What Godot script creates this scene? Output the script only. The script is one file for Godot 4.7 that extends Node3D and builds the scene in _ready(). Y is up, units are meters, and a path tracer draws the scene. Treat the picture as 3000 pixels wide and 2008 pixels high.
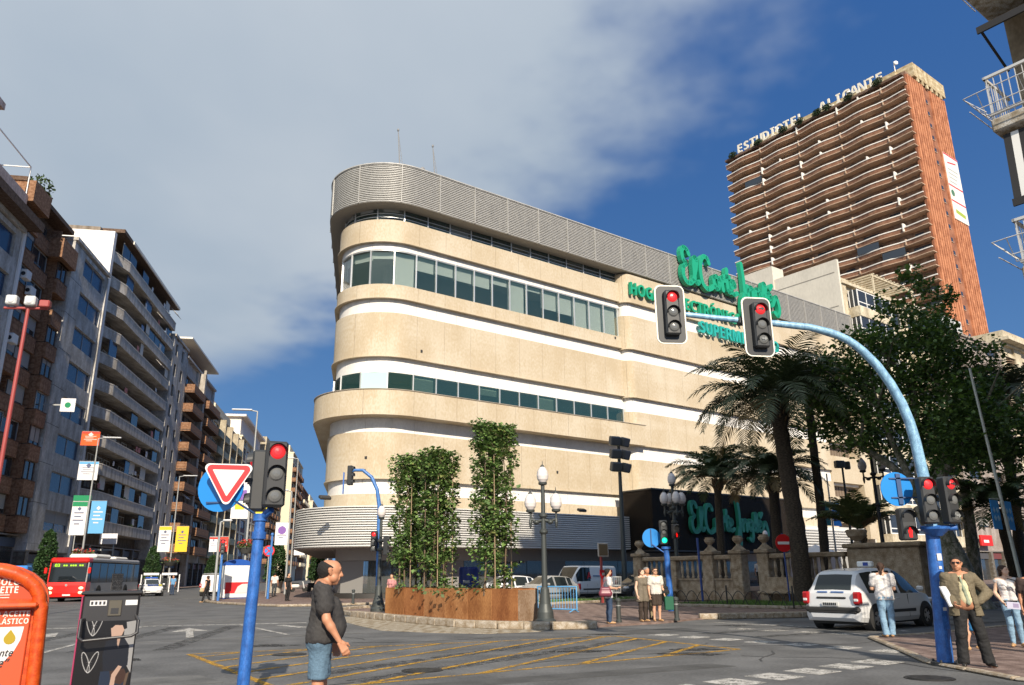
extends Node3D
# A street corner with a rounded department store, a hotel tower, an avenue of apartment blocks, palms and passers-by.
# Two street grids: the avenue along the store front (frame "A": s along the front, w towards the camera side)
# and the side street on the other hand (frame "L": l to the right, f away down the street).
const TURN_A := 0.6544985
const TURN_L := 0.1832596
var rng := RandomNumberGenerator.new()
var taken := {}
var mats := {}
var tex := {}
var shared := {}

func WA(s: float, y: float, w: float) -> Vector3:
	return Vector3(s, y, w).rotated(Vector3.UP, TURN_A)
func WL(l: float, y: float, f: float) -> Vector3:
	return Vector3(l, y, -f).rotated(Vector3.UP, TURN_L)

class Shape:
	var v := PackedVector3Array()
	var n := PackedVector3Array()
	var ix := PackedInt32Array()
	func tri(a: Vector3, b: Vector3, c: Vector3):
		var m := (b - a).cross(c - a).normalized()
		var k := v.size()
		v.append(a); v.append(b); v.append(c)
		n.append(m); n.append(m); n.append(m)
		ix.append(k); ix.append(k + 2); ix.append(k + 1)
	func quad(a: Vector3, b: Vector3, c: Vector3, d: Vector3):
		var m := (c - a).cross(d - b).normalized()
		var k := v.size()
		v.append(a); v.append(b); v.append(c); v.append(d)
		n.append(m); n.append(m); n.append(m); n.append(m)
		ix.append(k); ix.append(k + 2); ix.append(k + 1)
		ix.append(k); ix.append(k + 3); ix.append(k + 2)
	func squad(a: Vector3, b: Vector3, c: Vector3, d: Vector3, na: Vector3, nb: Vector3, nc: Vector3, nd: Vector3):
		var k := v.size()
		v.append(a); v.append(b); v.append(c); v.append(d)
		n.append(na); n.append(nb); n.append(nc); n.append(nd)
		ix.append(k); ix.append(k + 2); ix.append(k + 1)
		ix.append(k); ix.append(k + 3); ix.append(k + 2)
	func bx(x0: float, y0: float, z0: float, x1: float, y1: float, z1: float):
		box(Vector3((x0 + x1) / 2, (y0 + y1) / 2, (z0 + z1) / 2), Vector3(absf(x1 - x0), absf(y1 - y0), absf(z1 - z0)))
		return self
	func box(c: Vector3, s: Vector3, b := Basis.IDENTITY):
		var x := b.x * s.x / 2
		var y := b.y * s.y / 2
		var z := b.z * s.z / 2
		quad(c - x - y + z, c + x - y + z, c + x + y + z, c - x + y + z)
		quad(c + x - y - z, c - x - y - z, c - x + y - z, c + x + y - z)
		quad(c + x - y + z, c + x - y - z, c + x + y - z, c + x + y + z)
		quad(c - x - y - z, c - x - y + z, c - x + y + z, c - x + y - z)
		quad(c - x + y + z, c + x + y + z, c + x + y - z, c - x + y - z)
		quad(c - x - y - z, c + x - y - z, c + x - y + z, c - x - y + z)
		return self
	# a box with chamfered edges
	func cbox(c: Vector3, s: Vector3, e: float, b := Basis.IDENTITY):
		var h := s / 2
		var i := h - Vector3(e, e, e)
		for ax in 3:
			for sg in [-1.0, 1.0]:
				var q: Array[Vector3] = []
				for p in [[-1, -1], [1, -1], [1, 1], [-1, 1]]:
					var t := Vector3.ZERO
					t[ax] = h[ax] * sg
					t[(ax + 1) % 3] = i[(ax + 1) % 3] * p[0] * sg
					t[(ax + 2) % 3] = i[(ax + 2) % 3] * p[1]
					q.append(c + b * t)
				quad(q[0], q[1], q[2], q[3])
		for ax in 3:
			var a1 := (ax + 1) % 3
			var a2 := (ax + 2) % 3
			for s1 in [-1.0, 1.0]:
				for s2 in [-1.0, 1.0]:
					var q: Array[Vector3] = []
					for p in [[-1, 0], [1, 0], [1, 1], [-1, 1]]:
						var t := Vector3.ZERO
						t[ax] = i[ax] * p[0] * s1 * s2
						t[a1] = (h[a1] if p[1] == 0 else i[a1]) * s1
						t[a2] = (i[a2] if p[1] == 0 else h[a2]) * s2
						q.append(c + b * t)
					quad(q[0], q[1], q[2], q[3])
		for s0 in [-1.0, 1.0]:
			for s1 in [-1.0, 1.0]:
				for s2 in [-1.0, 1.0]:
					var g := Vector3(s0, s1, s2)
					var p0 := c + b * (Vector3(h.x, i.y, i.z) * g)
					var p1 := c + b * (Vector3(i.x, h.y, i.z) * g)
					var p2 := c + b * (Vector3(i.x, i.y, h.z) * g)
					if s0 * s1 * s2 > 0: tri(p0, p1, p2)
					else: tri(p0, p2, p1)
		return self
	func cyl(a: Vector3, b: Vector3, r0: float, r1: float, seg := 10, caps := true):
		var d := (b - a).normalized()
		var x := d.cross(Vector3.UP if absf(d.y) < 0.9 else Vector3.RIGHT).normalized()
		var y := d.cross(x)
		for k in seg:
			var t0 := TAU * k / seg
			var t1 := TAU * (k + 1) / seg
			var e0 := x * cos(t0) + y * sin(t0)
			var e1 := x * cos(t1) + y * sin(t1)
			squad(a + e0 * r0, a + e1 * r0, b + e1 * r1, b + e0 * r1, e0, e1, e1, e0)
			if caps:
				if r0 > 0: tri(a, a + e1 * r0, a + e0 * r0)
				if r1 > 0: tri(b, b + e0 * r1, b + e1 * r1)
		return self
	func tube(p: Array, r: Array, seg := 8):
		for k in p.size() - 1:
			cyl(p[k], p[k + 1], r[k] if r.size() > 1 else r[0], r[k + 1] if r.size() > 1 else r[0], seg, k == 0 or k == p.size() - 2)
			if k > 0: ball(p[k], Vector3.ONE * (r[k] if r.size() > 1 else r[0]), seg, 5)
		return self
	func ball(c: Vector3, r: Vector3, seg := 12, rings := 8):
		for j in rings:
			var a0 := PI * j / rings
			var a1 := PI * (j + 1) / rings
			for k in seg:
				var t0 := TAU * k / seg
				var t1 := TAU * (k + 1) / seg
				var p := [Vector3(sin(a0) * cos(t0), cos(a0), sin(a0) * sin(t0)), Vector3(sin(a0) * cos(t1), cos(a0), sin(a0) * sin(t1)), Vector3(sin(a1) * cos(t1), cos(a1), sin(a1) * sin(t1)), Vector3(sin(a1) * cos(t0), cos(a1), sin(a1) * sin(t0))]
				squad(c + p[0] * r, c + p[1] * r, c + p[2] * r, c + p[3] * r, (p[0] / r).normalized(), (p[1] / r).normalized(), (p[2] / r).normalized(), (p[3] / r).normalized())
		return self
	# turned about the upright axis: profile of (radius, height)
	func lathe(o: Vector3, prof: Array, seg := 14, flat := false):
		for j in prof.size() - 1:
			var a: Vector2 = prof[j]
			var b: Vector2 = prof[j + 1]
			var d := (b - a).normalized()
			for k in seg:
				var t0 := TAU * k / seg
				var t1 := TAU * (k + 1) / seg
				var e0 := Vector3(cos(t0), 0, -sin(t0))
				var e1 := Vector3(cos(t1), 0, -sin(t1))
				var up := Vector3.UP
				var p0 := o + e0 * a.x + up * a.y
				var p1 := o + e1 * a.x + up * a.y
				var p2 := o + e1 * b.x + up * b.y
				var p3 := o + e0 * b.x + up * b.y
				if flat: quad(p0, p1, p2, p3)
				else:
					var n0 := (e0 * d.y - up * d.x).normalized()
					var n1 := (e1 * d.y - up * d.x).normalized()
					squad(p0, p1, p2, p3, n0, n1, n1, n0)
		return self
	# polygon (x, y) pushed from z0 to z1, placed by t; counter-clockwise polygons face +z
	func prism(poly: PackedVector2Array, z0: float, z1: float, t := Transform3D.IDENTITY):
		if Geometry2D.is_polygon_clockwise(poly): poly.reverse()
		var q := Geometry2D.triangulate_polygon(poly)
		for k in range(0, q.size(), 3):
			var a := poly[q[k]]
			var b := poly[q[k + 1]]
			var c := poly[q[k + 2]]
			if (b - a).cross(c - a) < 0:
				var s := b
				b = c
				c = s
			tri(t * Vector3(a.x, a.y, z1), t * Vector3(b.x, b.y, z1), t * Vector3(c.x, c.y, z1))
			tri(t * Vector3(a.x, a.y, z0), t * Vector3(c.x, c.y, z0), t * Vector3(b.x, b.y, z0))
		for k in poly.size():
			var a := poly[k]
			var b := poly[(k + 1) % poly.size()]
			quad(t * Vector3(a.x, a.y, z0), t * Vector3(b.x, b.y, z0), t * Vector3(b.x, b.y, z1), t * Vector3(a.x, a.y, z1))
		return self
	func quad2(a: Vector3, b: Vector3, along: Vector3):
		var t := (b - a).cross(along).normalized() * 0.004
		quad(a + t, b + t, b + along + t, a + along + t)
		quad(a - t, a + along - t, b + along - t, b - t)
		return self
	func mesh() -> ArrayMesh:
		var a := []
		a.resize(Mesh.ARRAY_MAX)
		a[Mesh.ARRAY_VERTEX] = v
		a[Mesh.ARRAY_NORMAL] = n
		a[Mesh.ARRAY_INDEX] = ix
		var m := ArrayMesh.new()
		if v.size() > 0: m.add_surface_from_arrays(Mesh.PRIMITIVE_TRIANGLES, a)
		return m

func sh() -> Shape:
	return Shape.new()
# lay polygon (x, z) as a slab between two heights
func slab(poly: Array, y0: float, y1: float) -> Shape:
	var p := PackedVector2Array()
	for q in poly: p.append(Vector2(q.x, -q.y))
	return sh().prism(p, y0, y1, Transform3D(Basis(Vector3(1, 0, 0), Vector3(0, 0, -1), Vector3(0, 1, 0)), Vector3.ZERO))
func part(parent: Node, called: String, shape, mat: Material, label := "") -> MeshInstance3D:
	var o := MeshInstance3D.new()
	o.name = called
	o.mesh = shape.mesh() if shape is Shape else shape
	o.material_override = mat
	parent.add_child(o, true)
	if label: o.set_meta("label", label)
	return o
func numbered(called: String) -> String:
	taken[called] = taken.get(called, -1) + 1
	return called if taken[called] == 0 else "%s_%03d" % [called, taken[called]]
func tag(o: Node, label: String, category: String, group := "", kind := ""):
	o.set_meta("label", label)
	o.set_meta("category", category)
	if group: o.set_meta("group", group)
	if kind: o.set_meta("kind", kind)
func thing(called: String, label: String, category: String, at := Vector3.ZERO, turn := 0.0, group := "") -> Node3D:
	var o := Node3D.new()
	o.name = numbered(called)
	add_child(o)
	o.position = at
	o.rotation.y = turn
	tag(o, label, category, group)
	return o
func setting(called: String, shape, mat: Material, at := Vector3.ZERO, turn := 0.0) -> MeshInstance3D:
	var o := MeshInstance3D.new()
	o.name = numbered(called)
	o.mesh = shape.mesh() if shape is Shape else shape
	o.material_override = mat
	add_child(o)
	o.position = at
	o.rotation.y = turn
	o.set_meta("kind", "structure")
	return o
func copy_of(root: Node3D, called: String, at: Vector3, turn: float, label: String) -> Node3D:
	var r: Node3D = root.duplicate()
	r.name = numbered(called)
	add_child(r)
	r.position = at
	r.rotation.y = turn
	r.set_meta("label", label)
	return r

# ---------- materials ----------
func noise(sd: int, freq: float, oct := 3) -> FastNoiseLite:
	var f := FastNoiseLite.new()
	f.seed = sd
	f.frequency = freq
	f.noise_type = FastNoiseLite.TYPE_SIMPLEX_SMOOTH
	f.fractal_type = FastNoiseLite.FRACTAL_FBM
	f.fractal_octaves = oct
	return f
# grain: a grey multiplier made of a fine and a coarse pattern; streak stretches it upright
func grain(key: String, size: int, fine: float, coarse: float, dark: float, streak := 1.0, tint := Color(1, 1, 1), speck := 0.0) -> ImageTexture:
	if tex.has(key): return tex[key]
	var a := noise(hash(key) % 1000, 1.0, 4)
	var im := Image.create(size, size, false, Image.FORMAT_RGB8)
	var r := RandomNumberGenerator.new()
	r.seed = hash(key)
	for y in size:
		for x in size:
			# the pattern closes on itself: walk two circles in four dimensions is dear, so mirror the sheet instead
			var u := float(x if x < size / 2 else size - 1 - x) / size
			var w := float(y if y < size / 2 else size - 1 - y) / size
			var g := a.get_noise_2d(u * fine, w * fine / streak) * 0.55 + a.get_noise_2d(u * coarse + 50.0, w * coarse / streak) * 0.75 + r.randf_range(-speck, speck)
			var m := clampf(1.0 - dark * 0.5 + dark * g, 0.0, 1.0)
			im.set_pixel(x, y, Color(m, m, m) if tint == Color(1, 1, 1) else Color(m, m, m).lerp(Color(m * tint.r, m * tint.g, m * tint.b), clampf(0.5 - g * 1.6, 0, 1)))
	im.generate_mipmaps()
	tex[key] = ImageTexture.create_from_image(im)
	return tex[key]
func mat(key: String, c := Color(1, 1, 1), rough := 0.8, metal := 0.0, t: Texture2D = null, scale := 0.2, bump := 0.0) -> StandardMaterial3D:
	if mats.has(key): return mats[key]
	var m := StandardMaterial3D.new()
	m.albedo_color = c.linear_to_srgb()
	m.roughness = rough
	m.metallic = metal
	if t:
		m.albedo_texture = t
		m.uv1_triplanar = true
		m.uv1_world_triplanar = true
		m.uv1_scale = Vector3.ONE * scale
		if bump > 0:
			m.heightmap_enabled = true
			m.heightmap_texture = t
			m.heightmap_scale = bump
	mats[key] = m
	return m
func glass(key: String, c: Color, alpha: float, rough := 0.03) -> StandardMaterial3D:
	if mats.has(key): return mats[key]
	var m := StandardMaterial3D.new()
	m.albedo_color = c.linear_to_srgb()
	m.albedo_color.a = alpha
	m.transparency = BaseMaterial3D.TRANSPARENCY_ALPHA
	m.roughness = rough
	mats[key] = m
	return m
func glow(key: String, c: Color, e: float) -> StandardMaterial3D:
	if mats.has(key): return mats[key]
	var m := StandardMaterial3D.new()
	m.albedo_color = c
	m.emission_enabled = true
	m.emission = c
	m.emission_energy_multiplier = e
	m.roughness = 0.3
	mats[key] = m
	return m
func words(parent: Node, called: String, text: String, size: float, depth: float, mat_: Material, at: Vector3, b := Basis.IDENTITY, bold := true, width := 0.0) -> MeshInstance3D:
	var key := "font_bold" if bold else "font"
	if not shared.has(key):
		var f := SystemFont.new()
		f.font_names = PackedStringArray(["Droid Sans"])
		f.font_weight = 700 if bold else 400
		shared[key] = f
	var t := TextMesh.new()
	t.font = shared[key]
	t.text = text
	t.font_size = 48
	t.pixel_size = size / 34.0
	t.depth = depth
	t.curve_step = 4.0
	var o := part(parent, called, t, mat_)
	var sx := 1.0
	if width > 0: sx = width / maxf(t.get_aabb().size.x, 0.01)
	o.transform = Transform3D(b * Basis.from_scale(Vector3(sx, 1, 1)), at)
	return o

# ---------- sky ----------
const SUN_AT := Vector3(0.193, 0.515, 0.835)
func make_sky() -> ImageTexture:
	var W := 2048
	var H := 1024
	var im := Image.create(W, H, false, Image.FORMAT_RGBF)
	var big := noise(11, 1.0, 5)
	var wisp := noise(29, 1.0, 5)
	im.fill(Color(0.11, 0.115, 0.12))
	for y in H / 2 + 2:
		var el := PI * (0.5 - (y + 0.5) / H)
		var se := maxf(sin(el), 0.0)
		var air := Color(0.022, 0.078, 0.235).lerp(Color(0.13, 0.28, 0.50), pow(1.0 - se, 3.4))
		for x in W:
			var ph := TAU * (x + 0.5) / W
			var d := Vector3(sin(ph) * cos(el), sin(el), -cos(ph) * cos(el))
			# the cloud layer lies flat above the town: look it up where the ray meets it
			var p := Vector2(d.x, d.z) / maxf(se, 0.06)
			# one large bank of cloud whose edge runs away from the camera, with a ragged rim
			var g := 0.40 - 0.80 * maxf(0.0, -p.y - 1.65)
			var q := p * 1.1
			var nz := big.get_noise_3d(q.x + 3.0, q.y, 0.0) * 0.55 + big.get_noise_3d(q.x * 3.3, q.y * 3.3, 4.0) * 0.30 + big.get_noise_3d(q.x * 9.0, q.y * 9.0, 8.0) * 0.12
			var thick := (g - p.x) * 0.9 + nz * 0.50
			var cov := smoothstep(-0.22, 0.42, thick)
			cov *= 1.0 - smoothstep(3.3, 4.6, -p.y + nz * 0.8) * 0.85
			var lit := 0.50 + 0.42 * wisp.get_noise_3d(p.x * 0.6, p.y * 0.45, 1.0) + 0.10 * wisp.get_noise_3d(p.x * 2.2, p.y * 1.4, 7.0)
			var cl := Color(0.245, 0.31, 0.385).lerp(Color(0.43, 0.465, 0.50), clampf(lit * 1.15 - 0.1, 0, 1))
			# cloud and air brightened towards the sun, added to lift fill on shaded fronts
			var near := pow(clampf(0.5 + 0.5 * d.dot(SUN_AT), 0.0, 1.0), 3.0)
			im.set_pixel(x, y, (air * (1.0 + 0.8 * near)).lerp(cl * (1.0 + 1.1 * near), cov * 0.95))
	return ImageTexture.create_from_image(im)

func camera_and_light():
	var cam := Camera3D.new()
	cam.name = "camera"
	cam.fov = 47.376
	cam.near = 0.1
	cam.far = 5000.0
	add_child(cam)
	cam.position = Vector3(0, 1.58, 0)
	cam.basis = Basis(Vector3.RIGHT, deg_to_rad(16.52)) * Basis(Vector3.BACK, deg_to_rad(-0.55))
	cam.current = true
	var we := WorldEnvironment.new()
	we.name = "world_environment"
	var e := Environment.new()
	e.background_mode = Environment.BG_SKY
	var sky := Sky.new()
	var pm := PanoramaSkyMaterial.new()
	pm.panorama = make_sky()
	pm.energy_multiplier = 1.0
	sky.sky_material = pm
	e.sky = sky
	e.ambient_light_source = Environment.AMBIENT_SOURCE_SKY
	e.tonemap_mode = Environment.TONE_MAPPER_LINEAR
	e.tonemap_exposure = 1.4
	e.sdfgi_enabled = true
	e.ssao_enabled = true
	e.ssil_enabled = true
	we.environment = e
	add_child(we)
	var sun := DirectionalLight3D.new()
	sun.name = "sun"
	sun.light_energy = 1.6
	sun.light_color = Color(1.0, 0.945, 0.86)
	sun.light_angular_distance = 0.5
	sun.shadow_enabled = true
	add_child(sun)
	# the sun stands behind the camera, a little to the right, thirty degrees up
	var az := deg_to_rad(-13.0)
	var el := deg_to_rad(31.0)
	var dir := Vector3(sin(az) * cos(el), -sin(el), -cos(az) * cos(el))
	sun.basis = Basis.looking_at(dir, Vector3.UP)

# ---------- ground ----------
func A2(p: Array) -> Array:
	var r := []
	for q in p:
		var g := WA(q[0], 0, q[1])
		r.append(Vector2(g.x, g.z))
	return r
func L2(p: Array) -> Array:
	var r := []
	for q in p:
		var g := WL(q[0], 0, q[1])
		r.append(Vector2(g.x, g.z))
	return r
# kerb stones along a run of points (world x, z)
func kerb(parent: Node, pts: Array, h: float, wd: float, m: Material, stone := 1.0, base := 0.0):
	for k in pts.size() - 1:
		var a := Vector3(pts[k].x, 0, pts[k].y)
		var b := Vector3(pts[k + 1].x, 0, pts[k + 1].y)
		var d := (b - a).normalized()
		var len := a.distance_to(b)
		var cnt := maxi(1, int(round(len / stone)))
		for i in cnt:
			var c := a.lerp(b, (i + 0.5) / cnt)
			var s := sh()
			s.cbox(Vector3(0, base + h / 2 + rng.randf_range(-0.004, 0.004), 0), Vector3(len / cnt - 0.012, h, wd), 0.025)
			var o := part(parent, "kerb_stone", s, m)
			o.position = c
			o.rotation.y = atan2(-d.z, d.x) + rng.randf_range(-0.006, 0.006)
func stripe(parent: Node, called: String, a: Vector2, b: Vector2, wd: float, m: Material, y := 0.005):
	var d := (b - a).normalized()
	var nn := Vector2(-d.y, d.x) * wd / 2
	var s := sh()
	var t := (b - a).length()
	var cnt := maxi(1, int(t / 1.5))
	for i in cnt:
		var p := a.lerp(b, float(i) / cnt)
		var q := a.lerp(b, float(i + 1) / cnt)
		s.quad(Vector3(p.x + nn.x, y, p.y + nn.y), Vector3(q.x + nn.x, y, q.y + nn.y), Vector3(q.x - nn.x, y, q.y - nn.y), Vector3(p.x - nn.x, y, p.y - nn.y))
	return part(parent, called, s, m)
func mark_group(called: String) -> Node3D:
	var o := Node3D.new()
	o.name = numbered(called)
	add_child(o)
	o.set_meta("kind", "structure")
	return o
func worn_paint(key: String, c: Color, wear: float) -> StandardMaterial3D:
	if mats.has(key): return mats[key]
	var size := 512
	var im := Image.create(size, size, false, Image.FORMAT_RGBA8)
	var f := noise(77, 1.0, 4)
	var f2 := noise(78, 1.0, 2)
	for y in size:
		for x in size:
			var u := float(x if x < size / 2 else size - 1 - x)
			var w := float(y if y < size / 2 else size - 1 - y)
			var g := f.get_noise_2d(u * 0.11, w * 0.11) * 0.8 + f2.get_noise_2d(u * 0.02, w * 0.02) * 0.7
			var al := clampf(0.86 + g * 1.35 - wear, 0.0, 1.0)
			var k := 1.0 + g * 0.16
			im.set_pixel(x, y, Color(clampf(c.r * k, 0, 1), clampf(c.g * k, 0, 1), clampf(c.b * k, 0, 1), al))
	var m := StandardMaterial3D.new()
	m.albedo_texture = ImageTexture.create_from_image(im)
	m.transparency = BaseMaterial3D.TRANSPARENCY_ALPHA
	m.roughness = 0.85
	m.uv1_triplanar = true
	m.uv1_world_triplanar = true
	m.uv1_scale = Vector3.ONE * 0.37
	mats[key] = m
	return m

func build_ground():
	var asphalt := mat("asphalt", Color(0.130, 0.131, 0.132), 0.82, 0.0, grain("asphalt", 1024, 240.0, 11.0, 0.26, 1.0, Color(1, 1, 1), 0.16), 0.05)
	var s := sh()
	s.quad(Vector3(-2500, 0, 2500), Vector3(2500, 0, 2500), Vector3(2500, 0, -2500), Vector3(-2500, 0, -2500))
	setting("ground", s, asphalt)
	var patch := mat("asphalt_patch", Color(0.085, 0.085, 0.084), 0.85, 0.0, grain("asphalt"  , 1024, 1, 1, 1), 0.11)
	var patch2 := mat("asphalt_light", Color(0.142, 0.141, 0.137), 0.8, 0.0, grain("asphalt", 1024, 1, 1, 1), 0.13)
	# resurfaced strips and trench patches
	var rp := [[[[16.6, -16.9], [19.0, -16.7], [18.6, -15.2], [16.3, -15.6]], patch], [[[2.0, -11.9], [2.2, -11.2], [12.0, -9.3], [12.0, -9.9]], patch], [[[-4, -24], [-3.2, -24.4], [11, -21.8], [11, -21.4]], patch2], [[[-8, -30], [-8, -32], [10, -33], [12, -30]], patch2], [[[0.5, -15.2], [4.4, -14.5], [4.4, -13.2], [0.5, -13.9]], patch2]]
	for k in rp.size():
		setting("road_patch", slab(A2(rp[k][0]), 0.0015, 0.0035 + 0.0004 * k), rp[k][1])
	# cracks sealed with bitumen, oil stains, tyre-blackened braking strips
	var seal := mat("bitumen", Color(0.045, 0.045, 0.046), 0.6)
	var g9 := RandomNumberGenerator.new()
	g9.seed = 12
	for k in 15:
		var p := Vector2(g9.randf_range(-11, 9), g9.randf_range(-33, -12))
		var dr := Vector2.RIGHT.rotated(g9.randf_range(-0.5, 0.3) if k % 3 else g9.randf_range(0, PI))
		var line := sh()
		var y := 0.0042 + 0.0001 * k
		for j in g9.randi_range(6, 16):
			dr = dr.rotated(g9.randf_range(-0.35, 0.35))
			var q := p + dr * g9.randf_range(0.25, 0.6)
			var w := Vector2(-dr.y, dr.x) * g9.randf_range(0.012, 0.03)
			line.quad(Vector3(p.x + w.x, y, p.y + w.y), Vector3(q.x + w.x, y, q.y + w.y), Vector3(q.x - w.x, y, q.y - w.y), Vector3(p.x - w.x, y, p.y - w.y))
			p = q
		setting("crack_seal", line, seal)
	var stain := worn_paint("oil_stain", Color(0.17, 0.17, 0.17), 0.5)
	for k in 12:
		var c := Vector2(g9.randf_range(-9, 8), g9.randf_range(-30, -12.5))
		var pol := []
		for j in 12: pol.append(c + Vector2(cos(TAU * j / 12) * g9.randf_range(0.3, 0.9), sin(TAU * j / 12) * g9.randf_range(0.15, 0.4)))
		setting("oil_stain", slab(pol, 0.0036, 0.0056 + 0.0001 * k), stain)
	var tyre := worn_paint("tyre_mark", Color(0.20, 0.20, 0.20), 0.62)
	for q in [[[-6.2, 20.0], [-6.0, 29.0]], [[-4.4, 20.0], [-4.2, 29.0]], [[-10.2, 20.0], [-10.0, 29.0]], [[-8.4, 20.0], [-8.2, 29.0]]]:
		var ab := L2(q)
		stripe(self if false else mark_group("tyre_track"), "track", ab[0], ab[1], 0.45, tyre, 0.0046)
	for q in [[[6.0, -13.2], [15.0, -16.0]], [[6.0, -11.9], [15.0, -14.6]], [[17.5, -14.6], [30.0, -12.6]], [[17.5, -13.0], [30.0, -11.0]]]:
		var ab := A2(q)
		stripe(mark_group("tyre_track"), "track", ab[0], ab[1], 0.45, tyre, 0.0048)
	# covers in the road
	var iron := mat("cast_iron", Color(0.07, 0.068, 0.065), 0.6, 0.5, grain("iron", 256, 60, 8, 0.5), 0.8)
	for q in [[6.3, -12.85], [-4.75, -17.6], [-1.6, -14.5], [9.3, -15.3]]:
		var o := thing("manhole_cover", ["round iron manhole cover set in the asphalt near the dashed crossing", "round iron manhole cover beside the corner of the yellow box", "round iron manhole cover inside the yellow hatched box", "round iron manhole cover between kerb point and crossing squares"][[6.3, -4.75, -1.6, 9.3].find(q[0])], "manhole cover", Vector3(q[0], 0.002, q[1]))
		var c := sh()
		c.cyl(Vector3(0, 0, 0), Vector3(0, 0.008, 0), 0.36, 0.355, 24)
		part(o, "rim", c, iron)
		c = sh()
		c.cyl(Vector3(0, 0, 0), Vector3(0, 0.0125, 0), 0.31, 0.305, 24)
		part(o, "lid", c, iron)
	# --- pavements
	var pave := mat("pavement", Color(0.255, 0.185, 0.16), 0.85, 0.0, grain("pavement", 512, 80, 6, 0.35, 1, Color(0.95, 0.9, 0.88), 0.08), 0.35)
	var pave_b := mat("pavement_b", Color(0.225, 0.165, 0.145), 0.85, 0.0, grain("pavement", 512, 1, 1, 1), 0.4)
	var pave_c := mat("pavement_c", Color(0.28, 0.205, 0.178), 0.85, 0.0, grain("pavement", 512, 1, 1, 1), 0.3)
	var bed := mat("joint_sand", Color(0.16, 0.125, 0.11), 0.95, 0.0, grain("pavement", 512, 1, 1, 1), 0.5)
	var stone := mat("kerb_stone", Color(0.46, 0.41, 0.345), 0.8, 0.0, grain("kerb", 512, 60, 8, 0.28, 1, Color(0.9, 0.82, 0.7), 0.06), 0.6)
	var conc := mat("gutter_concrete", Color(0.42, 0.385, 0.32), 0.85, 0.0, grain("kerb", 512, 1, 1, 1), 0.4)
	# store pavement, round the corner into the side street
	var e := A2([[120, -41.6], [21.5, -41.6], [18.6, -41.8], [16.9, -42.8]])
	var e2 := L2([[-5.6, 47.5], [-8.6, 52.5], [-10.3, 57.0], [-10.4, 63], [-10.4, 420]])
	var poly := e + e2 + L2([[6, 420]]) + A2([[120, -60]])
	setting("pavement", slab(poly, -0.05, 0.10), pave)
	var kg := mark_group("kerb")
	kerb(kg, (A2([[52, -41.5]]) + e.slice(1) + e2.slice(0, 4)), 0.13, 0.16, stone)
	stripe(kg, "far_kerb", e2[3], e2[4], 0.16, stone, 0.106)
	# the promenade with the planter nose
	var isl := A2([[15.05, -30.2], [14.75, -27.6], [14.45, -24.0], [14.35, -21.6], [14.75, -20.0], [15.7, -18.7], [16.9, -18.05]])
	var low := A2([[17.3, -18.45], [20.0, -18.3], [22.6, -18.9]])
	var rest := A2([[23.2, -18.6], [26, -17.2], [31, -16.6], [36, -16.0], [120, -15.6], [120, -35.8], [30, -35.8], [24, -36.2], [18.5, -36.2], [16.2, -34.6]])
	setting("pavement", slab(isl + low + rest, -0.05, 0.06), pave)
	var kn := mark_group("kerb")
	kerb(kn, isl, 0.23, 0.32, stone, 1.0)
	kerb(kn, A2([[22.7, -19.0], [23.2, -18.6], [26, -17.2], [31, -16.6], [36, -16.0], [44, -15.95]]), 0.2, 0.25, stone, 1.0)
	kerb(kn, A2([[44, -35.9], [30, -35.9], [24, -36.3], [18.5, -36.3], [16.2, -34.7], [15.05, -30.2]]), 0.18, 0.2, stone, 1.2)
	# pale concrete gutter apron round the planter nose
	setting("gutter", slab(isl.slice(0, 6) + A2([[14.9, -18.3], [13.4, -18.7], [12.5, -20.1], [11.9, -22.1], [12.4, -24.4], [13.2, -27.4], [13.7, -30.0]]), 0.0, 0.012), conc)
	# lawn and hedge bed before the balustrade
	var kb := mark_group("kerb")
	var lawn := A2([[29.5, -26.6], [30.2, -20.6], [33.6, -19.0], [34.8, -19.2], [34.9, -26.8]])
	setting("lawn", slab(lawn, 0.05, 0.16), mat("soil_turf", Color(0.045, 0.075, 0.022), 0.95, 0.0, grain("turf", 512, 120, 9, 0.6), 0.5))
	kerb(kb, [lawn[4], lawn[0], lawn[1], lawn[2], lawn[3]], 0.14, 0.15, stone, 0.9, 0.05)
	var lawn2 := A2([[26.5, -35.2], [26.9, -32.2], [35.5, -32.6], [35.5, -35.2]])
	setting("lawn", slab(lawn2, 0.05, 0.16), mats["soil_turf"])
	kerb(kb, [lawn2[3], lawn2[2], lawn2[1], lawn2[0]], 0.14, 0.15, stone, 0.9, 0.05)
	# pavement at the foot of the near block
	var rp2 := A2([[60, -9.2], [21.5, -10.3], [19.2, -10.7], [16.6, -8.6], [14.9, -7.25], [13.6, -5.4], [12.3, 0.0], [12.3, 30], [60, 30]])
	setting("pavement", slab(rp2, -0.05, 0.03), pave)
	var kr := mark_group("kerb")
	kerb(kr, A2([[40, -9.85], [21.5, -10.4], [19.2, -10.8], [16.6, -8.7], [14.8, -7.3], [13.5, -5.4], [12.2, 0.0]]), 0.055, 0.18, stone, 1.0)
	# pavement where the camera stands
	var cp := [Vector2(-40, -9.9), Vector2(-1.0, -9.4), Vector2(1.0, -6.5), Vector2(1.6, 6), Vector2(-40, 6)]
	setting("pavement", slab(cp, -0.05, 0.10), pave)
	var kc := mark_group("kerb")
	kerb(kc, cp.slice(0, 4), 0.12, 0.16, stone)
	# far side of the side street
	setting("pavement", slab(L2([[-25.6, 40], [-25.6, 420], [-34, 420], [-34, 40]]), -0.05, 0.12), pave_b)
	var kf := mark_group("kerb")
	stripe(kf, "far_kerb", L2([[-25.6, 40]])[0], L2([[-25.6, 420]])[0], 0.3, stone, 0.126)
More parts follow.
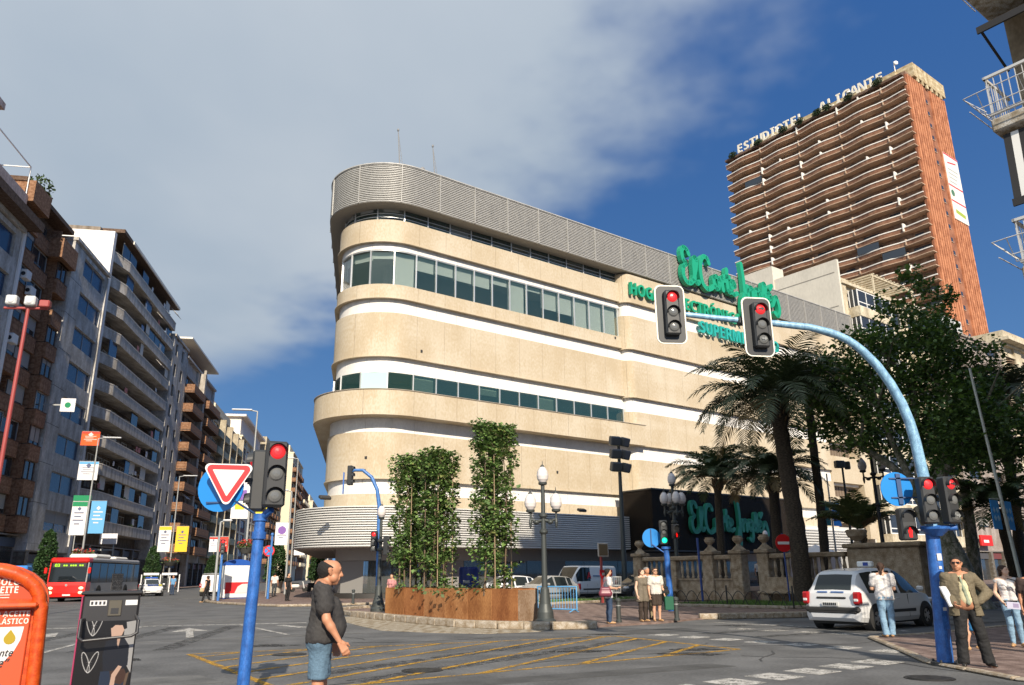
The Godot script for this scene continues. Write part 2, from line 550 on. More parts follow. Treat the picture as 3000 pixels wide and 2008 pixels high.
	# --- paint
	var yel := worn_paint("yellow_paint", Color(0.66, 0.50, 0.12), 0.14)
	var wht := worn_paint("white_paint", Color(0.66, 0.65, 0.63), 0.05)
	var whf := worn_paint("faded_white_paint", Color(0.60, 0.59, 0.57), 0.34)
	var g := mark_group("box_junction_marking")
	var c4 := [[5.35, -18.4], [4.75, -11.6], [14.6, -11.2], [15.3, -15.6]]
	for k in 4:
		var ab := A2([c4[k], c4[(k + 1) % 4]])
		stripe(g, "edge_line", ab[0], ab[1], 0.13, yel)
	# hatching one way
	var quad := PackedVector2Array()
	for q in c4: quad.append(Vector2(q[0], q[1]))
	for k in 16:
		var a := Vector2(4.0, -18.0 + 1.05 * k)
		for seg in Geometry2D.intersect_polyline_with_polygon(PackedVector2Array([a, a + Vector2(14.0, -6.4)]), quad):
			if seg[0].distance_to(seg[1]) < 0.4: continue
			var ab := A2([[seg[0].x, seg[0].y], [seg[1].x, seg[1].y]])
			stripe(g, "hatch_line", ab[0], ab[1], 0.13, yel, 0.0065)
	# crossings drawn as two rows of squares
	g = mark_group("crosswalk_marking")
	for k in 8:
		for r in 2:
			var s0 := 16.15 + 3.3 * r + 0.10 * k * r
			var w0 := -15.3 + 1.02 * k
			if r == 1 and w0 < -17.5: continue
			var q := A2([[s0, w0], [s0 + 0.62, w0], [s0 + 0.62, w0 + 0.55], [s0, w0 + 0.55]])
			part(g, "square", slab(q, 0.002, 0.0062), wht if r == 0 else whf)
	g = mark_group("crosswalk_marking")
	for k in 7:
		for r in 2:
			var s0 := 7.9 + 1.02 * k
			if r == 1 and s0 > 13: continue
			var w0 := -8.35 + 4.0 * r
			var q := A2([[s0, w0], [s0 + 0.66, w0], [s0 + 0.66, w0 + 0.66], [s0, w0 + 0.66]])
			part(g, "square", slab(q, 0.002, 0.0062), wht)
	# stop line before the crossing on the avenue, lane lines of the side street, arrows
	g = mark_group("lane_marking")
	var ln := A2([[21.6, -17.6], [22.2, -11.2]])
	stripe(g, "line", ln[0], ln[1], 0.4, whf)
	for k in 7:
		ln = A2([[18.5 + 0.55 * k, -32.8 + 0.3 * k], [24.0 + 0.3 * k, -33.5 + 0.5 * k]])
		if k < 4: stripe(g, "line", ln[0], ln[1], 0.12, whf, 0.114 if false else 0.007)
	for q in [[[-18.0, 29.0], [-1.9, 30.0], 0.28], [[-4.1, 29.6], [-2.0, 24.1], 0.14], [[-2.7, 28.8], [-1.8, 27.3], 0.35], [[-7.2, 29.3], [-6.9, 20.0], 0.12], [[-11.2, 29.1], [-11.0, 19.0], 0.12]]:
		var ab := L2([q[0], q[1]])
		stripe(g, "line", ab[0], ab[1], q[2], wht, 0.0065)
	for q in [[-13.5, 50.0], [-13.3, 62.0], [-17.2, 52.0], [-17.0, 66.0], [-21.0, 60.0]]:
		var ab := L2([q, [q[0] + 0.1, q[1] + 7.0]])
		stripe(g, "line", ab[0], ab[1], 0.14, whf)
	for q in [[-12.0, 50.5], [-15.2, 50.5], [-19.0, 50.5]]:
		var ab := L2([[q[0] - 1.3, q[1]], [q[0] + 1.3, q[1]]])
		stripe(g, "line", ab[0], ab[1], 0.4, whf, 0.0065)
	# arrow: shaft and head
	g = mark_group("arrow_marking")
	var ar := PackedVector2Array([Vector2(-0.10, 0), Vector2(0.10, 0), Vector2(0.10, 2.7), Vector2(0.5, 2.7), Vector2(0, 4.4), Vector2(-0.5, 2.7), Vector2(-0.10, 2.7)])
	for q in [[-4.6, 24.0, 0.2], [-9.0, 22.8, 0.0]]:
		var s2 := sh()
		s2.prism(ar, 0.0, 0.0045, Transform3D(Basis(Vector3(1, 0, 0), Vector3(0, 0, -1), Vector3(0, 1, 0)), Vector3.ZERO))
		var o := part(g, "arrow", s2, wht)
		o.position = WL(q[0], 0.002, q[1])
		o.rotation.y = TURN_L + q[2]

# ---------- department store ----------
# plan of the front: points along the front with the outward direction at each; o pushes it outwards
func store_plan(o: float, s_end: float, side := 46.0, from_s := 27.4) -> Array:
	var r := []
	var cx := 27.4
	var cz := -51.8
	var st := s_end
	while st > from_s + 0.1:
		r.append([Vector2(st, -48.0 + o), Vector2(0, 1)])
		st -= 3.0
	if from_s > cx + 0.01: 
		r.append([Vector2(from_s, -48.0 + o), Vector2(0, 1)])
		return r
	for k in 25:
		var t := deg_to_rad(90.0 + 117.0 * k / 24.0)
		r.append([Vector2(cx, cz) + Vector2(cos(t), sin(t)) * (3.8 + o), Vector2(cos(t), sin(t))])
	var last: Array = r[-1]
	r.append([last[0] + Vector2(0.454, -0.891) * side, last[1]])
	return r
func right_plan(o: float, s_end: float) -> Array:
	var r := []
	r.append([Vector2(s_end, -47.3 + o), Vector2(0, 1)])
	r.append([Vector2(65, -47.3 + o), Vector2(0, 1)])
	for k in 9:
		var t := deg_to_rad(90.0 + 90.0 * k / 8.0)
		r.append([Vector2(50.3, -48.3) + Vector2(cos(t), sin(t)) * (1.0 + o), Vector2(cos(t), sin(t))])
	r.append([Vector2(49.3 - o, -49.0), Vector2(-1, 0)])
	return r
# a band swept along a plan: outer face at o1, inner face at o0
func band(plan: Array, t: float, y0: float, y1: float) -> Shape:
	var s := sh()
	for k in plan.size() - 1:
		var a: Vector2 = plan[k][0]
		var b: Vector2 = plan[k + 1][0]
		var na: Vector2 = plan[k][1]
		var nb: Vector2 = plan[k + 1][1]
		var ai := a - na * t
		var bi := b - nb * t
		var n3 := Vector3(na.x, 0, na.y)
		var m3 := Vector3(nb.x, 0, nb.y)
		# looking at the face from outside the run goes from right to left
		s.squad(Vector3(b.x, y0, b.y), Vector3(a.x, y0, a.y), Vector3(a.x, y1, a.y), Vector3(b.x, y1, b.y), m3, n3, n3, m3)
		s.squad(Vector3(ai.x, y0, ai.y), Vector3(bi.x, y0, bi.y), Vector3(bi.x, y1, bi.y), Vector3(ai.x, y1, ai.y), -n3, -m3, -m3, -n3)
		s.quad(Vector3(b.x, y1, b.y), Vector3(a.x, y1, a.y), Vector3(ai.x, y1, ai.y), Vector3(bi.x, y1, bi.y))
		s.quad(Vector3(bi.x, y0, bi.y), Vector3(ai.x, y0, ai.y), Vector3(a.x, y0, a.y), Vector3(b.x, y0, b.y))
	for e in [0, plan.size() - 1]:
		var p: Vector2 = plan[e][0]
		var q: Vector2 = p - plan[e][1] * t
		if e == 0: s.quad(Vector3(p.x, y0, p.y), Vector3(q.x, y0, q.y), Vector3(q.x, y1, q.y), Vector3(p.x, y1, p.y))
		else: s.quad(Vector3(q.x, y0, q.y), Vector3(p.x, y0, p.y), Vector3(p.x, y1, p.y), Vector3(q.x, y1, q.y))
	return s
# cut a plan into panels of a given length, each a short plan of its own with a joint between
func panels(plan: Array, step: float, gap: float) -> Array:
	var r := []
	var cur := [plan[0]]
	var left := step
	for k in plan.size() - 1:
		var a: Vector2 = plan[k][0]
		var b: Vector2 = plan[k + 1][0]
		var d := a.distance_to(b)
		var at := 0.0
		while d - at > left:
			at += left
			var q := [a.lerp(b, at / d), plan[k][1].lerp(plan[k + 1][1], at / d).normalized()]
			var e: Vector2 = (b - a) / d * gap * 0.5
			cur.append([q[0] - e, q[1]])
			r.append(cur)
			cur = [[q[0] + e, q[1]]]
			left = step
		left -= d - at
		cur.append(plan[k + 1])
	r.append(cur)
	return r
func clad(t: Node, called: String, plan: Array, th: float, y0: float, y1: float, m: Material, step: float, gap := 0.02):
	var b := part(t, called, band(inset(plan, 0.06), th - 0.06, y0, y1), m)
	for q in panels(plan, step, gap):
		if q.size() > 1 and q[0][0].distance_to(q[-1][0]) > 0.05: part(b, "panel", band(q, 0.055, y0, y1), m)
func inset(plan: Array, d: float) -> Array:
	var r := []
	for q in plan: r.append([q[0] - q[1] * d, q[1]])
	return r
# walk a plan and return points every step metres: [point, normal, distance]
func walk(plan: Array, step: float) -> Array:
	var r := []
	var left := 0.0
	for k in plan.size() - 1:
		var a: Vector2 = plan[k][0]
		var b: Vector2 = plan[k + 1][0]
		var d := a.distance_to(b)
		var t := left
		while t < d:
			r.append([a.lerp(b, t / d), plan[k][1].lerp(plan[k + 1][1], t / d).normalized()])
			t += step
		left = t - d
	return r
# a row of panes with mullions between them
func window_row(parent: Node, pts: Array, y0: float, y1: float, pane_mats: Array, frame: Material, mull: float, blinds: Array = [], blind_mat: Material = null):
	for k in pts.size() - 1:
		var a: Vector2 = pts[k][0]
		var b: Vector2 = pts[k + 1][0]
		var d := (b - a).normalized()
		var nn := Vector2(d.y, -d.x) * -1.0
		if nn.dot(pts[k][1]) < 0: nn = -nn
		var s := sh()
		var a2 := a + d * mull * 0.5
		var b2 := b - d * mull * 0.5
		s.prism(PackedVector2Array([Vector2(0, y0), Vector2(a2.distance_to(b2), y0), Vector2(a2.distance_to(b2), y1), Vector2(0, y1)]), -0.008, 0.008, Transform3D(Basis(Vector3(-d.x, 0, -d.y), Vector3.UP, Vector3(nn.x, 0, nn.y)), Vector3(b2.x, 0, b2.y)))
		var w := part(parent, "window_pane", s, pane_mats[k % pane_mats.size()])
		var m := sh()
		m.box(Vector3(a.x, (y0 + y1) / 2, a.y), Vector3(mull, y1 - y0, 0.14), Basis(Vector3(-d.x, 0, -d.y), Vector3.UP, Vector3(nn.x, 0, nn.y)))
		part(parent, "mullion", m, frame)
		if blinds.size() > 0:
			var f: float = blinds[k % blinds.size()]
			if f > 0.02:
				var c := (a2 + b2) / 2 - nn * 0.32
				var bs := sh()
				var hh := (y1 - y0) * f
				bs.box(Vector3(c.x, y1 - hh / 2, c.y), Vector3(a2.distance_to(b2) - 0.02, hh, 0.02), Basis(Vector3(-d.x, 0, -d.y), Vector3.UP, Vector3(nn.x, 0, nn.y)))
				part(w, "blind", bs, blind_mat)
# script lettering: strokes as flat bars with round joints
func strokes(lines: Array, wd: float, z0: float, z1: float) -> Shape:
	var s := sh()
	for ln in lines:
		# smooth the stroke
		var c := Curve2D.new()
		for k in ln.size():
			var p := Vector2(ln[k][0], ln[k][1])
			var pv := Vector2(ln[maxi(k - 1, 0)][0], ln[maxi(k - 1, 0)][1])
			var nx := Vector2(ln[mini(k + 1, ln.size() - 1)][0], ln[mini(k + 1, ln.size() - 1)][1])
			var t := (nx - pv) / 6.0
			c.add_point(p, -t, t)
		var pts := c.tessellate(3, 8)
		for k in pts.size() - 1:
			var d := (pts[k + 1] - pts[k]).normalized()
			var nn := Vector2(-d.y, d.x) * wd / 2
			s.prism(PackedVector2Array([pts[k] - nn, pts[k + 1] - nn, pts[k + 1] + nn, pts[k] + nn]), z0, z1 - 0.002 * (k % 3))
		for k in pts.size():
			var circ := PackedVector2Array()
			for j in 10: circ.append(pts[k] + Vector2(cos(TAU * j / 10), sin(TAU * j / 10)) * wd / 2)
			s.prism(circ, z0, z1 - 0.001 - 0.0015 * (k % 2))
	return s
const SCRIPT := [
	["letter", [[[1.35, 4.3], [1.0, 4.9], [0.4, 5.0], [0.05, 4.3], [0.25, 3.3], [0.75, 2.9], [0.2, 2.4], [0.1, 1.3], [0.6, 0.5], [1.4, 0.5], [2.0, 1.1]]]],
	["letter", [[[2.0, 1.1], [2.6, 2.9], [2.75, 3.9], [2.4, 4.1], [2.15, 3.0], [2.2, 1.2], [2.6, 0.7], [3.0, 1.0]]]],
	["letter", [[[5.2, 4.0], [4.9, 4.6], [4.2, 4.7], [3.6, 3.9], [3.4, 2.4], [3.7, 1.0], [4.5, 0.4], [5.4, 0.7], [6.1, 1.3]]]],
	["letter", [[[6.5, 2.5], [6.0, 2.3], [5.95, 1.3], [6.4, 0.8], [6.95, 1.3], [6.9, 2.2], [6.5, 2.5], [7.2, 2.3]]]],
	["letter", [[[7.2, 2.3], [7.7, 2.5], [7.6, 1.5], [7.7, 0.9]], [[7.7, 2.4], [8.3, 2.3]]]],
	["letter", [[[8.75, 4.0], [8.6, 2.4], [8.7, 1.1], [9.1, 0.9]], [[8.1, 2.9], [9.2, 3.0]]]],
	["letter", [[[9.4, 1.6], [10.2, 2.0], [10.0, 2.6], [9.5, 2.4], [9.4, 1.3], [9.9, 0.8], [10.6, 1.1]]]],
	["letter", [[[12.0, 5.6], [12.2, 3.6], [12.2, 1.0], [12.1, -1.2], [11.6, -1.5], [11.5, -0.2], [12.0, 1.2], [12.8, 2.0]]]],
	["letter", [[[12.9, 2.6], [13.0, 0.9]], [[13.0, 1.9], [13.6, 2.6], [14.0, 2.2], [14.0, 0.9]]]],
	["letter", [[[15.6, 2.3], [14.9, 2.6], [14.6, 1.7], [15.0, 1.0], [15.6, 1.6], [15.6, 2.4], [15.6, 0.2], [15.2, -0.7], [14.6, -0.4]]]],
	["letter", [[[16.3, 1.0], [16.9, 2.6], [16.9, 3.7], [16.5, 3.6], [16.3, 2.2], [16.5, 1.0], [17.0, 1.0]]]],
	["letter", [[[17.3, 1.6], [18.0, 2.0], [17.8, 2.6], [17.3, 2.3], [17.3, 1.3], [17.8, 0.9], [18.4, 1.2]], [[18.0, 3.3], [18.5, 3.9]]]],
	["letter", [[[18.4, 1.2], [19.2, 2.4], [19.6, 1.8], [19.8, 0.6], [19.3, -0.3], [18.6, 0.0]]]],
]
func script_sign(parent: Node3D, at: Vector3, b: Basis, size: float, m: Material):
	for L in SCRIPT:
		var o := part(parent, "letter", strokes(L[1], 0.62, 0.0, 0.75), m)
		o.transform = Transform3D(b * Basis.from_scale(Vector3(size, size, size * 0.8)), at)

func build_store():
	var t := thing("department_store", "large cream department store with rounded corner, white bands and grey louvred crown", "building", Vector3.ZERO, TURN_A)
	var beige := mat("store_render", Color(0.53, 0.465, 0.36), 0.9, 0.0, grain("render", 1024, 90, 6, 0.06, 2.0, Color(0.96, 0.93, 0.88), 0.035), 0.07)
	var white := mat("store_white", Color(0.80, 0.78, 0.74), 0.7, 0.0, grain("white_render", 512, 60, 6, 0.10, 3.0, Color(1, 1, 1), 0.02), 0.15)
	var core := mat("store_core", Color(0.30, 0.30, 0.285), 0.9)
	var slabm := mat("store_slab", Color(0.32, 0.325, 0.31), 0.9)
	var alu := mat("aluminium", Color(0.62, 0.63, 0.62), 0.4, 0.55)
	var dark := mat("store_dark", Color(0.035, 0.033, 0.03), 0.5)
	var lou := mat("louvre_grey", Color(0.42, 0.415, 0.395), 0.55, 0.05, grain("louvre", 256, 30, 6, 0.12), 0.3)
	var lou_back := mat("louvre_back", Color(0.42, 0.415, 0.395), 0.8)
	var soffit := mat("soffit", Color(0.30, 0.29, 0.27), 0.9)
	var gl := glass("store_glass", Color(0.03, 0.075, 0.065), 0.22)
	var gl2 := glass("store_glass_b", Color(0.02, 0.06, 0.058), 0.42)
	var blind := mat("blind", Color(0.56, 0.66, 0.60), 0.8)
	# inner core keeps daylight out of the rooms
	part(t, "core", band(store_plan(-3.45, 52), 0.3, 0.0, 28.4), core)
	var E := 49.6
	# floor plates
	for y in [28.45, 25.30, 21.95, 15.75, 13.6]:
		part(t, "floor_plate", band(store_plan(-0.45, E), 3.0, y - 0.18, y + 0.02), slabm)
	# wall bands, bottom to top
	clad(t, "wall_band", store_plan(0, E), 0.5, 25.58, 27.42, beige, 2.4)
	clad(t, "white_band", store_plan(-0.22, E), 0.3, 25.05, 25.579, white, 1.8)
	clad(t, "wall_band", store_plan(0, E), 0.5, 21.12, 22.22, beige, 2.4)
	clad(t, "white_band", store_plan(-0.25, E), 0.3, 20.02, 21.119, white, 1.8)
	clad(t, "wall_band", store_plan(0, E), 0.5, 16.67, 20.019, beige, 2.4)
	clad(t, "white_band", store_plan(-0.25, E), 0.3, 15.56, 16.669, white, 1.8)
	clad(t, "ledge", store_plan(1.2, 50.6), 1.7, 12.20, 13.98, beige, 1.8)
	clad(t, "white_band", store_plan(-0.02, E), 0.5, 11.19, 12.199, white, 1.8)
	clad(t, "wall_band", store_plan(0.1, E), 0.6, 7.95, 11.189, beige, 2.4)
	clad(t, "white_band", store_plan(-0.12, E), 0.4, 6.93, 7.949, white, 1.8)
	clad(t, "wall_band", store_plan(0.1, E), 0.6, 5.9, 6.929, beige, 2.4)
	# thin shadow ledges at the foot of each wall band
	for y in [25.55, 21.09, 16.64, 7.92]:
		part(t, "drip_edge", band(store_plan(0.14 if y > 10 else 0.2, E), 0.2, y, y + 0.07), beige)
	# upper glazing under the crown
	var pl := store_plan(-0.35, 49.4, 20)
	var pu := walk(pl, 2.05)
	window_row(t, pu, 27.425, 28.45, [gl2, gl2, gl], alu, 0.07, [0.0, 0.5, 0.0, 0.7, 0.35], mat("blind_blue", Color(0.45, 0.53, 0.56), 0.7))
	for y in [27.75, 28.05]:
		part(t, "glazing_bar", band(store_plan(-0.30, 49.4), 0.05, y, y + 0.035), alu)
	# big windows with roller blinds
	pl = store_plan(-0.30, 49.3, 8)
	pu = walk(pl, 1.78)
	window_row(t, pu, 22.23, 25.05, [gl], alu, 0.09, [1.0, 1.0, 0.98, 0.62, 0.6, 0.15, 0.95, 0.22, 0.42, 0.4, 0.36, 0.4, 0.97, 0.2, 0.25, 0.2, 0.22, 0.95, 0.14, 0.14, 0.14, 0.14], blind)
	part(t, "glazing_bar", band(store_plan(-0.26, 49.3), 0.06, 22.225, 22.29), alu)
	part(t, "glazing_bar", band(store_plan(-0.26, 49.3), 0.06, 24.98, 25.045), alu)
	# low strip of windows above the ledge
	pl = store_plan(-0.15, 49.3, 10)
	pu = walk(pl, 1.95)
	window_row(t, pu, 13.99, 15.56, [gl2, gl2, gl2, gl2, gl2, gl2, gl2, gl2, gl2, gl2, gl2, gl2, glass("store_glass_pale", Color(0.5, 0.72, 0.68), 0.7, 0.2)], alu, 0.08, [0, 0, 0, 0, 0.9, 0, 0, 0.4, 0, 0, 1.0, 0, 0], mat("blind_green", Color(0.25, 0.38, 0.30), 0.8))
	part(t, "sill", band(store_plan(1.26, 50.7), 0.4, 13.981, 14.03), mat("sill_dark", Color(0.30, 0.26, 0.21), 0.8))
	# crown of louvres, with posts and a frame
	var yb := 28.50
	var yt := 31.65
	var nn := 21
	for k in nn:
		var y := yb + 0.06 + (yt - yb - 0.12) * k / (nn - 1)
		part(t, "louvre_slat", band(store_plan(0.9, 88.6, 40), 0.17, y - 0.036, y + 0.036), lou)
	part(t, "crown_back", band(store_plan(0.25, 88.4, 40), 0.1, yb + 0.02, yt - 0.1), lou_back)
	part(t, "crown_cap", band(store_plan(0.96, 88.7, 40), 0.95, yt - 0.03, yt + 0.06), lou)
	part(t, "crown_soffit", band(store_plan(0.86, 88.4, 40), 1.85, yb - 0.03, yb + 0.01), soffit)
	pu = walk(store_plan(0.93, 88.6, 30), 3.3)
	for q in pu:
		var s := sh()
		s.box(Vector3(q[0].x, (yb + yt) / 2, q[0].y), Vector3(0.05, yt - yb, 0.1), Basis(Vector3(q[1].y, 0, -q[1].x), Vector3.UP, Vector3(q[1].x, 0, q[1].y)))
		part(t, "louvre_post", s, lou)
	var rp := []
	for q in store_plan(0.4, 88.5, 40): rp.append(Vector2(q[0].x, q[0].y))
	rp.append(Vector2(88.5, -88.0))
	part(t, "roof", slab(rp, 30.2, 30.4), soffit)
	# right-hand block
	var R := 80.6
	clad(t, "wall_band", right_plan(0, R), 0.5, 25.50, 28.3, beige, 2.4)
	clad(t, "white_band", right_plan(-0.25, R), 0.3, 24.20, 25.499, white, 1.8)
	clad(t, "wall_band", right_plan(0, R), 0.5, 21.02, 24.199, beige, 2.4)
	clad(t, "white_band", right_plan(-0.25, R), 0.3, 19.95, 21.019, white, 1.8)
	clad(t, "wall_band", right_plan(0, R), 0.5, 16.55, 19.949, beige, 2.4)
	clad(t, "white_band", right_plan(-0.25, R), 0.3, 15.25, 16.549, white, 1.8)
	clad(t, "wall_band", right_plan(0, R), 0.5, 12.25, 15.249, beige, 2.4)
	clad(t, "white_band", right_plan(-0.25, R), 0.3, 11.0, 12.249, white, 1.8)
	clad(t, "wall_band", right_plan(0, R), 0.5, 7.95, 10.999, beige, 2.4)
	clad(t, "white_band", right_plan(-0.25, R), 0.3, 6.93, 7.949, white, 1.8)
	clad(t, "wall_band", right_plan(0, R), 0.5, 5.6, 6.929, beige, 2.4)
	for y in [25.47, 20.99, 16.52, 12.22, 7.92]:
		part(t, "drip_edge", band(right_plan(0.12, R), 0.2, y, y + 0.07), beige)
	part(t, "core", sh().bx(52, 0, -49.5, 88.5, 28.4, -54), core)
	# end bay with shuttered windows
	var sb := sh()
	sb.bx(80.6, 24.6, -48.6, 88.7, 28.3, -47.5)
	sb.bx(80.6, 19.6, -48.6, 88.7, 23.0, -47.4)
	sb.bx(80.6, 15.5, -48.6, 88.7, 18.3, -47.4)
	sb.bx(80.6, 11.0, -48.6, 88.7, 13.9, -47.4)
	sb.bx(80.6, 6.6, -48.6, 88.7, 9.4, -47.4)
	part(t, "end_bay_wall", sb, beige)
	part(t, "end_bay_wall", sh().bx(80.6, 5.0, -49.6, 88.7, 28.2, -48.61), beige)
	part(t, "end_pier", sh().bx(87.0, 5.0, -48.6, 88.69, 28.2, -47.35), beige)
	for y in [9.45, 13.95, 18.35]:
		var s := sh()
		for k in 9: s.bx(81.9 + 0.55 * k, y, -48.6, 82.35 + 0.55 * k, y + 1.25, -48.5)
		part(t, "shutter", s, mat("shutter_brown", Color(0.17, 0.13, 0.095), 0.7))
		part(t, "awning_box", sh().bx(81.7, y + 1.3, -48.6, 87.0, y + 1.55, -48.0), white)
	# ground floor: soffit under the canopy, shop windows and grey panels
	var gp := store_plan(-0.9, 70)
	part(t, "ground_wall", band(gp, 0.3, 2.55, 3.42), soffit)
	part(t, "shop_ceiling", band(store_plan(-0.95, 70), 2.6, 3.3, 3.38), slabm)
	part(t, "shop_floor", band(store_plan(-0.95, 70), 2.6, 0.02, 0.12), slabm)
	part(t, "plinth", band(store_plan(-0.8, 70), 0.3, 0.1, 0.42), dark)
	var panel := mat("grey_panel", Color(0.23, 0.225, 0.215), 0.7)
	var pw := walk(store_plan(-0.98, 70, 46), 1.95)
	var shopglass := glass("shop_glass", Color(0.10, 0.11, 0.11), 0.45, 0.02)
	for k in pw.size() - 1:
		var a: Vector2 = pw[k][0]
		var b: Vector2 = pw[k + 1][0]
		var d := (b - a).normalized()
		var n1 := Vector2(-d.y, d.x)
		if n1.dot(pw[k][1]) < 0: n1 = -n1
		var isp := (k % 5 == 4) or k == 24 or k == 23
		var s := sh()
		s.box(Vector3((a.x + b.x) / 2, 1.49, (a.y + b.y) / 2), Vector3(a.distance_to(b) - (0.0 if isp else 0.06), 2.1, 0.03), Basis(Vector3(-d.x, 0, -d.y), Vector3.UP, Vector3(n1.x, 0, n1.y)))
		part(t, "wall_panel" if isp else "shop_window", s, panel if isp else shopglass)
		if not isp and k % 2 == 0:
			var pc := (a + b) / 2 - n1 * 0.18
			part(t, "poster", sh().box(Vector3(pc.x, 1.25, pc.y), Vector3(0.9, 0.9, 0.02), Basis(Vector3(-d.x, 0, -d.y), Vector3.UP, Vector3(n1.x, 0, n1.y))), mat("poster_%d" % (k % 3), [Color(0.45, 0.40, 0.33), Color(0.25, 0.2, 0.2), Color(0.35, 0.37, 0.4)][k % 3], 0.6, 0.0, grain("poster", 256, 20, 9, 0.9), 1.3))
	# canopy of pale slats over the pavement
	var cb := 3.40
	var ct := 5.98
	var cn := 17
	for k in cn:
		var y := cb + 0.05 + (ct - cb - 0.1) * k / (cn - 1)
		part(t, "canopy_slat", band(store_plan(2.0, 47.2, 30), 0.17, y - 0.036, y + 0.036), mat("canopy_slat", Color(0.64, 0.63, 0.60), 0.5, 0.1))
	part(t, "canopy_back", band(store_plan(1.35, 47.1, 30), 0.06, cb, ct - 0.06), mat("canopy_back", Color(0.64, 0.63, 0.60), 0.85))
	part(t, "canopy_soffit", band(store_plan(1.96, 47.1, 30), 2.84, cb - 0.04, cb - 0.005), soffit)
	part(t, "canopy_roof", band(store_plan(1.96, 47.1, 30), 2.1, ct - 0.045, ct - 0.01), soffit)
	for k in 10:
		var y := 3.45 + 0.26 * k
		part(t, "canopy_slat", sh().bx(67.2, y, -45.5, 82.0, y + 0.10, -45.28), mats["canopy_slat"])
	part(t, "canopy_back", sh().bx(67.2, 3.4, -47.2, 82.0, 5.98, -46.0), mats["canopy_back"])
	# floodlights lying on the canopy
	for q in [[20.9, -47.3], [33.6, -46.6], [42.0, -46.6]]:
		var fl := part(t, "floodlight", sh().cbox(Vector3(0, 0, 0), Vector3(0.75, 0.2, 0.4), 0.05, Basis(Vector3.RIGHT, 0.4)), dark)
		fl.position = Vector3(q[0], 6.3, q[1] + 0.6)
	# small wall vents
	for q in [[28.4, 17.4], [31, 9.6], [33.5, 10.2], [41.2, 9.4], [24.2, 9.2], [48.6, 22.0]]:
		var vv := part(t, "wall_vent", sh().cbox(Vector3(q[0], q[1], -47.87 if q[1] < 12 else -47.98), Vector3(0.16, 0.2, 0.1), 0.02), dark)
		vv.position = Vector3.ZERO
	# entrance portal: dark glazed box with a steel truss and green script
	var bz := -43.6
	var px := Transform3D.IDENTITY
	var smoke := glass("smoked_glass", Color(0.022, 0.018, 0.015), 0.82, 0.35)
	smoke.metallic_specular = 0.12
	part(t, "portal_glass", sh().bx(47.4, 3.3, bz - 0.06, 66.6, 8.0, bz), smoke)
	part(t, "portal_glass", sh().bx(47.4, 3.3, -47.2, 47.46, 8.0, bz - 0.061), smoke)
	part(t, "portal_glass", sh().bx(66.54, 3.3, -47.2, 66.6, 8.0, bz - 0.061), smoke)
	part(t, "portal_roof", sh().bx(47.35, 8.005, -47.2, 66.65, 8.12, bz + 0.05), dark)
	part(t, "portal_soffit", sh().bx(47.4, 3.2, -47.2, 66.6, 3.295, bz), dark)
	part(t, "portal_back", sh().bx(47.5, 3.3, -47.18, 66.5, 8.0, -47.0), mat("portal_back", Color(0.26, 0.22, 0.16), 0.8))
	var trm := mat("truss", Color(0.12, 0.10, 0.08), 0.5, 0.4)
	for k in 9:
		var x := 47.6 + 18.8 * k / 8.0
		part(t, "truss_post", sh().cyl(Vector3(x, 3.3, bz - 0.5), Vector3(x, 8.0, bz - 0.5), 0.05, 0.05, 6), trm)
		if k < 8: part(t, "truss_brace", sh().cyl(Vector3(x, 3.4 if k % 2 else 7.9, bz - 0.5), Vector3(x + 2.35, 7.9 if k % 2 else 3.4, bz - 0.5), 0.04, 0.04, 6), trm)
	part(t, "truss_chord", sh().cyl(Vector3(47.5, 5.7, bz - 0.5), Vector3(66.5, 5.7, bz - 0.5), 0.05, 0.05, 6), trm)
	var green := mat("sign_green", Color(0.012, 0.30, 0.165), 0.45)
	var g2 := thing("script_sign", "green script lettering on the dark glazed entrance box of the store", "sign", Vector3.ZERO, TURN_A)
	script_sign(g2, Vector3(51.6, 4.55, bz + 0.1), Basis.IDENTITY, 0.52, mat("sign_green_dull", Color(0.02, 0.20, 0.12), 0.5))
	var g1 := thing("script_sign", "large green script lettering fixed to the grey louvred crown of the store", "sign", Vector3.ZERO, TURN_A)
	script_sign(g1, Vector3(56.9, 28.55, -46.95), Basis.IDENTITY, 0.80, green)
	var gh := thing("wall_lettering", "green capital letters in two lines on the cream upper wall of the store", "sign", Vector3.ZERO, TURN_A)
	words(gh, "word", "HOGAR", 1.15, 0.3, green, Vector3(52.2, 26.75, -47.05), Basis.IDENTITY, true, 4.8)
	words(gh, "word", "ELECTRÓNICA", 1.15, 0.3, green, Vector3(60.9, 26.75, -47.05), Basis.IDENTITY, true, 10.6)
	words(gh, "word", "SUPERMERCADO", 1.2, 0.3, mat("sign_teal", Color(0.02, 0.34, 0.30), 0.45), Vector3(65.8, 24.75, -46.95), Basis.IDENTITY, true, 13.0)
	# masts and gear on the roof
	for q in [[26.2, 3.6, "thin lattice mast standing on the store roof beside a cable tray"], [29.4, 3.3, "thin lattice mast with a small head on the store roof"]]:
		var a := thing("roof_mast", q[2], "antenna", WA(q[0], 31.6, -48.2))
		var s := sh()
		s.cyl(Vector3.ZERO, Vector3(-0.25, q[1], 0), 0.05, 0.035, 6)
		s.cyl(Vector3(0.25, 0, 0), Vector3(-0.2, q[1] * 0.9, 0), 0.02, 0.015, 5)
		part(a, "pole", s, mat("mast_grey", Color(0.20, 0.20, 0.20), 0.6))
		part(a, "head", sh().ball(Vector3(-0.25, q[1], 0), Vector3(0.09, 0.14, 0.09), 8, 6), mats["mast_grey"])
		for k in 6: part(a, "rung", sh().cyl(Vector3(0.2 - 0.06 * k, 0.4 + k * 0.45, 0), Vector3(-0.06 - 0.03 * k, 0.45 + k * 0.45, 0), 0.012, 0.012, 4), mats["mast_grey"])
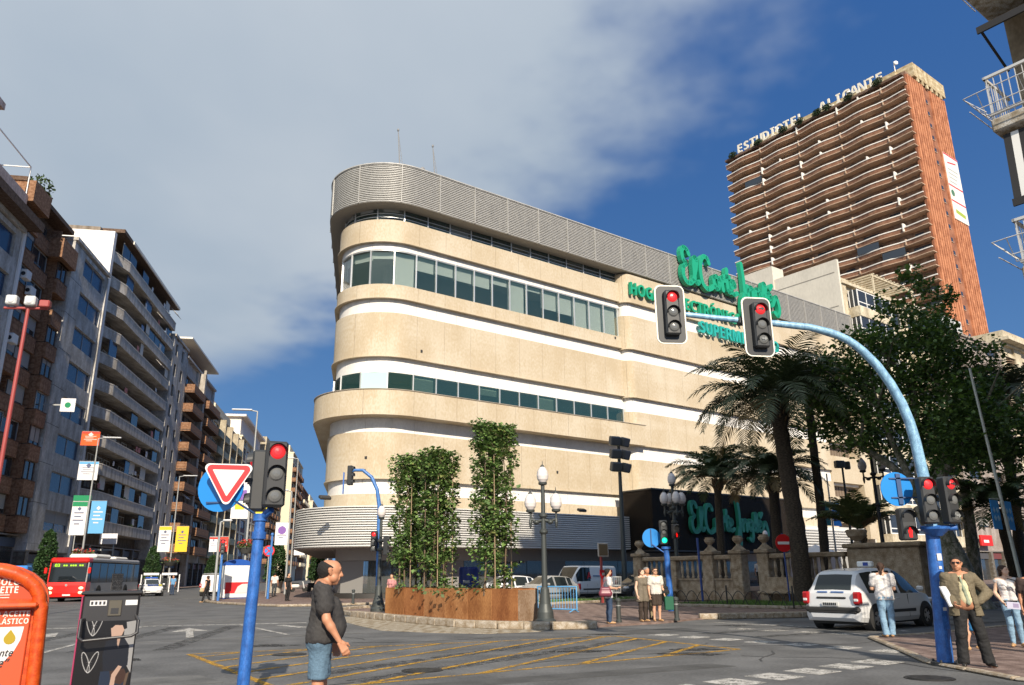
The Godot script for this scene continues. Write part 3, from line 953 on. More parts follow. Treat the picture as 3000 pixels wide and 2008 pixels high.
	var tr := thing("cable_tray", "dark cable tray with a small dish on the store roof edge", "equipment", WA(28.0, 31.72, -47.6), TURN_A)
	part(tr, "tray", sh().bx(-1.9, 0, -0.2, 1.4, 0.12, 0.2), dark)
	part(tr, "dish", sh().ball(Vector3(-0.1, 0.32, 0), Vector3(0.2, 0.2, 0.08), 10, 8), mats["mast_grey"])

# ---------- hotel tower ----------
func build_hotel():
	var s0 := 153.0
	var w0 := -62.0
	var W := 46.0
	var D := 17.6
	var H := 103.6
	# local frame: x along s (depth of the tower), z along w, origin at the front corner
	var t := thing("hotel_tower", "tall brick-red hotel tower with wavy balcony rows behind the store", "building", WA(s0, 0, w0), TURN_A)
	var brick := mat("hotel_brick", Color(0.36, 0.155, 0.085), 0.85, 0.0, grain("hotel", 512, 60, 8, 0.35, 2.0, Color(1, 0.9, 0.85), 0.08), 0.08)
	var para := mat("hotel_parapet", Color(0.42, 0.225, 0.14), 0.85, 0.0, grain("hotel", 512, 1, 1, 1), 0.1)
	var under := mat("hotel_soffit", Color(0.46, 0.33, 0.235), 0.9)
	var rim := mat("hotel_rim", Color(0.78, 0.74, 0.68), 0.7)
	var room := mat("hotel_room", Color(0.34, 0.235, 0.165), 0.85, 0.0, grain("hotel", 512, 1, 1, 1), 0.12)
	var cream := mat("hotel_cream", Color(0.66, 0.58, 0.40), 0.85, 0.0, grain("kerb", 512, 1, 1, 1), 0.1)
	var dg := mat("hotel_glass", Color(0.035, 0.045, 0.06), 0.1)
	part(t, "wall", sh().bx(0.9, 0, -W + 0.3, D, H, -0.3), room)
	var fh := 2.95
	var bay := W / 9.0
	var path := []
	for k in 37:
		var z := -W * k / 36.0
		path.append(Vector2(-0.95 - 0.24 * cos(TAU * 9.0 * k / 36.0 * 0.5 * 1.0), z))
	var floors := 25
	for i in floors:
		var y := H - 3.6 - fh * i
		if y < 26: break
		# slab with a wavy front, underside seen from below
		var p := PackedVector2Array()
		for q in path: p.append(Vector2(q.x, -q.y))
		p.append(Vector2(0.9, W))
		p.append(Vector2(0.9, 0))
		var s := sh()
		s.prism(p, y - 0.16, y, Transform3D(Basis(Vector3(1, 0, 0), Vector3(0, 0, -1), Vector3(0, 1, 0)), Vector3.ZERO))
		part(t, "balcony_slab", s, under)
		# sloping brick parapet below a pale handrail
		s = sh()
		var s2 := sh()
		for k in path.size() - 1:
			var a: Vector2 = path[k]
			var b: Vector2 = path[k + 1]
			s.quad(Vector3(b.x + 0.12, y - 0.15, b.y), Vector3(a.x + 0.12, y - 0.15, a.y), Vector3(a.x - 0.12, y + 0.78, a.y), Vector3(b.x - 0.12, y + 0.78, b.y))
			s.quad(Vector3(a.x + 0.24, y - 0.15, a.y), Vector3(b.x + 0.24, y - 0.15, b.y), Vector3(b.x + 0.02, y + 0.78, b.y), Vector3(a.x + 0.02, y + 0.78, a.y))
			var m := (a + b) / 2
			s2.box(Vector3(m.x - 0.06, y + 0.86, m.y), Vector3(0.26, 0.22, a.distance_to(b) + 0.02), Basis(Vector3.UP, atan2(b.x - a.x, b.y - a.y)))
		part(t, "parapet", s, para)
		part(t, "handrail", s2, rim)
		for j in 10:
			var z := -bay * j
			if j > 0 and j < 9:
				var tall := rng.randf() < 0.3
				part(t, "partition", sh().bx(-1.05 if tall else -0.9, y, z - 0.12, 0.9, y + (1.75 if tall else 1.25), z + 0.12), rim if tall else under)
			if j < 9 and rng.randf() < 0.55:
				var w := rng.randf_range(1.6, bay - 0.6)
				var z1 := z - 0.4 - rng.randf() * (bay - w - 0.7)
				part(t, "window", sh().bx(0.86, y + 0.05, z1 - w, 0.93, y + 2.3, z1), dg if rng.randf() < 0.7 else room)
			if j < 9 and rng.randf() < 0.045:
				part(t, "glazed_bay", sh().bx(-1.2, y + 0.95, z - bay + 0.2, -1.12, y + 2.55, z - 0.2), dg)
	# flank: upright ribs, a column of small windows between them, plain edges
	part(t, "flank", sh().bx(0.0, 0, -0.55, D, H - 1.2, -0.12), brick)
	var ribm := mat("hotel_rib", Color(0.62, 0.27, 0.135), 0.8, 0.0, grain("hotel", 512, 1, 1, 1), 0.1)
	var x := 0.35
	while x < D - 0.3:
		if absf(x - D * 0.47) > 1.3:
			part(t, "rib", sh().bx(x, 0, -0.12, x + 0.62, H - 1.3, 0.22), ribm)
		x += 1.02
	for i in 26:
		var y := H - 5.2 - fh * i
		if y < 26: break
		part(t, "flank_window", sh().bx(D * 0.47 - 0.1, y, -0.13, D * 0.47 + 0.75, y + 0.95, -0.09), dg)
		part(t, "flank_sill", sh().bx(D * 0.47 - 0.2, y - 0.12, -0.12, D * 0.47 + 0.85, y, 0.0), under)
	# roof terrace: brown fascia, cream penthouse wall, lift house, plants
	part(t, "fascia", sh().bx(-1.0, H - 1.75, -W, 0.9, H - 1.2, -0.3), mat("hotel_fascia", Color(0.17, 0.11, 0.08), 0.9, 0.0, grain("hotel", 512, 1, 1, 1), 0.2))
	part(t, "penthouse", sh().bx(1.6, H - 1.2, -W + 6, D - 3, H + 1.5, -2.6), cream)
	part(t, "lift_house", sh().bx(3.6, H - 0.4, -4.2, D + 0.25, H + 2.9, 0.35), cream)
	for k in 6: part(t, "corbel", sh().bx(4.8 + 2.1 * k, H - 1.4, 0.0, 5.6 + 2.1 * k, H - 0.41, 0.33), cream)
	var ban := thing("advertising_sheet", "tall white advertising sheet hung on the ribbed flank of the hotel tower", "banner", WA(s0, 0, w0), TURN_A)
	part(ban, "sheet", sh().bx(11.0, 71.8, 0.24, 17.5, 87.4, 0.32), mat("sheet_white", Color(0.72, 0.68, 0.62), 0.8))
	var red := mat("sheet_red", Color(0.55, 0.03, 0.06), 0.8)
	for y in [87.0, 79.6, 75.9]: part(ban, "red_bar", sh().bx(11.0, y, 0.321, 17.5, y + 0.35, 0.335), red)
	for k in 4: part(ban, "text_line", sh().bx(11.9, 83.6 - 1.0 * k, 0.321, 16.6 - 0.5 * k, 83.95 - 1.0 * k, 0.333), mat("sheet_grey", Color(0.35, 0.38, 0.38), 0.8))
	part(ban, "red_script", sh().box(Vector3(14.3, 85.6, 0.326), Vector3(4.2, 0.35, 0.012), Basis(Vector3.BACK, 0.18)), red)
	part(ban, "emblem", sh().cyl(Vector3(12.3, 78.0, 0.32), Vector3(12.3, 78.0, 0.336), 0.8, 0.8, 16), mat("sheet_green", Color(0.06, 0.16, 0.10), 0.8))
	part(ban, "emblem", sh().box(Vector3(14.3, 73.6, 0.327), Vector3(4.4, 0.9, 0.014), Basis(Vector3.BACK, -0.1)), mat("sheet_olive", Color(0.30, 0.38, 0.06), 0.8))
	var let := thing("rooftop_lettering", "cream capital letters standing along the roof edge of the hotel tower", "sign", WA(s0, 0, w0), TURN_A)
	var bas := Basis(Vector3(0, 0, 1), Vector3.UP, Vector3(-1, 0, 0))
	var txt := "ESTUDIOTEL  ALICANTE"
	for k in txt.length():
		if txt[k] == " ": continue
		words(let, "letter", txt[k], 2.2, 0.25, mat("letter_cream", Color(0.74, 0.69, 0.58), 0.7), Vector3(-0.2, H + 0.5, -W + 4.2 + 1.92 * k), bas)
	part(let, "letter_rail", sh().bx(-0.25, H - 1.2, -W + 3, -0.1, H - 0.9, -1.5), rim)
	var spots := {-43.6: "at the end before the first rooftop letter", -36.0: "below the letter U of the rooftop lettering", -29.0: "below the second T of the rooftop lettering", -24.5: "below the first L of the rooftop lettering", -20.0: "in the gap between the two rooftop words", -17.5: "below the first A of the rooftop lettering", -12.3: "below the letter C of the rooftop lettering", -5.6: "below the last rooftop letter"}
	for q in spots:
		var bsh := thing("roof_shrub", "dark hotel terrace shrub " + spots[q], "shrub", WA(s0 - 0.9, H - 1.25, w0 + q), 0.0, "shrubs along the hotel terrace")
		leaf_blob(bsh, "foliage", Vector3(0, 0.4, 0), Vector3(1.0, 0.9, 1.6), 420, 0.4, mat("roof_leaf", Color(0.035, 0.065, 0.028), 0.8), int(-q * 10))
	for q in [[-3.2, 4.8, "cluster of dishes on a stub mast above the hotel penthouse corner"], [-14.5, 3.2, "short thick mast on the hotel penthouse roof"], [-33.5, 3.0, "single pole on the hotel roof beyond the letters"], [-41.0, 2.6, "small double dish on the far end of the hotel roof"]]:
		var a := thing("roof_aerial", q[2], "antenna", WA(s0 + 3.2, H + 1.5, w0 + q[0]))
		if q[0] < -35: a.position = WA(s0 + 3.2, H, w0 + q[0])
		part(a, "pole", sh().cyl(Vector3.ZERO, Vector3(0, q[1] * 0.7, 0), 0.12, 0.08, 6), rim)
		part(a, "dish", sh().ball(Vector3(0.3, q[1] * 0.6, 0.3), Vector3(0.5, 0.5, 0.25), 10, 8), mat("dish_white", Color(0.75, 0.75, 0.75), 0.6))
# leaves scattered in an ellipsoid
func leaf_blob(parent: Node, called: String, c: Vector3, r: Vector3, cnt: int, size: float, m: Material, sd: int) -> MeshInstance3D:
	var g := RandomNumberGenerator.new()
	g.seed = sd
	var s := sh()
	for k in cnt:
		var d := Vector3(g.randfn(), g.randfn(), g.randfn()).normalized() * pow(g.randf(), 0.4)
		leaf(s, c + d * r, size * g.randf_range(0.6, 1.3), g)
	return part(parent, called, s, m)
func leaf(s: Shape, p: Vector3, size: float, g: RandomNumberGenerator):
	var b := Basis.from_euler(Vector3(g.randf_range(-1.1, 1.1), g.randf() * TAU, g.randf_range(-1.1, 1.1)))
	var x := b.x * size * 0.5
	var z := b.z * size * 0.32
	var y := b.y * size * 0.08
	s.quad(p - x, p + z + y, p + x, p - z + y)

# ---------- apartment blocks ----------
# local axes of a block: x out of the front, -z along the street, origin at the near foot of the front
func lb(x0: float, x1: float, y0: float, y1: float, f0: float, f1: float) -> Shape:
	return sh().bx(x0, y0, -f1, x1, y1, -f0)
# window with frame, pane and, by chance, a half-drawn roller shutter
func window_at(t: Node, x: float, y0: float, y1: float, f0: float, f1: float, frame: Material, pane: Material, shut: Material, chance: float):
	var w := part(t, "window", lb(x - 0.12, x - 0.06, y0, y1, f0, f1), pane)
	var fr := sh()
	var e := 0.09
	fr.bx(x - 0.06, y0, -f1, x + 0.0, y0 + e, -f0)
	fr.bx(x - 0.06, y1 - e, -f1, x + 0.0, y1, -f0)
	fr.bx(x - 0.06, y0 + e, -f0 - e, x, y1 - e, -f0)
	fr.bx(x - 0.06, y0 + e, -f1, x, y1 - e, -f1 + e)
	fr.bx(x - 0.06, y0 + e, -(f0 + f1) / 2 - e / 2, x - 0.002, y1 - e, -(f0 + f1) / 2 + e / 2)
	part(w, "frame", fr, frame)
	if rng.randf() < chance:
		part(w, "shutter", lb(x - 0.055, x - 0.03, y1 - (y1 - y0) * rng.randf_range(0.25, 0.95), y1 - e, f0 + e, f1 - e), shut)
func balcony_at(t: Node, x0: float, x1: float, y: float, f0: float, f1: float, h: float, slab_m: Material, par_m: Material, rail: bool):
	var b := part(t, "balcony", lb(x0, x1, y - 0.18, y, f0, f1), slab_m)
	if rail:
		var s := sh()
		s.bx(x1 - 0.06, y + h - 0.05, -f1, x1 - 0.01, y + h, -f0)
		s.bx(x0, y + h - 0.05, -f0 - 0.05, x1 - 0.06, y + h, -f0)
		var k := f0
		while k < f1:
			s.bx(x1 - 0.05, y, -k - 0.03, x1 - 0.02, y + h - 0.05, -k)
			k += 0.28
		k = x0
		while k < x1:
			s.bx(k, y, -f0 - 0.04, k + 0.03, y + h - 0.05, -f0 - 0.01)
			k += 0.25
		part(b, "railing", s, par_m)
	else:
		var s := sh()
		s.bx(x1 - 0.14, y - 0.3, -f1, x1 - 0.001, y + h, -f0)
		s.bx(x0, y - 0.3, -f0 - 0.14, x1 - 0.14, y + h, -f0 - 0.001)
		s.bx(x0, y - 0.3, -f1 + 0.001, x1 - 0.14, y + h, -f1 + 0.14)
		part(b, "parapet", s, par_m)
# rows of bays: each bay is [from, to, kind]; w window, b solid balcony, r railed balcony, g glazed balcony
func block(t: Node3D, L: float, H: float, y0: float, fh: float, bays: Array, c: Dictionary):
	var wall: Material = c.wall
	var dep: float = c.get("depth", 14.0)
	# front wall in pieces round the openings is dear: piers between bays and spandrels under windows
	part(t, "wall", lb(-dep, -0.36, c.get("shop", 4.0), H, 0.0, L), wall)
	if y0 > c.get("shop", 4.0): part(t, "first_floor_band", lb(-0.359, 0.03, c.get("shop", 4.0), y0 - 0.002, 0.0, L), wall)
	var cuts := [0.0]
	for b in bays:
		cuts.append(b[0])
		cuts.append(b[1])
	cuts.append(L)
	for k in range(0, cuts.size(), 2):
		if cuts[k + 1] - cuts[k] > 0.02: part(t, "pier", lb(-0.359, 0, y0, H - 0.002, cuts[k] + 0.001, cuts[k + 1]), wall)
	var y := y0
	while y + fh < H + 0.6:
		for b in bays:
			var kind: String = b[2]
			var a0: float = b[0]
			var a1: float = b[1]
			if kind == "w" or kind == "s":
				var sl: float = c.get("sill", 1.0)
				part(t, "spandrel", lb(-0.359, -0.004, y, y + sl, a0 + 0.002, a1 - 0.002), c.get("spandrel", wall))
				part(t, "lintel", lb(-0.359, -0.006, y + fh - 0.45, y + fh - 0.002, a0 + 0.002, a1 - 0.002), wall)
				window_at(t, -0.2, y + sl, y + fh - 0.45, a0, a1, c.frame, c.pane, c.shut, c.get("chance", 0.4))
			else:
				part(t, "lintel", lb(-0.359, -0.006, y + fh - 0.5, y + fh - 0.002, a0 + 0.002, a1 - 0.002), wall)
				var nw := maxi(1, int((a1 - a0) / 2.2))
				for j in nw:
					window_at(t, -0.25, y + 0.05, y + fh - 0.5, a0 + (a1 - a0) * j / nw + 0.02, a0 + (a1 - a0) * (j + 1) / nw - 0.02, c.frame, c.pane, c.shut, c.get("chance", 0.4))
				balcony_at(t, 0.003, c.get("reach", 1.2), y, a0 - 0.15, a1 + 0.15, c.get("ph", 1.0), c.get("slab", wall), c.par, kind == "r")
				if c.has("awn") and rng.randf() < c.get("awn_chance", 0.12):
					var s := sh()
					var rr: float = c.get("reach", 1.2)
					s.box(Vector3(rr * 0.62, y + fh - 0.75, -(a0 + a1) / 2), Vector3(1.3, 0.03, minf(a1 - a0, 3.0)), Basis(Vector3.BACK, -0.75))
					part(t, "awning", s, c.awn)
				if kind == "g" and rng.randf() < 0.6:
					part(t, "enclosure", lb(c.get("reach", 1.2) - 0.12, c.get("reach", 1.2) - 0.08, y + 1.0, y + fh - 0.2, a0, a0 + (a1 - a0) * rng.randf_range(0.3, 1.0)), c.encl)
		y += fh
	part(t, "roof_edge", lb(-dep - 0.1, 0.25, H, H + 0.35, -0.1, L + 0.1), c.get("roof", wall))
func shop_front(t: Node, L: float, h: float, x: float):
	# real shop rooms behind the glass: back wall, floor, ceiling, party walls
	var n := maxi(2, int(L / 4.0))
	var pier := mat("shop_pier", Color(0.20, 0.19, 0.175), 0.6, 0.0, grain("kerb", 512, 1, 1, 1), 0.3)
	var inside := mat("shop_inside", Color(0.28, 0.26, 0.235), 0.85)
	part(t, "shop_back", lb(x - 6.3, x - 6.1, 0, h, 0, L), inside)
	part(t, "shop_ceiling", lb(x - 6.1, x - 0.05, h - 0.12, h - 0.004, 0.003, L - 0.003), inside)
	part(t, "shop_floor", lb(x - 6.1, x - 0.05, 0.05, 0.14, 0.003, L - 0.003), inside)
	for f in [0.0, L - 0.2]: part(t, "shop_wall", lb(x - 6.1, x - 1.0, 0.14, h - 0.12, f + 0.004, f + 0.196), inside)
	for k in n:
		part(t, "shop_pier", lb(x - 1.0, x + 0.02, 0, h - 0.122, L * k / n + 0.002, L * k / n + 0.7), pier)
		part(t, "shop_window", lb(x - 0.5, x - 0.45, 0.3, h - 1.1, L * k / n + 0.75, L * (k + 1) / n - 0.05), glass("street_glass", Color(0.05, 0.055, 0.06), 0.45, 0.04))
		part(t, "shop_fascia", lb(x - 0.45, x - 0.3, h - 1.05, h - 0.3, L * k / n + 0.75, L * (k + 1) / n - 0.05), mat("fascia_%d" % (rng.randi() % 5), [Color(0.07, 0.07, 0.075), Color(0.14, 0.04, 0.04), Color(0.16, 0.15, 0.14), Color(0.05, 0.08, 0.14), Color(0.28, 0.27, 0.24)][rng.randi() % 5], 0.6))

func left_block(label: String, f: float, x := 0.0) -> Node3D:
	return thing("apartment_building", label, "building", WL(-29.3 + x, 0, f), TURN_L)
func right_block(label: String, s: float, w := -48.0) -> Node3D:
	return thing("apartment_building", label, "building", WA(s, 0, w), TURN_A - PI / 2)

func build_left_side():
	var blue := mat("blue_glass", Color(0.022, 0.05, 0.11), 0.2)
	var dk := mat("dark_glass", Color(0.03, 0.033, 0.037), 0.07)
	var alu := mat("frame_alu", Color(0.33, 0.33, 0.32), 0.5, 0.3)
	var brownf := mat("frame_brown", Color(0.10, 0.065, 0.045), 0.6)
	var whitef := mat("frame_white", Color(0.70, 0.70, 0.68), 0.6)
	var g1 := mat("grey_panel_stone", Color(0.58, 0.565, 0.535), 0.85, 0.0, grain("panel", 512, 50, 7, 0.22, 2.5, Color(0.95, 0.93, 0.9), 0.04), 0.12)
	var g2 := mat("grey_render", Color(0.54, 0.515, 0.475), 0.9, 0.0, grain("panel", 512, 1, 1, 1), 0.1)
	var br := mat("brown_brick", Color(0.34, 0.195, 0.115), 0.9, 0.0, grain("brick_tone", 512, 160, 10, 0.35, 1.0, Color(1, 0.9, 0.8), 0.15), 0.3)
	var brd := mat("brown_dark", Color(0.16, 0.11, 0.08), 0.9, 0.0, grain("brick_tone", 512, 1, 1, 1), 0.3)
	var shut := mat("shutter_grey", Color(0.32, 0.31, 0.29), 0.7)
	var shutb := mat("shutter_wood", Color(0.18, 0.12, 0.07), 0.7)
	# first block, cut by the picture edge
	var t := left_block("grey office block with blue window bands and a pink roof terrace", 44.0, 0.4)
	block(t, 21.6, 29.0, 4.4, 3.5, [[1, 7, "w"], [8, 14, "w"], [15, 20.6, "w"]], {wall = g1, frame = alu, pane = blue, shut = shut, chance = 0.1})
	part(t, "corner_strip", lb(-1.0, 0.15, 0, 29.2, 21.61, 22.0), mat("strip_white", Color(0.75, 0.74, 0.72), 0.7))
	part(t, "eave", lb(-0.5, 1.3, 29.36, 30.1, 0, 22.2), brd)
	var pink := mat("terrace_pink", Color(0.62, 0.48, 0.42), 0.85, 0.0, grain("panel", 512, 1, 1, 1), 0.2)
	part(t, "terrace_wall", lb(-9, -0.3, 30.11, 32.6, 0, 22.0), pink)
	part(t, "penthouse", lb(-9, -2.6, 32.61, 39.2, 0, 19.5), mat("terrace_white", Color(0.66, 0.64, 0.62), 0.8))
	part(t, "penthouse_roof", lb(-9, -2.3, 39.21, 39.8, 0, 19.8), pink)
	var fr := sh()
	for k in 3: fr.bx(-0.5, 32.6, -22.0 + 7 * k, -0.42, 35.2, -21.92 + 7 * k)
	fr.bx(-0.5, 35.2, -22.0, -0.42, 35.28, 0)
	fr.bx(-8, 35.2, -22.0, -0.5, 35.28, -21.92)
	part(t, "terrace_frame", fr, whitef)
	shop_front(t, 21.6, 4.0, 0.0)
	# brown brick block with boxed balconies
	t = left_block("brown brick apartment block with stacked box balconies and roof plants", 66.0)
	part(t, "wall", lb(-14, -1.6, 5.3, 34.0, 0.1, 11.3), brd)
	for i in 9:
		var y := 5.4 + 3.1 * i
		for bay in [[0.15, 3.4], [4.6, 8.2], [8.8, 11.2]]:
			var rc := 0.0 if (bay[0] < 1 or bay[0] > 8) else -0.7
			var bx := part(t, "balcony", lb(-1.6, rc, y, y + 0.2, bay[0], bay[1]), br)
			var pa := sh()
			pa.bx(rc - 0.16, y + 0.2, -bay[1], rc, y + 1.35, -bay[0])
			pa.bx(-1.6, y + 0.2, -bay[0] - 0.16, rc - 0.16, y + 1.35, -bay[0])
			part(bx, "parapet", pa, br)
			part(bx, "coping", lb(rc - 0.2, rc + 0.04, y + 1.351, y + 1.42, bay[0] - 0.03, bay[1]), brd)
			if i < 8 and rng.randf() < 0.75:
				window_at(t, rc - 0.2, y + 1.42, y + 3.1, bay[0] + 0.15, bay[1] - 0.1, alu if rng.randf() < 0.5 else brownf, dk, shut, 0.4)
			else:
				window_at(t, -1.3, y + 0.3, y + 2.7, bay[0] + 0.3, bay[1] - 0.3, brownf, dk, shutb, 0.5)
			part(t, "side_pier", lb(-1.6, rc - 0.3, y + 1.42, y + 3.1, bay[0], bay[0] + 0.14), br)
	for q in [[0.1, 3.6, 32.6], [7.6, 11.3, 30.6]]:
		part(t, "roof_box", lb(-2.4, 0.5, q[2] - 0.4, q[2] + 1.5, q[0], q[1]), br)
	part(t, "roof_edge", lb(-14, -0.2, 34.0, 34.4, 0, 11.4), brd)
	shop_front(t, 11.4, 5.3, -0.6)
	var pl := thing("roof_plant", "green potted shrub on the roof box of the brown brick block", "shrub", WL(-29.6, 34.1, 69.0))
	leaf_blob(pl, "foliage", Vector3(0, 0.7, 0), Vector3(0.9, 1.2, 1.6), 260, 0.34, mat("terrace_leaf", Color(0.06, 0.10, 0.03), 0.8), 5)
	part(pl, "pot", sh().bx(-0.4, -0.1, -1.2, 0.4, 0.35, 1.2), br)
	for q in [[1.6, 25.6, "upper white air conditioner of a pair on the brown brick block"], [2.9, 24.6, "lower white air conditioner of a pair on the brown brick block"], [1.2, 19.9, "lone white air conditioner below the pair on the brown brick block"]]:
		var ac := thing("air_conditioner", q[2], "air conditioner", WL(-29.1, q[1], 65.9 + q[0]), TURN_L, "air conditioners on the brown block")
		part(ac, "case", sh().cbox(Vector3(0.2, 0.4, 0), Vector3(0.5, 0.8, 0.95), 0.04), whitef)
		part(ac, "fan_grille", sh().cyl(Vector3(0.15, 0.4, 0.476), Vector3(0.15, 0.4, 0.485), 0.18, 0.18, 14), dk)
	# grey panelled block with ribbon windows
	t = left_block("grey panelled block with dark blue ribbon windows, white wall behind", 77.6)
	block(t, 10.2, 33.6, 4.6, 3.6, [[3.0, 9.4, "s"]], {wall = g1, frame = alu, pane = blue, shut = shut, chance = 0.12, sill = 1.25})
	for i in 9: part(t, "panel_joint", lb(-0.4, 0.012, 4.6 + 3.6 * i - 0.02, 4.6 + 3.6 * i + 0.02, 0, 3.0), mat("joint", Color(0.09, 0.09, 0.09), 0.9))
	part(t, "corner_post", lb(-0.3, 0.14, 4.6, 33.4, 9.85, 10.15), g1)
	part(t, "roof_box", lb(-7, -2.2, 33.96, 36.0, 5, 9.8), mat("roof_white", Color(0.70, 0.64, 0.57), 0.8))
	shop_front(t, 10.2, 4.0, 0.0)
	# grey block with long balconies; white party wall towards the camera
	t = left_block("long grey apartment block with continuous concrete balconies and white end wall", 88.3)
	var par := mat("balcony_grey", Color(0.60, 0.565, 0.51), 0.85, 0.0, grain("panel", 512, 1, 1, 1), 0.15)
	var rimm := mat("balcony_rim", Color(0.66, 0.62, 0.54), 0.7)
	part(t, "party_wall", lb(-20, -0.12, 0, 39.4, 0, 0.8), mat("party_white", Color(0.80, 0.77, 0.73), 0.85, 0.0, grain("white_render", 512, 1, 1, 1), 0.1))
	part(t, "wall", lb(-16, -2.0, 5.2, 40.2, 0.81, 30.7), mat("wall_brownish", Color(0.24, 0.20, 0.16), 0.9, 0.0, grain("panel", 512, 1, 1, 1), 0.2))
	part(t, "roof_edge", lb(-16, 0.15, 40.3, 40.75, 2.4, 30.9), brd)
	part(t, "roof_rim", lb(0.151, 0.3, 40.35, 40.72, 5.9, 30.9), rimm)
	for i in 11:
		var y := 37.0 - 3.03 * i
		if y < 5: break
		var pp := PackedVector2Array([Vector2(-2.0, 0.9), Vector2(-1.3, 0.95), Vector2(0.0, 6.2), Vector2(0.0, 30.3), Vector2(-2.0, 30.3)])
		var tf := Transform3D(Basis(Vector3(1, 0, 0), Vector3(0, 0, -1), Vector3(0, 1, 0)), Vector3.ZERO)
		var b := part(t, "balcony", sh().prism(pp, y - 0.15, y, tf), par)
		var s := sh()
		var s2 := sh()
		for k in 3:
			var a := pp[k]
			var c := pp[k + 1]
			var m := (a + c) / 2
			var bs := Basis(Vector3.UP, atan2(c.y - a.y, c.x - a.x))
			s.box(Vector3(m.x, y + 0.42, -m.y), Vector3(a.distance_to(c), 1.16, 0.12), bs)
			s2.box(Vector3(m.x, y + 1.04, -m.y), Vector3(a.distance_to(c) + 0.06, 0.09, 0.2), bs)
		part(b, "parapet", s, par)
		part(b, "coping", s2, rimm)
		var nn := 9
		for j in nn:
			var f0 := 4.0 + 26.3 * j / nn
			var f1 := 4.0 + 26.3 * (j + 1) / nn - 0.25
			var r := rng.randf()
			if r < 0.22: part(t, "enclosure", lb(-0.35, -0.28, y + 1.08, y + 2.85, f0, f1), blue if r < 0.05 else dk)
			else: window_at(t, -1.95, y + 0.05, y + 2.5, f0 + 0.2, f1 - 0.2, brownf if r < 0.7 else whitef, dk, shut if r < 0.6 else shutb, 0.55)
		# what people keep on their balconies
		for j in 5:
			var f0 := rng.randf_range(6.5, 29.0)
			var r := rng.randf()
			if r < 0.35: leaf_blob(b, "potted_plant", Vector3(-0.35, y + 1.15, -f0), Vector3(0.35, 0.35, 0.5), 46, 0.22, mat("pot_leaf", Color(0.06, 0.11, 0.03), 0.8), int(f0 * 100) + i)
			elif r < 0.6: part(b, "laundry", sh().box(Vector3(-0.25, y + 1.75, -f0), Vector3(0.03, rng.randf_range(0.5, 0.9), rng.randf_range(0.5, 1.2)), Basis(Vector3.BACK, rng.randf_range(-0.1, 0.1))), mat("laundry_%d" % (rng.randi() % 4), [Color(0.65, 0.64, 0.62), Color(0.20, 0.28, 0.42), Color(0.50, 0.20, 0.18), Color(0.55, 0.50, 0.36)][rng.randi() % 4], 0.85))
			elif r < 0.8: part(b, "air_unit", sh().cbox(Vector3(-1.7, y + 2.15, -f0), Vector3(0.35, 0.55, 0.8), 0.03), whitef)
			else: part(b, "roller_blind", lb(-0.30, -0.26, y + rng.randf_range(1.2, 2.0), y + 2.85, f0, f0 + rng.randf_range(1.2, 2.4)), mat("blind_%d" % (rng.randi() % 3), [Color(0.48, 0.43, 0.33), Color(0.18, 0.26, 0.20), Color(0.60, 0.58, 0.52)][rng.randi() % 3], 0.85))
		if rng.randf() < 0.3:
			part(t, "awning", sh().box(Vector3(0.35, y + 2.1, -rng.randf_range(20, 29)), Vector3(1.3, 0.03, 2.6), Basis(Vector3.BACK, -0.8)), mat("awning_pale", Color(0.62, 0.58, 0.52), 0.8))
	for k in 11:
		part(t, "rail", sh().bx(-1.9, 37.0 - 3.03 * k + 1.09, -3.6, -1.2, 37.0 - 3.03 * k + 1.5, -1.0), mat("rail_iron", Color(0.30, 0.29, 0.27), 0.7, 0.2))
	shop_front(t, 30.7, 5.2, -1.0)
	# narrow grey block with small windows
	t = left_block("narrow grey block with paired small dark windows", 119.2)
	block(t, 9.0, 36.3, 5.0, 3.1, [[1.4, 2.7, "w"], [5.6, 6.9, "w"]], {wall = g2, frame = brownf, pane = dk, shut = shutb, chance = 0.25, sill = 0.8})
	shop_front(t, 9.0, 4.0, 0.0)
	# brown balconies with pale pilaster
	t = left_block("brown block with stacked wooden balconies and pale upright pilasters", 128.4)
	block(t, 24.8, 35.4, 5.4, 3.1, [[0.8, 9.4, "b"], [13.4, 23.8, "b"]], {wall = g2, frame = brownf, pane = dk, shut = shutb, par = br, slab = brd, reach = 1.5, ph = 1.05, chance = 0.5, awn = mats["awning_pale"], awn_chance = 0.1})
	part(t, "pilaster", lb(0.003, 1.0, 0, 35.3, 10.3, 11.6), mat("pilaster_pale", Color(0.47, 0.43, 0.37), 0.85, 0.0, grain("panel", 512, 1, 1, 1), 0.2))
	part(t, "pilaster", lb(0.003, 0.7, 0, 36.4, 12.1, 12.7), mats["pilaster_pale"])
	part(t, "penthouse", lb(-10, -2.0, 35.76, 38.6, 1, 23), br)
	part(t, "penthouse_roof", lb(-10, 0.5, 38.61, 38.9, 0, 24.0), mats["balcony_rim"])
	shop_front(t, 24.8, 4.0, 0.0)
	# beige block with greenish balconies
	t = left_block("beige block with green-grey balcony fronts and a cream roof box", 153.8)
	var bg := mat("beige_old", Color(0.47, 0.41, 0.30), 0.9, 0.0, grain("panel", 512, 1, 1, 1), 0.15)
	var grn := mat("green_grey", Color(0.22, 0.25, 0.19), 0.8)
	block(t, 35.0, 31.6, 5.2, 3.2, [[1, 6, "b"], [8, 13, "b"], [16, 22, "b"], [25, 33, "b"]], {wall = bg, frame = whitef, pane = dk, shut = shut, par = grn, slab = bg, reach = 1.3, chance = 0.6})
	for k in 4: part(t, "pilaster", lb(0.004, 1.35, 4, 31.4, 6.6 + 8 * k, 7.4 + 8 * k), bg)
	part(t, "roof_box", lb(-9, -1.5, 31.96, 35.3, 9, 28), mat("beige_light", Color(0.60, 0.54, 0.40), 0.85))
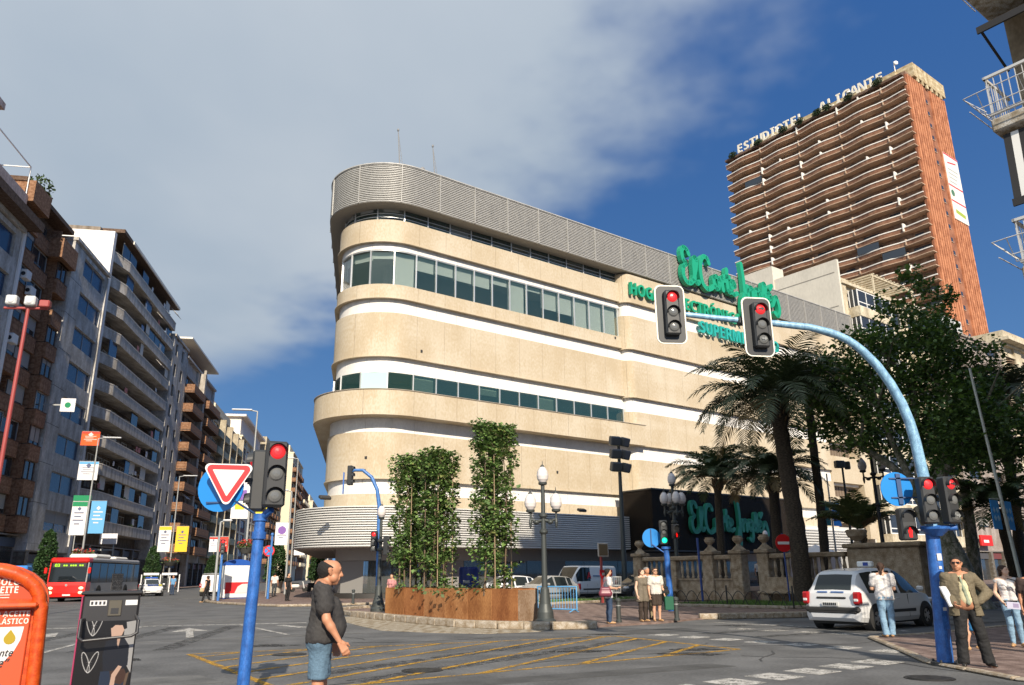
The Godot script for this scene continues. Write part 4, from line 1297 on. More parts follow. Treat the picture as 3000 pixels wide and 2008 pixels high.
	part(t, "roof_box", lb(-6, -3, 35.31, 37.0, 14, 18), mats["roof_white"])
	shop_front(t, 35.0, 4.0, 0.0)
	t = left_block("maroon-striped block below a white roof storey", 189.5)
	var mar := mat("maroon", Color(0.13, 0.06, 0.065), 0.8)
	block(t, 38.0, 33.0, 5.2, 3.3, [[1, 8, "w"], [10, 17, "w"], [20, 27, "w"], [29, 37, "w"]], {wall = mats["beige_light"], spandrel = mar, frame = mar, pane = blue, shut = shut, chance = 0.2})
	part(t, "roof_storey", lb(-12, -0.6, 33.36, 37.8, 1, 37), mats["roof_white"])
	part(t, "roof_slab", lb(-12, 0.6, 37.81, 38.3, 0, 38), mats["roof_white"])
	shop_front(t, 38, 4.0, 0.0)
	var far := [[228.0, 30.0, 37.0, bg, 2.0, "far beige slab block with balcony stacks along the side street"], [259.0, 40.0, 39.5, mats["beige_light"], 5.6, "far cream corner block with a dark roof rim"], [300.0, 34.0, 33.0, br, 5.8, "far brick and cream block with red balcony fronts"], [336.0, 40.0, 31.0, mats["beige_light"], 7.6, "far pale block with stepped roof down the street"], [378.0, 50.0, 29.0, br, 9.6, "farthest brick block closing the side street"], [430.0, 60.0, 27.0, mats["roof_white"], 11.0, "small white block at the street end"]]
	for q in far:
		t = left_block(q[5], q[0], q[4])
		var bays := []
		var k := 1.0
		while k + 6 < q[1]:
			bays.append([k, k + 5.0, "b"])
			k += 7.0
		block(t, q[1], q[2], 5.2, 3.2, bays, {wall = q[3], frame = brownf, pane = dk, shut = shut, par = br if q[3] != br else mats["beige_light"], slab = brd, reach = 1.2, chance = 0.5})
		part(t, "roof_box", lb(-9, -1.5, q[2] + 0.36, q[2] + 3.0, 3, q[1] * 0.6), q[3])
		part(t, "ground_floor", lb(-14, -0.3, 0, 4.0, 0.0, q[1]), q[3])

func build_right_side():
	var dk: Material = mats["dark_glass"]
	var whitef: Material = mats["frame_white"]
	var cream := mat("apt_cream", Color(0.64, 0.57, 0.43), 0.9, 0.0, grain("panel", 512, 1, 1, 1), 0.12)
	var shut: Material = mats["shutter_grey"]
	# apartment block beyond the store with a blank side wall
	var t := right_block("cream apartment block beyond the store with glazed white bay windows and roof pergola", 89.3)
	block(t, 24.0, 36.4, 4.6, 3.45, [[1.0, 9.0, "b"], [10.5, 14.5, "w"], [16.0, 22.5, "b"]], {wall = cream, frame = whitef, pane = dk, shut = shut, par = cream, slab = cream, reach = 1.5, ph = 1.0, chance = 0.2, depth = 13.0})
	# white glazing enclosing the balconies
	for i in 9:
		var y := 4.6 + 3.45 * i
		var s := sh()
		for k in 5: s.bx(1.28, y + 1.0, -1.05 - 2.0 * k, 1.38, y + 3.25, -0.93 - 2.0 * k)
		for yy in [1.0, 1.55, 3.1]: s.bx(1.28, y + yy, -9.05, 1.38, y + yy + 0.12, -0.93)
		for k in 3: s.bx(0.2 + 0.55 * k, y + 1.0, -1.03, 0.3 + 0.55 * k, y + 3.25, -0.9)
		part(t, "bay_frame", s, whitef)
		for k in 4: part(t, "bay_window", lb(1.31, 1.34, y + 1.1, y + 3.2, 1.06 + 2.0 * k, 2.92 + 2.0 * k), dk)
		part(t, "bay_window", lb(0.2, 1.28, y + 1.1, y + 3.2, 0.94, 0.97), dk)
	part(t, "party_wall", lb(-13, -0.003, 0, 39.6, -0.4, -0.005), mat("party_grey", Color(0.62, 0.58, 0.50), 0.9, 0.0, grain("white_render", 512, 1, 1, 1), 0.07))
	part(t, "party_wall", lb(-40, -9.2, 0, 41.6, -0.6, 2), mats["party_grey"])
	part(t, "wall_seam", lb(-13, -0.5, 37.9, 38.0, -0.43, -0.401), mat("seam", Color(0.25, 0.23, 0.2), 0.9))
	part(t, "wall_seam", lb(-13, -0.5, 33.4, 33.5, -0.43, -0.401), mats["seam"])
	part(t, "attic", lb(-12, -3, 36.76, 39.4, 0.2, 24), cream)
	var pg := sh()
	for k in 12: pg.bx(-3, 39.1, -7.6 - 0.9 * k, 0.6, 39.3, -7.35 - 0.9 * k)
	pg.bx(0.3, 38.85, -18.2, 0.5, 39.1, -7)
	part(t, "pergola", pg, cream)
	for z in [-7.4, -18.0]: part(t, "pergola_post", sh().bx(0.3, 36.76, z, 0.5, 38.85, z + 0.2), cream)
	shop_front(t, 24.0, 4.0, 0.0)
	# mauve-grey block
	t = right_block("mauve-grey block with small slot windows beneath the hotel tower", 114.6)
	var mv := mat("mauve", Color(0.37, 0.32, 0.29), 0.9, 0.0, grain("panel", 512, 1, 1, 1), 0.15)
	block(t, 20.6, 35.2, 5.6, 3.3, [[2.0, 6.0, "w"], [10.5, 13.0, "w"], [15.0, 19.3, "w"]], {wall = mv, frame = mats["frame_brown"], pane = dk, shut = shut, chance = 0.3, sill = 1.5})
	part(t, "roof_box", lb(-9, -0.6, 35.56, 38.0, 2.0, 9.5), mat("roof_blue_grey", Color(0.45, 0.47, 0.47), 0.8))
	shop_front(t, 20.6, 4.0, 0.0)
	t = right_block("cream balconied block with overhanging eave at the far end", 135.6)
	block(t, 30.0, 36.4, 5.4, 3.3, [[1.5, 5.5, "b"], [8, 12, "b"], [15, 20, "b"], [23, 28, "b"]], {wall = cream, frame = mats["frame_brown"], pane = dk, shut = mats["shutter_wood"], par = cream, slab = cream, reach = 1.3, chance = 0.6})
	part(t, "eave", lb(-14, 1.6, 36.8, 37.3, -0.3, 30), cream)
	part(t, "attic", lb(-14, -0.6, 37.31, 39.6, 4, 30), cream)
	shop_front(t, 30.0, 4.0, 0.0)
	for q in [[96.0, 4.6, 2.2, 1.3, "red shop sign on the ground floor under the cream block"], [103.5, 4.4, 3.2, 1.5, "red shop sign with pale letters under the glazed bays"], [116.0, 4.6, 3.4, 1.4, "red shop sign under the mauve-grey block"], [124.0, 4.4, 3.0, 1.2, "small red shop sign beside the mauve block door"]]:
		var sg := thing("shop_sign", q[4], "sign", WA(q[0], q[1], -47.2), TURN_A)
		part(sg, "board", sh().cbox(Vector3(0, q[3] / 2, 0), Vector3(q[2], q[3], 0.3), 0.04), mat("sign_red", Color(0.62, 0.02, 0.015), 0.5))
		part(sg, "bracket", sh().bx(-0.1, 0.2, -0.75, 0.1, q[3], -0.15), mats["frame_brown"])
		if q[0] > 100: part(sg, "mark", sh().bx(-q[2] * 0.3, q[3] * 0.3, 0.151, q[2] * 0.15, q[3] * 0.55, 0.16), mats["frame_white"])
	# near block at the right edge: end wall with balconies, awnings, racks
	t = thing("apartment_building", "near apartment block with railed balconies, flower racks and striped awnings", "building", WA(18.4, 0, -5.15), TURN_A)
	var nb := mat("near_beige", Color(0.36, 0.31, 0.23), 0.9, 0.0, grain("panel", 512, 1, 1, 1), 0.25)
	var sl := mat("near_slab", Color(0.50, 0.49, 0.46), 0.8, 0.0, grain("kerb", 512, 1, 1, 1), 0.5)
	part(t, "wall", sh().bx(0.05, 0, 0.0, 26, 33.2, 16), nb)
	part(t, "roof_edge", sh().bx(-0.2, 33.21, -0.3, 26, 33.6, 16), sl)
	var iron := mat("white_iron", Color(0.55, 0.54, 0.52), 0.5, 0.3)
	var stb := mat("awning_black", Color(0.018, 0.018, 0.02), 0.8)
	var stw := mat("awning_white", Color(0.66, 0.66, 0.64), 0.8)
	for i in 9:
		var y := 4.07 + 3.37 * i
		var b := part(t, "balcony", sh().cbox(Vector3(-0.62, y - 0.16, 5.5), Vector3(1.36, 0.3, 11.5), 0.03), sl)
		if i > 5: continue
		var s := sh()
		var zz := -0.2
		s.bx(-1.28, y + 0.98, -0.25, -1.22, y + 1.04, 11)
		s.bx(-1.27, y + 0.08, -0.25, -1.23, y + 0.12, 11)
		s.bx(-1.28, y + 0.98, -0.25, 0.05, y + 1.04, -0.2)
		while zz < 11:
			s.bx(-1.258, y, zz, -1.242, y + 0.98, zz + 0.015)
			zz += 0.14
		var xx := -1.2
		while xx < 0:
			s.bx(xx, y, -0.236, xx + 0.015, y + 0.98, -0.22)
			xx += 0.14
		part(b, "railing", s, iron)
		# flower rack hung outside the rail
		s = sh()
		for e in [[-1.62, 0.55], [-1.56, 0.2], [-1.30, 0.12]]: s.cyl(Vector3(e[0], y + e[1], -0.3), Vector3(e[0], y + e[1], 3.0), 0.012, 0.012, 5)
		for e in [[-0.58, 0.55], [-0.5, 0.2]]: s.cyl(Vector3(-1.6, y + e[1], e[0]), Vector3(0.0, y + e[1], e[0]), 0.012, 0.012, 5)
		for k in 8: s.cyl(Vector3(-1.62, y + 0.55, -0.3 + 0.4 * k), Vector3(-1.3, y + 0.12, -0.3 + 0.4 * k), 0.01, 0.01, 5)
		for k in 4:
			s.cyl(Vector3(-1.5 + 0.4 * k, y + 0.55, -0.58), Vector3(-1.45 + 0.4 * k, y + 0.12, -0.24), 0.01, 0.01, 5)
		s.cyl(Vector3(-1.62, y + 0.55, -0.3), Vector3(-1.6, y + 0.55, -0.58), 0.012, 0.012, 5)
		part(b, "flower_rack", s, iron)
		part(t, "door", sh().bx(0.02, y, 2.0, 0.045, y + 2.3, 4.2), mats["dark_glass"])
		# striped drop awning
		if i == 1 or i == 2 or i == 3:
			var low := 1.55 if i == 1 else (0.75 if i == 2 else 0.55)
			var aw := Node3D.new()
			aw.name = "awning"
			t.add_child(aw, true)
			var yt := y + 2.98
			for k in 36:
				var z0 := -0.12 + 0.145 * k
				var p0 := Vector3(-1.15 if i == 1 else -0.15, yt, z0)
				var p1 := Vector3(-1.3, yt - low, z0)
				part(aw, "stripe", sh().quad2(p0, p1, Vector3(0, 0, 0.145)), stb if k % 2 == 0 else stw)
			part(aw, "valance", sh().bx(-1.36, yt - low - 0.16, -0.14, -1.31, yt - low, 5.1), stb)
			part(aw, "arm", sh().cyl(Vector3(-1.3, yt - low, -0.1), Vector3(0.0, yt - 1.3, -0.1), 0.03, 0.03, 6), stb)

# ---------- plants ----------
func leaf_mat(key: String, c: Color, back := 0.35) -> StandardMaterial3D:
	if mats.has(key): return mats[key]
	var m := mat(key, c, 0.55)
	m.backlight_enabled = true
	m.backlight = Color(c.r * back, c.g * back * 1.2, c.b * back * 0.6).linear_to_srgb()
	m.vertex_color_use_as_albedo = false
	return m
# broad leaf of two halves folded along the rib
func broad_leaf(s: Shape, p: Vector3, size: float, g: RandomNumberGenerator, droop := 0.0):
	var b := Basis.from_euler(Vector3(g.randf_range(-0.9, 0.9) - droop, g.randf() * TAU, g.randf_range(-0.6, 0.6)))
	var x := b.x * size * 0.42
	var z := b.z * size * 0.62
	var y := b.y * size * 0.12
	var tip := p + z
	s.tri(p - z * 0.6, p + x + y, tip)
	s.tri(p - z * 0.6, tip, p - x + y)
# trunk or branch with a bend
func limb(s: Shape, a: Vector3, b: Vector3, r0: float, r1: float, bend: Vector3, seg := 8):
	var last := a
	var lr := r0
	for k in 5:
		var t := (k + 1) / 5.0
		var p := a.lerp(b, t) + bend * sin(t * PI)
		var r := lerpf(r0, r1, t)
		s.cyl(last, p, lr, r, seg, k == 0 or k == 4)
		last = p
		lr = r
func column_plant(label: String, at: Vector3, turn: float, w: float, d: float, h: float, cnt: int, sd: int):
	var t := thing("climbing_column", label, "plant", at, turn, "leafy columns in the rusted planter")
	var g := RandomNumberGenerator.new()
	g.seed = sd
	var stake := mat("stake_wood", Color(0.30, 0.22, 0.14), 0.9)
	var wood := mat("vine_wood", Color(0.13, 0.09, 0.06), 0.9)
	for k in 5:
		var s := sh()
		var x := (k - 2) * w * 0.19 + g.randf_range(-0.05, 0.05)
		limb(s, Vector3(x, -0.1, g.randf_range(-0.2, 0.2) * d), Vector3(x * 1.1, h * g.randf_range(0.75, 0.97), g.randf_range(-0.2, 0.2) * d), 0.035, 0.012, Vector3(g.randf_range(-0.12, 0.12), 0, g.randf_range(-0.1, 0.1)), 6)
		part(t, "stem", s, wood)
	part(t, "stake", sh().cyl(Vector3(w * 0.33, -0.1, d * 0.35), Vector3(w * 0.33, h * 0.92, d * 0.30), 0.02, 0.016, 6), stake)
	part(t, "stake", sh().cyl(Vector3(-w * 0.2, -0.1, d * 0.38), Vector3(-w * 0.22, h * 0.8, d * 0.36), 0.02, 0.016, 6), stake)
	var nz := noise(sd, 1.1, 2)
	var s1 := sh()
	var s2 := sh()
	var s3 := sh()
	var tw := sh()
	var made := 0
	while made < cnt:
		var y := pow(g.randf(), 0.85) * h
		var p := Vector3(g.randf_range(-0.5, 0.5) * w, y, g.randf_range(-0.5, 0.5) * d)
		var dens := nz.get_noise_3d(p.x * 1.6, p.y * 1.2, p.z * 1.6)
		var edge := maxf(absf(p.x) / w, absf(p.z) / d) * 2.0
		if dens < -0.22 + 0.42 * edge * g.randf() + (0.34 if y < h * 0.2 else 0.0) - (0.2 if y > h * 0.8 else 0.0): continue
		# tufts reach past the outline here and there
		p.x *= 1.0 + 0.35 * maxf(0.0, dens) * g.randf()
		p.y += maxf(0.0, dens) * g.randf() * 0.35 * (1.0 if y > h * 0.85 else 0.2)
		var pick := g.randf()
		broad_leaf(s1 if pick < 0.55 else (s2 if pick < 0.9 else s3), p, 0.075 + 0.17 * g.randf() * g.randf() + 0.03 * g.randf(), g)
		if made % 9 == 0: tw.cyl(p, p + Vector3(g.randf_range(-0.2, 0.2), g.randf_range(-0.25, 0.05), g.randf_range(-0.2, 0.2)), 0.006, 0.003, 3, false)
		made += 1
	part(t, "foliage", s1, leaf_mat("ficus_leaf", Color(0.070, 0.125, 0.034)))
	part(t, "foliage", s2, leaf_mat("ficus_leaf_light", Color(0.125, 0.205, 0.052)))
	part(t, "foliage", s3, leaf_mat("ficus_leaf_old", Color(0.17, 0.19, 0.06)))
	part(t, "twigs", tw, wood)
func palm(label: String, base: Vector3, top: Vector3, r: float, reach: float, fronds: int, sd: int, green: Color, upright := 0.0):
	var t := thing("palm_tree", label, "palm", base)
	var g := RandomNumberGenerator.new()
	g.seed = sd
	var c := top - base
	var bark := mat("palm_bark", Color(0.105, 0.08, 0.055), 0.95, 0.0, grain("bark", 256, 40, 9, 0.6, 0.5), 0.8)
	var s := sh()
	var last := Vector3.ZERO
	var lr := r * 1.25
	var n := maxi(6, int(c.length() / 0.45))
	for k in n:
		var q := float(k + 1) / n
		var p := c * q + Vector3(0.06 * sin(q * 4.0), 0, 0.05 * sin(q * 3.0)) * c.length() * 0.2 * (1.0 - q)
		var rr := r * (1.0 - 0.18 * q) * (1.0 + 0.10 * (k % 2)) + (r * 0.25 if q > 0.9 else 0.0)
		s.cyl(last, p, lr, rr, 10, k == n - 1)
		last = p
		lr = rr
	part(t, "trunk", s, bark)
	# stubs of cut fronds under the crown
	s = sh()
	for k in 46:
		var a := k * 2.4
		var y := -0.1 - 1.3 * r * 2.0 * (k / 46.0)
		var d := Vector3(cos(a), 0, sin(a))
		s.cyl(c + Vector3(0, y, 0) + d * r * 0.9, c + Vector3(0, y + 0.28, 0) + d * (r * 1.45), 0.05, 0.03, 5)
	part(t, "frond_stubs", s, mat("palm_stub", Color(0.16, 0.11, 0.06), 0.9))
	var lm := leaf_mat("palm_leaf_%d" % sd, green, 0.3)
	var dry := leaf_mat("palm_dry", Color(0.20, 0.14, 0.06), 0.3)
	for k in fronds:
		var q := float(k) / fronds
		var az := k * 2.39996 + g.randf_range(-0.2, 0.2)
		var rise := lerpf(1.35, -0.15 + upright, pow(q, 0.9)) + g.randf_range(-0.12, 0.12)
		var L := reach * g.randf_range(0.85, 1.08) * (0.75 if q < 0.15 else 1.0)
		var out := Vector3(cos(az), 0, sin(az))
		var fr := sh()
		var p := c + Vector3(0, 0.15, 0) + out * r * 0.5
		var ang := rise
		var m := 15
		var side := out.cross(Vector3.UP)
		for j in m:
			var u := float(j) / m
			ang -= (0.03 + 0.125 * u) * (0.75 if upright > 0.3 else 1.05)
			var dirn := (out * cos(ang) + Vector3.UP * sin(ang)).normalized()
			var nx := p + dirn * (L / m)
			fr.cyl(p, nx, 0.028 * (1.0 - 0.8 * u), 0.028 * (1.0 - 0.8 * (u + 1.0 / m)), 4, false)
			if j > 1:
				var upn := side.cross(dirn).normalized()
				var ll := L * 0.20 * sin(PI * clampf(0.12 + u * 0.88, 0, 1)) + 0.12
				for h in 3:
					var o := p.lerp(nx, h / 3.0)
					for sg in [-1.0, 1.0]:
						var d2: Vector3 = (side * sg * 0.82 + dirn * 0.62 + upn * (0.30 - 0.25 * g.randf()) + Vector3.DOWN * g.randf_range(0.0, 0.28)).normalized()
						var wv := dirn * 0.046
						var mid: Vector3 = o + d2 * ll * 0.55
						fr.quad(o - wv * 0.5, o + wv * 0.5, mid + wv, mid - wv)
						fr.tri(mid - wv, mid + wv, o + d2 * ll + Vector3.DOWN * ll * 0.18)
			p = nx
		part(t, "frond", fr, dry if q > 0.93 else lm)
func topiary(label: String, at: Vector3, h: float, r: float, sd: int):
	var t := thing("clipped_cone", label, "shrub", at, 0.0, "clipped evergreens in street tubs")
	var g := RandomNumberGenerator.new()
	g.seed = sd
	part(t, "tub", sh().lathe(Vector3.ZERO, [Vector2(0, 0), Vector2(0.55, 0), Vector2(0.72, 1.0), Vector2(0.66, 1.02), Vector2(0.64, 0.9), Vector2(0, 0.9)], 14), mat("tub_stone", Color(0.42, 0.38, 0.32), 0.85))
	part(t, "trunk", sh().cyl(Vector3(0, 0.85, 0), Vector3(0, h * 0.7, 0), 0.09, 0.04, 6), mat("vine_wood", Color(0.13, 0.09, 0.06), 0.9))
	var s := sh()
	for k in 4200:
		var y := pow(g.randf(), 1.2)
		var rr := r * (1.0 - 0.62 * pow(y, 1.6)) * (1.0 if y > 0.06 else 0.8) * sqrt(g.randf_range(0.45, 1.08)) * (1.0 + 0.1 * sin(y * 19.0 + k % 3))
		if y > 0.93: rr *= (1.0 - y) / 0.07
		var a := g.randf() * TAU
		broad_leaf(s, Vector3(cos(a) * rr, 1.05 + y * (h - 1.05), sin(a) * rr), g.randf_range(0.14, 0.26), g)
	part(t, "foliage", s, leaf_mat("clipped_leaf", Color(0.040, 0.085, 0.028)))
func flower_bowl(t: Node, c: Vector3, r: float, sd: int):
	var b := part(t, "flower_bowl", sh().lathe(c, [Vector2(0, -0.45), Vector2(r * 0.5, -0.42), Vector2(r * 0.85, 0.0), Vector2(r * 0.8, 0.02), Vector2(0, 0.0)], 12), mat("bowl_dark", Color(0.06, 0.06, 0.055), 0.7))
	leaf_blob(b, "greenery", c + Vector3(0, 0.18, 0), Vector3(r, 0.45, r), 170, 0.24, leaf_mat("bowl_leaf", Color(0.07, 0.10, 0.03)), sd)
	leaf_blob(b, "flowers", c + Vector3(0, 0.4, 0), Vector3(r, 0.3, r), 110, 0.17, mat("petal_red", Color(0.50, 0.04, 0.03), 0.7), sd + 1)
func plane_tree():
	var base := WA(36.6, 0.1, -16.4)
	var t := thing("plane_tree", "large dark plane tree with a leaning trunk behind the blue mast", "tree", base, TURN_A)
	var g := RandomNumberGenerator.new()
	g.seed = 88
	var bark := mat("plane_bark", Color(0.40, 0.36, 0.30), 0.9, 0.0, grain("plane_bark", 512, 30, 7, 0.5, 2.0, Color(0.85, 0.9, 0.75)), 0.5)
	# local x = s, z = w
	var fork := Vector3(-0.3, 4.3, -0.7)
	var s := sh()
	limb(s, Vector3(0.1, -0.2, 0.45), fork, 0.74, 0.48, Vector3(0, 0, 0.12), 14)
	s.lathe(Vector3(0.1, -0.2, 0.35), [Vector2(1.15, 0), Vector2(0.92, 0.3), Vector2(0.78, 0.7), Vector2(0.6, 1.0)], 14)
	part(t, "trunk", s, bark)
	var tips := []
	for q in [[Vector3(-0.5, 7.2, -3.2), 0.26], [Vector3(0.3, 9.6, -0.6), 0.30], [Vector3(-0.2, 7.4, 2.0), 0.24], [Vector3(1.2, 8.0, 0.9), 0.2], [Vector3(-1.0, 8.8, -1.8), 0.2]]:
		s = sh()
		limb(s, fork, q[0], q[1], q[1] * 0.45, Vector3(g.randf_range(-0.3, 0.3), 0.2, g.randf_range(-0.2, 0.2)), 8)
		for k in 4:
			var e: Vector3 = q[0] + Vector3(g.randf_range(-2, 2), g.randf_range(0.4, 3.2), g.randf_range(-2, 2))
			limb(s, q[0], e, q[1] * 0.4, 0.03, Vector3.ZERO, 5)
			tips.append(e)
		part(t, "limb", s, bark)
	# clumps placed through the crown; w is to the right, height up
	var clumps := []
	for q in [[-4.6, 10.4, 1.25], [-3.9, 9.2, 1.5], [-4.3, 8.0, 1.3], [-3.1, 11.0, 1.3], [-3.0, 7.6, 1.3], [-2.4, 8.6, 1.7], [-1.9, 10.4, 1.6], [-1.6, 12.2, 1.2], [-0.8, 8.0, 1.8], [-0.4, 9.8, 1.8], [-0.2, 11.6, 1.5], [0.3, 13.1, 1.2], [0.5, 14.2, 0.8], [1.0, 12.0, 1.3], [1.0, 10.2, 1.6], [0.9, 8.2, 1.7], [1.0, 6.4, 1.4], [2.2, 9.2, 1.4], [2.3, 7.2, 1.5], [3.0, 8.2, 1.2], [3.6, 6.9, 1.2], [2.9, 5.9, 1.2], [1.9, 10.9, 1.1], [-2.6, 12.0, 0.9]]:
		for dx in [-1.6, 0.2, 1.9]:
			clumps.append([Vector3(dx + g.randf_range(-0.6, 0.6), q[1] + g.randf_range(-0.4, 0.4), q[0] + g.randf_range(-0.5, 0.5)), q[2] * g.randf_range(0.7, 1.0)])
	var s1 := sh()
	var s2 := sh()
	for c in clumps:
		for k in int(260 * c[1]):
			var d: Vector3 = Vector3(g.randfn(), g.randfn() * 0.75, g.randfn()).normalized() * pow(g.randf(), 0.45) * c[1]
			broad_leaf(s1 if g.randf() < 0.6 else s2, c[0] + d, g.randf_range(0.12, 0.22) + 0.16 * g.randf() * g.randf(), g, 0.3)
	part(t, "crown", s1, leaf_mat("plane_leaf", Color(0.045, 0.085, 0.02), 0.6))
	part(t, "crown", s2, leaf_mat("plane_leaf_light", Color(0.10, 0.17, 0.035), 0.6))
func grass_on(label: String, poly: Array, y: float, cnt: int, sd: int):
	var g := RandomNumberGenerator.new()
	g.seed = sd
	var pp := PackedVector2Array(poly)
	var lo := pp[0]
	var hi := pp[0]
	for p in pp:
		lo = lo.min(p)
		hi = hi.max(p)
	var s := sh()
	for k in cnt:
		var p := Vector2(g.randf_range(lo.x, hi.x), g.randf_range(lo.y, hi.y))
		if not Geometry2D.is_point_in_polygon(p, pp): continue
		var a := g.randf() * TAU
		var d := Vector3(cos(a), 0, sin(a))
		var h := g.randf_range(0.05, 0.13)
		var o := Vector3(p.x, y, p.y)
		s.tri(o - d * 0.018, o + d * 0.018, o + Vector3(g.randf_range(-0.05, 0.05), h, g.randf_range(-0.05, 0.05)))
	var m := part(self, numbered("grass"), s, leaf_mat("grass_blade", Color(0.075, 0.14, 0.025), 0.4))
	tag(m, label, "grass", "", "stuff")
func build_green():
	var turn := atan2(5.55, 5.08)
	column_plant("boxy leafy column at the planter end beside the blue arched signal pole", Vector3(-4.02, 1.0, -31.5), turn, 1.6, 1.0, 5.1, 7400, 3)
	column_plant("boxy leafy column close beside its twin in the rusted planter", Vector3(-2.88, 1.0, -30.15), turn, 1.45, 1.0, 5.15, 7000, 4)
	column_plant("tallest leafy column standing apart in the rusted planter", Vector3(-0.70, 1.0, -27.85), turn, 1.6, 1.0, 5.75, 8200, 5)
	palm("large date palm with a thick leaning trunk before the balustrade", WA(34.6, 0.1, -22.55), WA(34.8, 10.0, -23.0), 0.42, 4.9, 58, 21, Color(0.055, 0.075, 0.032))
	palm("slender tall palm just behind the thick-trunked palm", WA(43.0, 0.5, -26.5), WA(43.0, 12.2, -26.2), 0.26, 4.2, 46, 22, Color(0.05, 0.068, 0.03))
	palm("young palm with arching fronds in front of the dark entrance box", WA(42.0, 0.5, -33.1), WA(42.0, 7.4, -32.8), 0.26, 3.6, 40, 23, Color(0.055, 0.08, 0.035), 0.25)
	palm("palm with a stout straight trunk between entrance box and tall palms", WA(42.0, 0.5, -28.9), WA(42.0, 7.1, -28.6), 0.34, 3.5, 42, 24, Color(0.055, 0.075, 0.032), 0.2)
	palm("small pale upright palm growing in the stone urn", WA(41.0, 2.4, -22.9), WA(41.0, 3.6, -22.9), 0.22, 2.6, 34, 25, Color(0.13, 0.16, 0.06), 0.75)
	palm("dark palm behind the plane tree with drooping crown", WA(50.0, 0.5, -18.9), WA(50.0, 10.9, -18.2), 0.30, 4.4, 50, 26, Color(0.045, 0.06, 0.03))
	palm("low green palm beside the pale lamp pole with blue flags", WA(46.0, 0.5, -17.6), WA(46.0, 4.6, -17.8), 0.3, 3.4, 40, 27, Color(0.06, 0.09, 0.025), 0.3)
	plane_tree()
	# dark trunk of a second plane tree further down the promenade
	var t := thing("plane_tree", "second plane tree with a dark upright trunk further down the promenade", "tree", WA(45.5, 0.3, -19.4), TURN_A)
	var s := sh()
	limb(s, Vector3.ZERO, Vector3(0.2, 6.0, 0.2), 0.36, 0.26, Vector3(0.1, 0, 0), 10)
	part(t, "trunk", s, mats["plane_bark"])
	for k in 5: leaf_blob(t, "crown", Vector3(1.0 * cos(k * 1.3), 7.4 + 0.5 * (k % 3), 1.5 * sin(k * 1.3)), Vector3(1.9, 1.5, 1.9), 420, 0.34, mats["plane_leaf"], 60 + k)
	var i := 0
	for q in [[-26.6, 75.0, 5.5, 0.95, "clipped evergreen cone in a tub beside the red bus"], [-26.6, 110.5, 5.4, 1.1, "clipped evergreen cone behind the police car"], [-8.0, 78.5, 4.6, 1.05, "tall clipped evergreen column in a pale tub behind the advertising kiosk"], [-26.0, 149.0, 5.2, 1.3, "small far clipped cone before the beige block"], [-5.0, 92.0, 4.4, 1.0, "clipped evergreen half hidden beside the store corner"]]:
		topiary(q[4], WL(q[0], 0.11, q[1]), q[2], q[3], 30 + i)
		i += 1
	t = thing("round_shrub", "dense round clipped shrub behind the woman in white top", "shrub", WA(31.5, 0.05, -10.7))
	part(t, "tub", sh().lathe(Vector3.ZERO, [Vector2(0, 0), Vector2(0.35, 0), Vector2(0.42, 0.6), Vector2(0, 0.58)], 12), mats["tub_stone"])
	part(t, "stem", sh().cyl(Vector3(0, 0.5, 0), Vector3(0, 1.3, 0), 0.05, 0.05, 6), mats["vine_wood"])
	leaf_blob(t, "foliage", Vector3(0, 1.75, 0), Vector3(0.72, 0.62, 0.72), 900, 0.13, leaf_mat("shrub_leaf", Color(0.045, 0.085, 0.025)), 7)
	grass_on("short green grass of the lawn before the balustrade", A2([[29.6, -26.5], [30.3, -20.7], [33.6, -19.1], [34.7, -19.3], [34.8, -26.7]]), 0.155, 9000, 1)
	grass_on("strip of sunlit grass by the parked cars", A2([[26.6, -35.1], [27.0, -32.3], [35.4, -32.7], [35.4, -35.1]]), 0.155, 6000, 2)

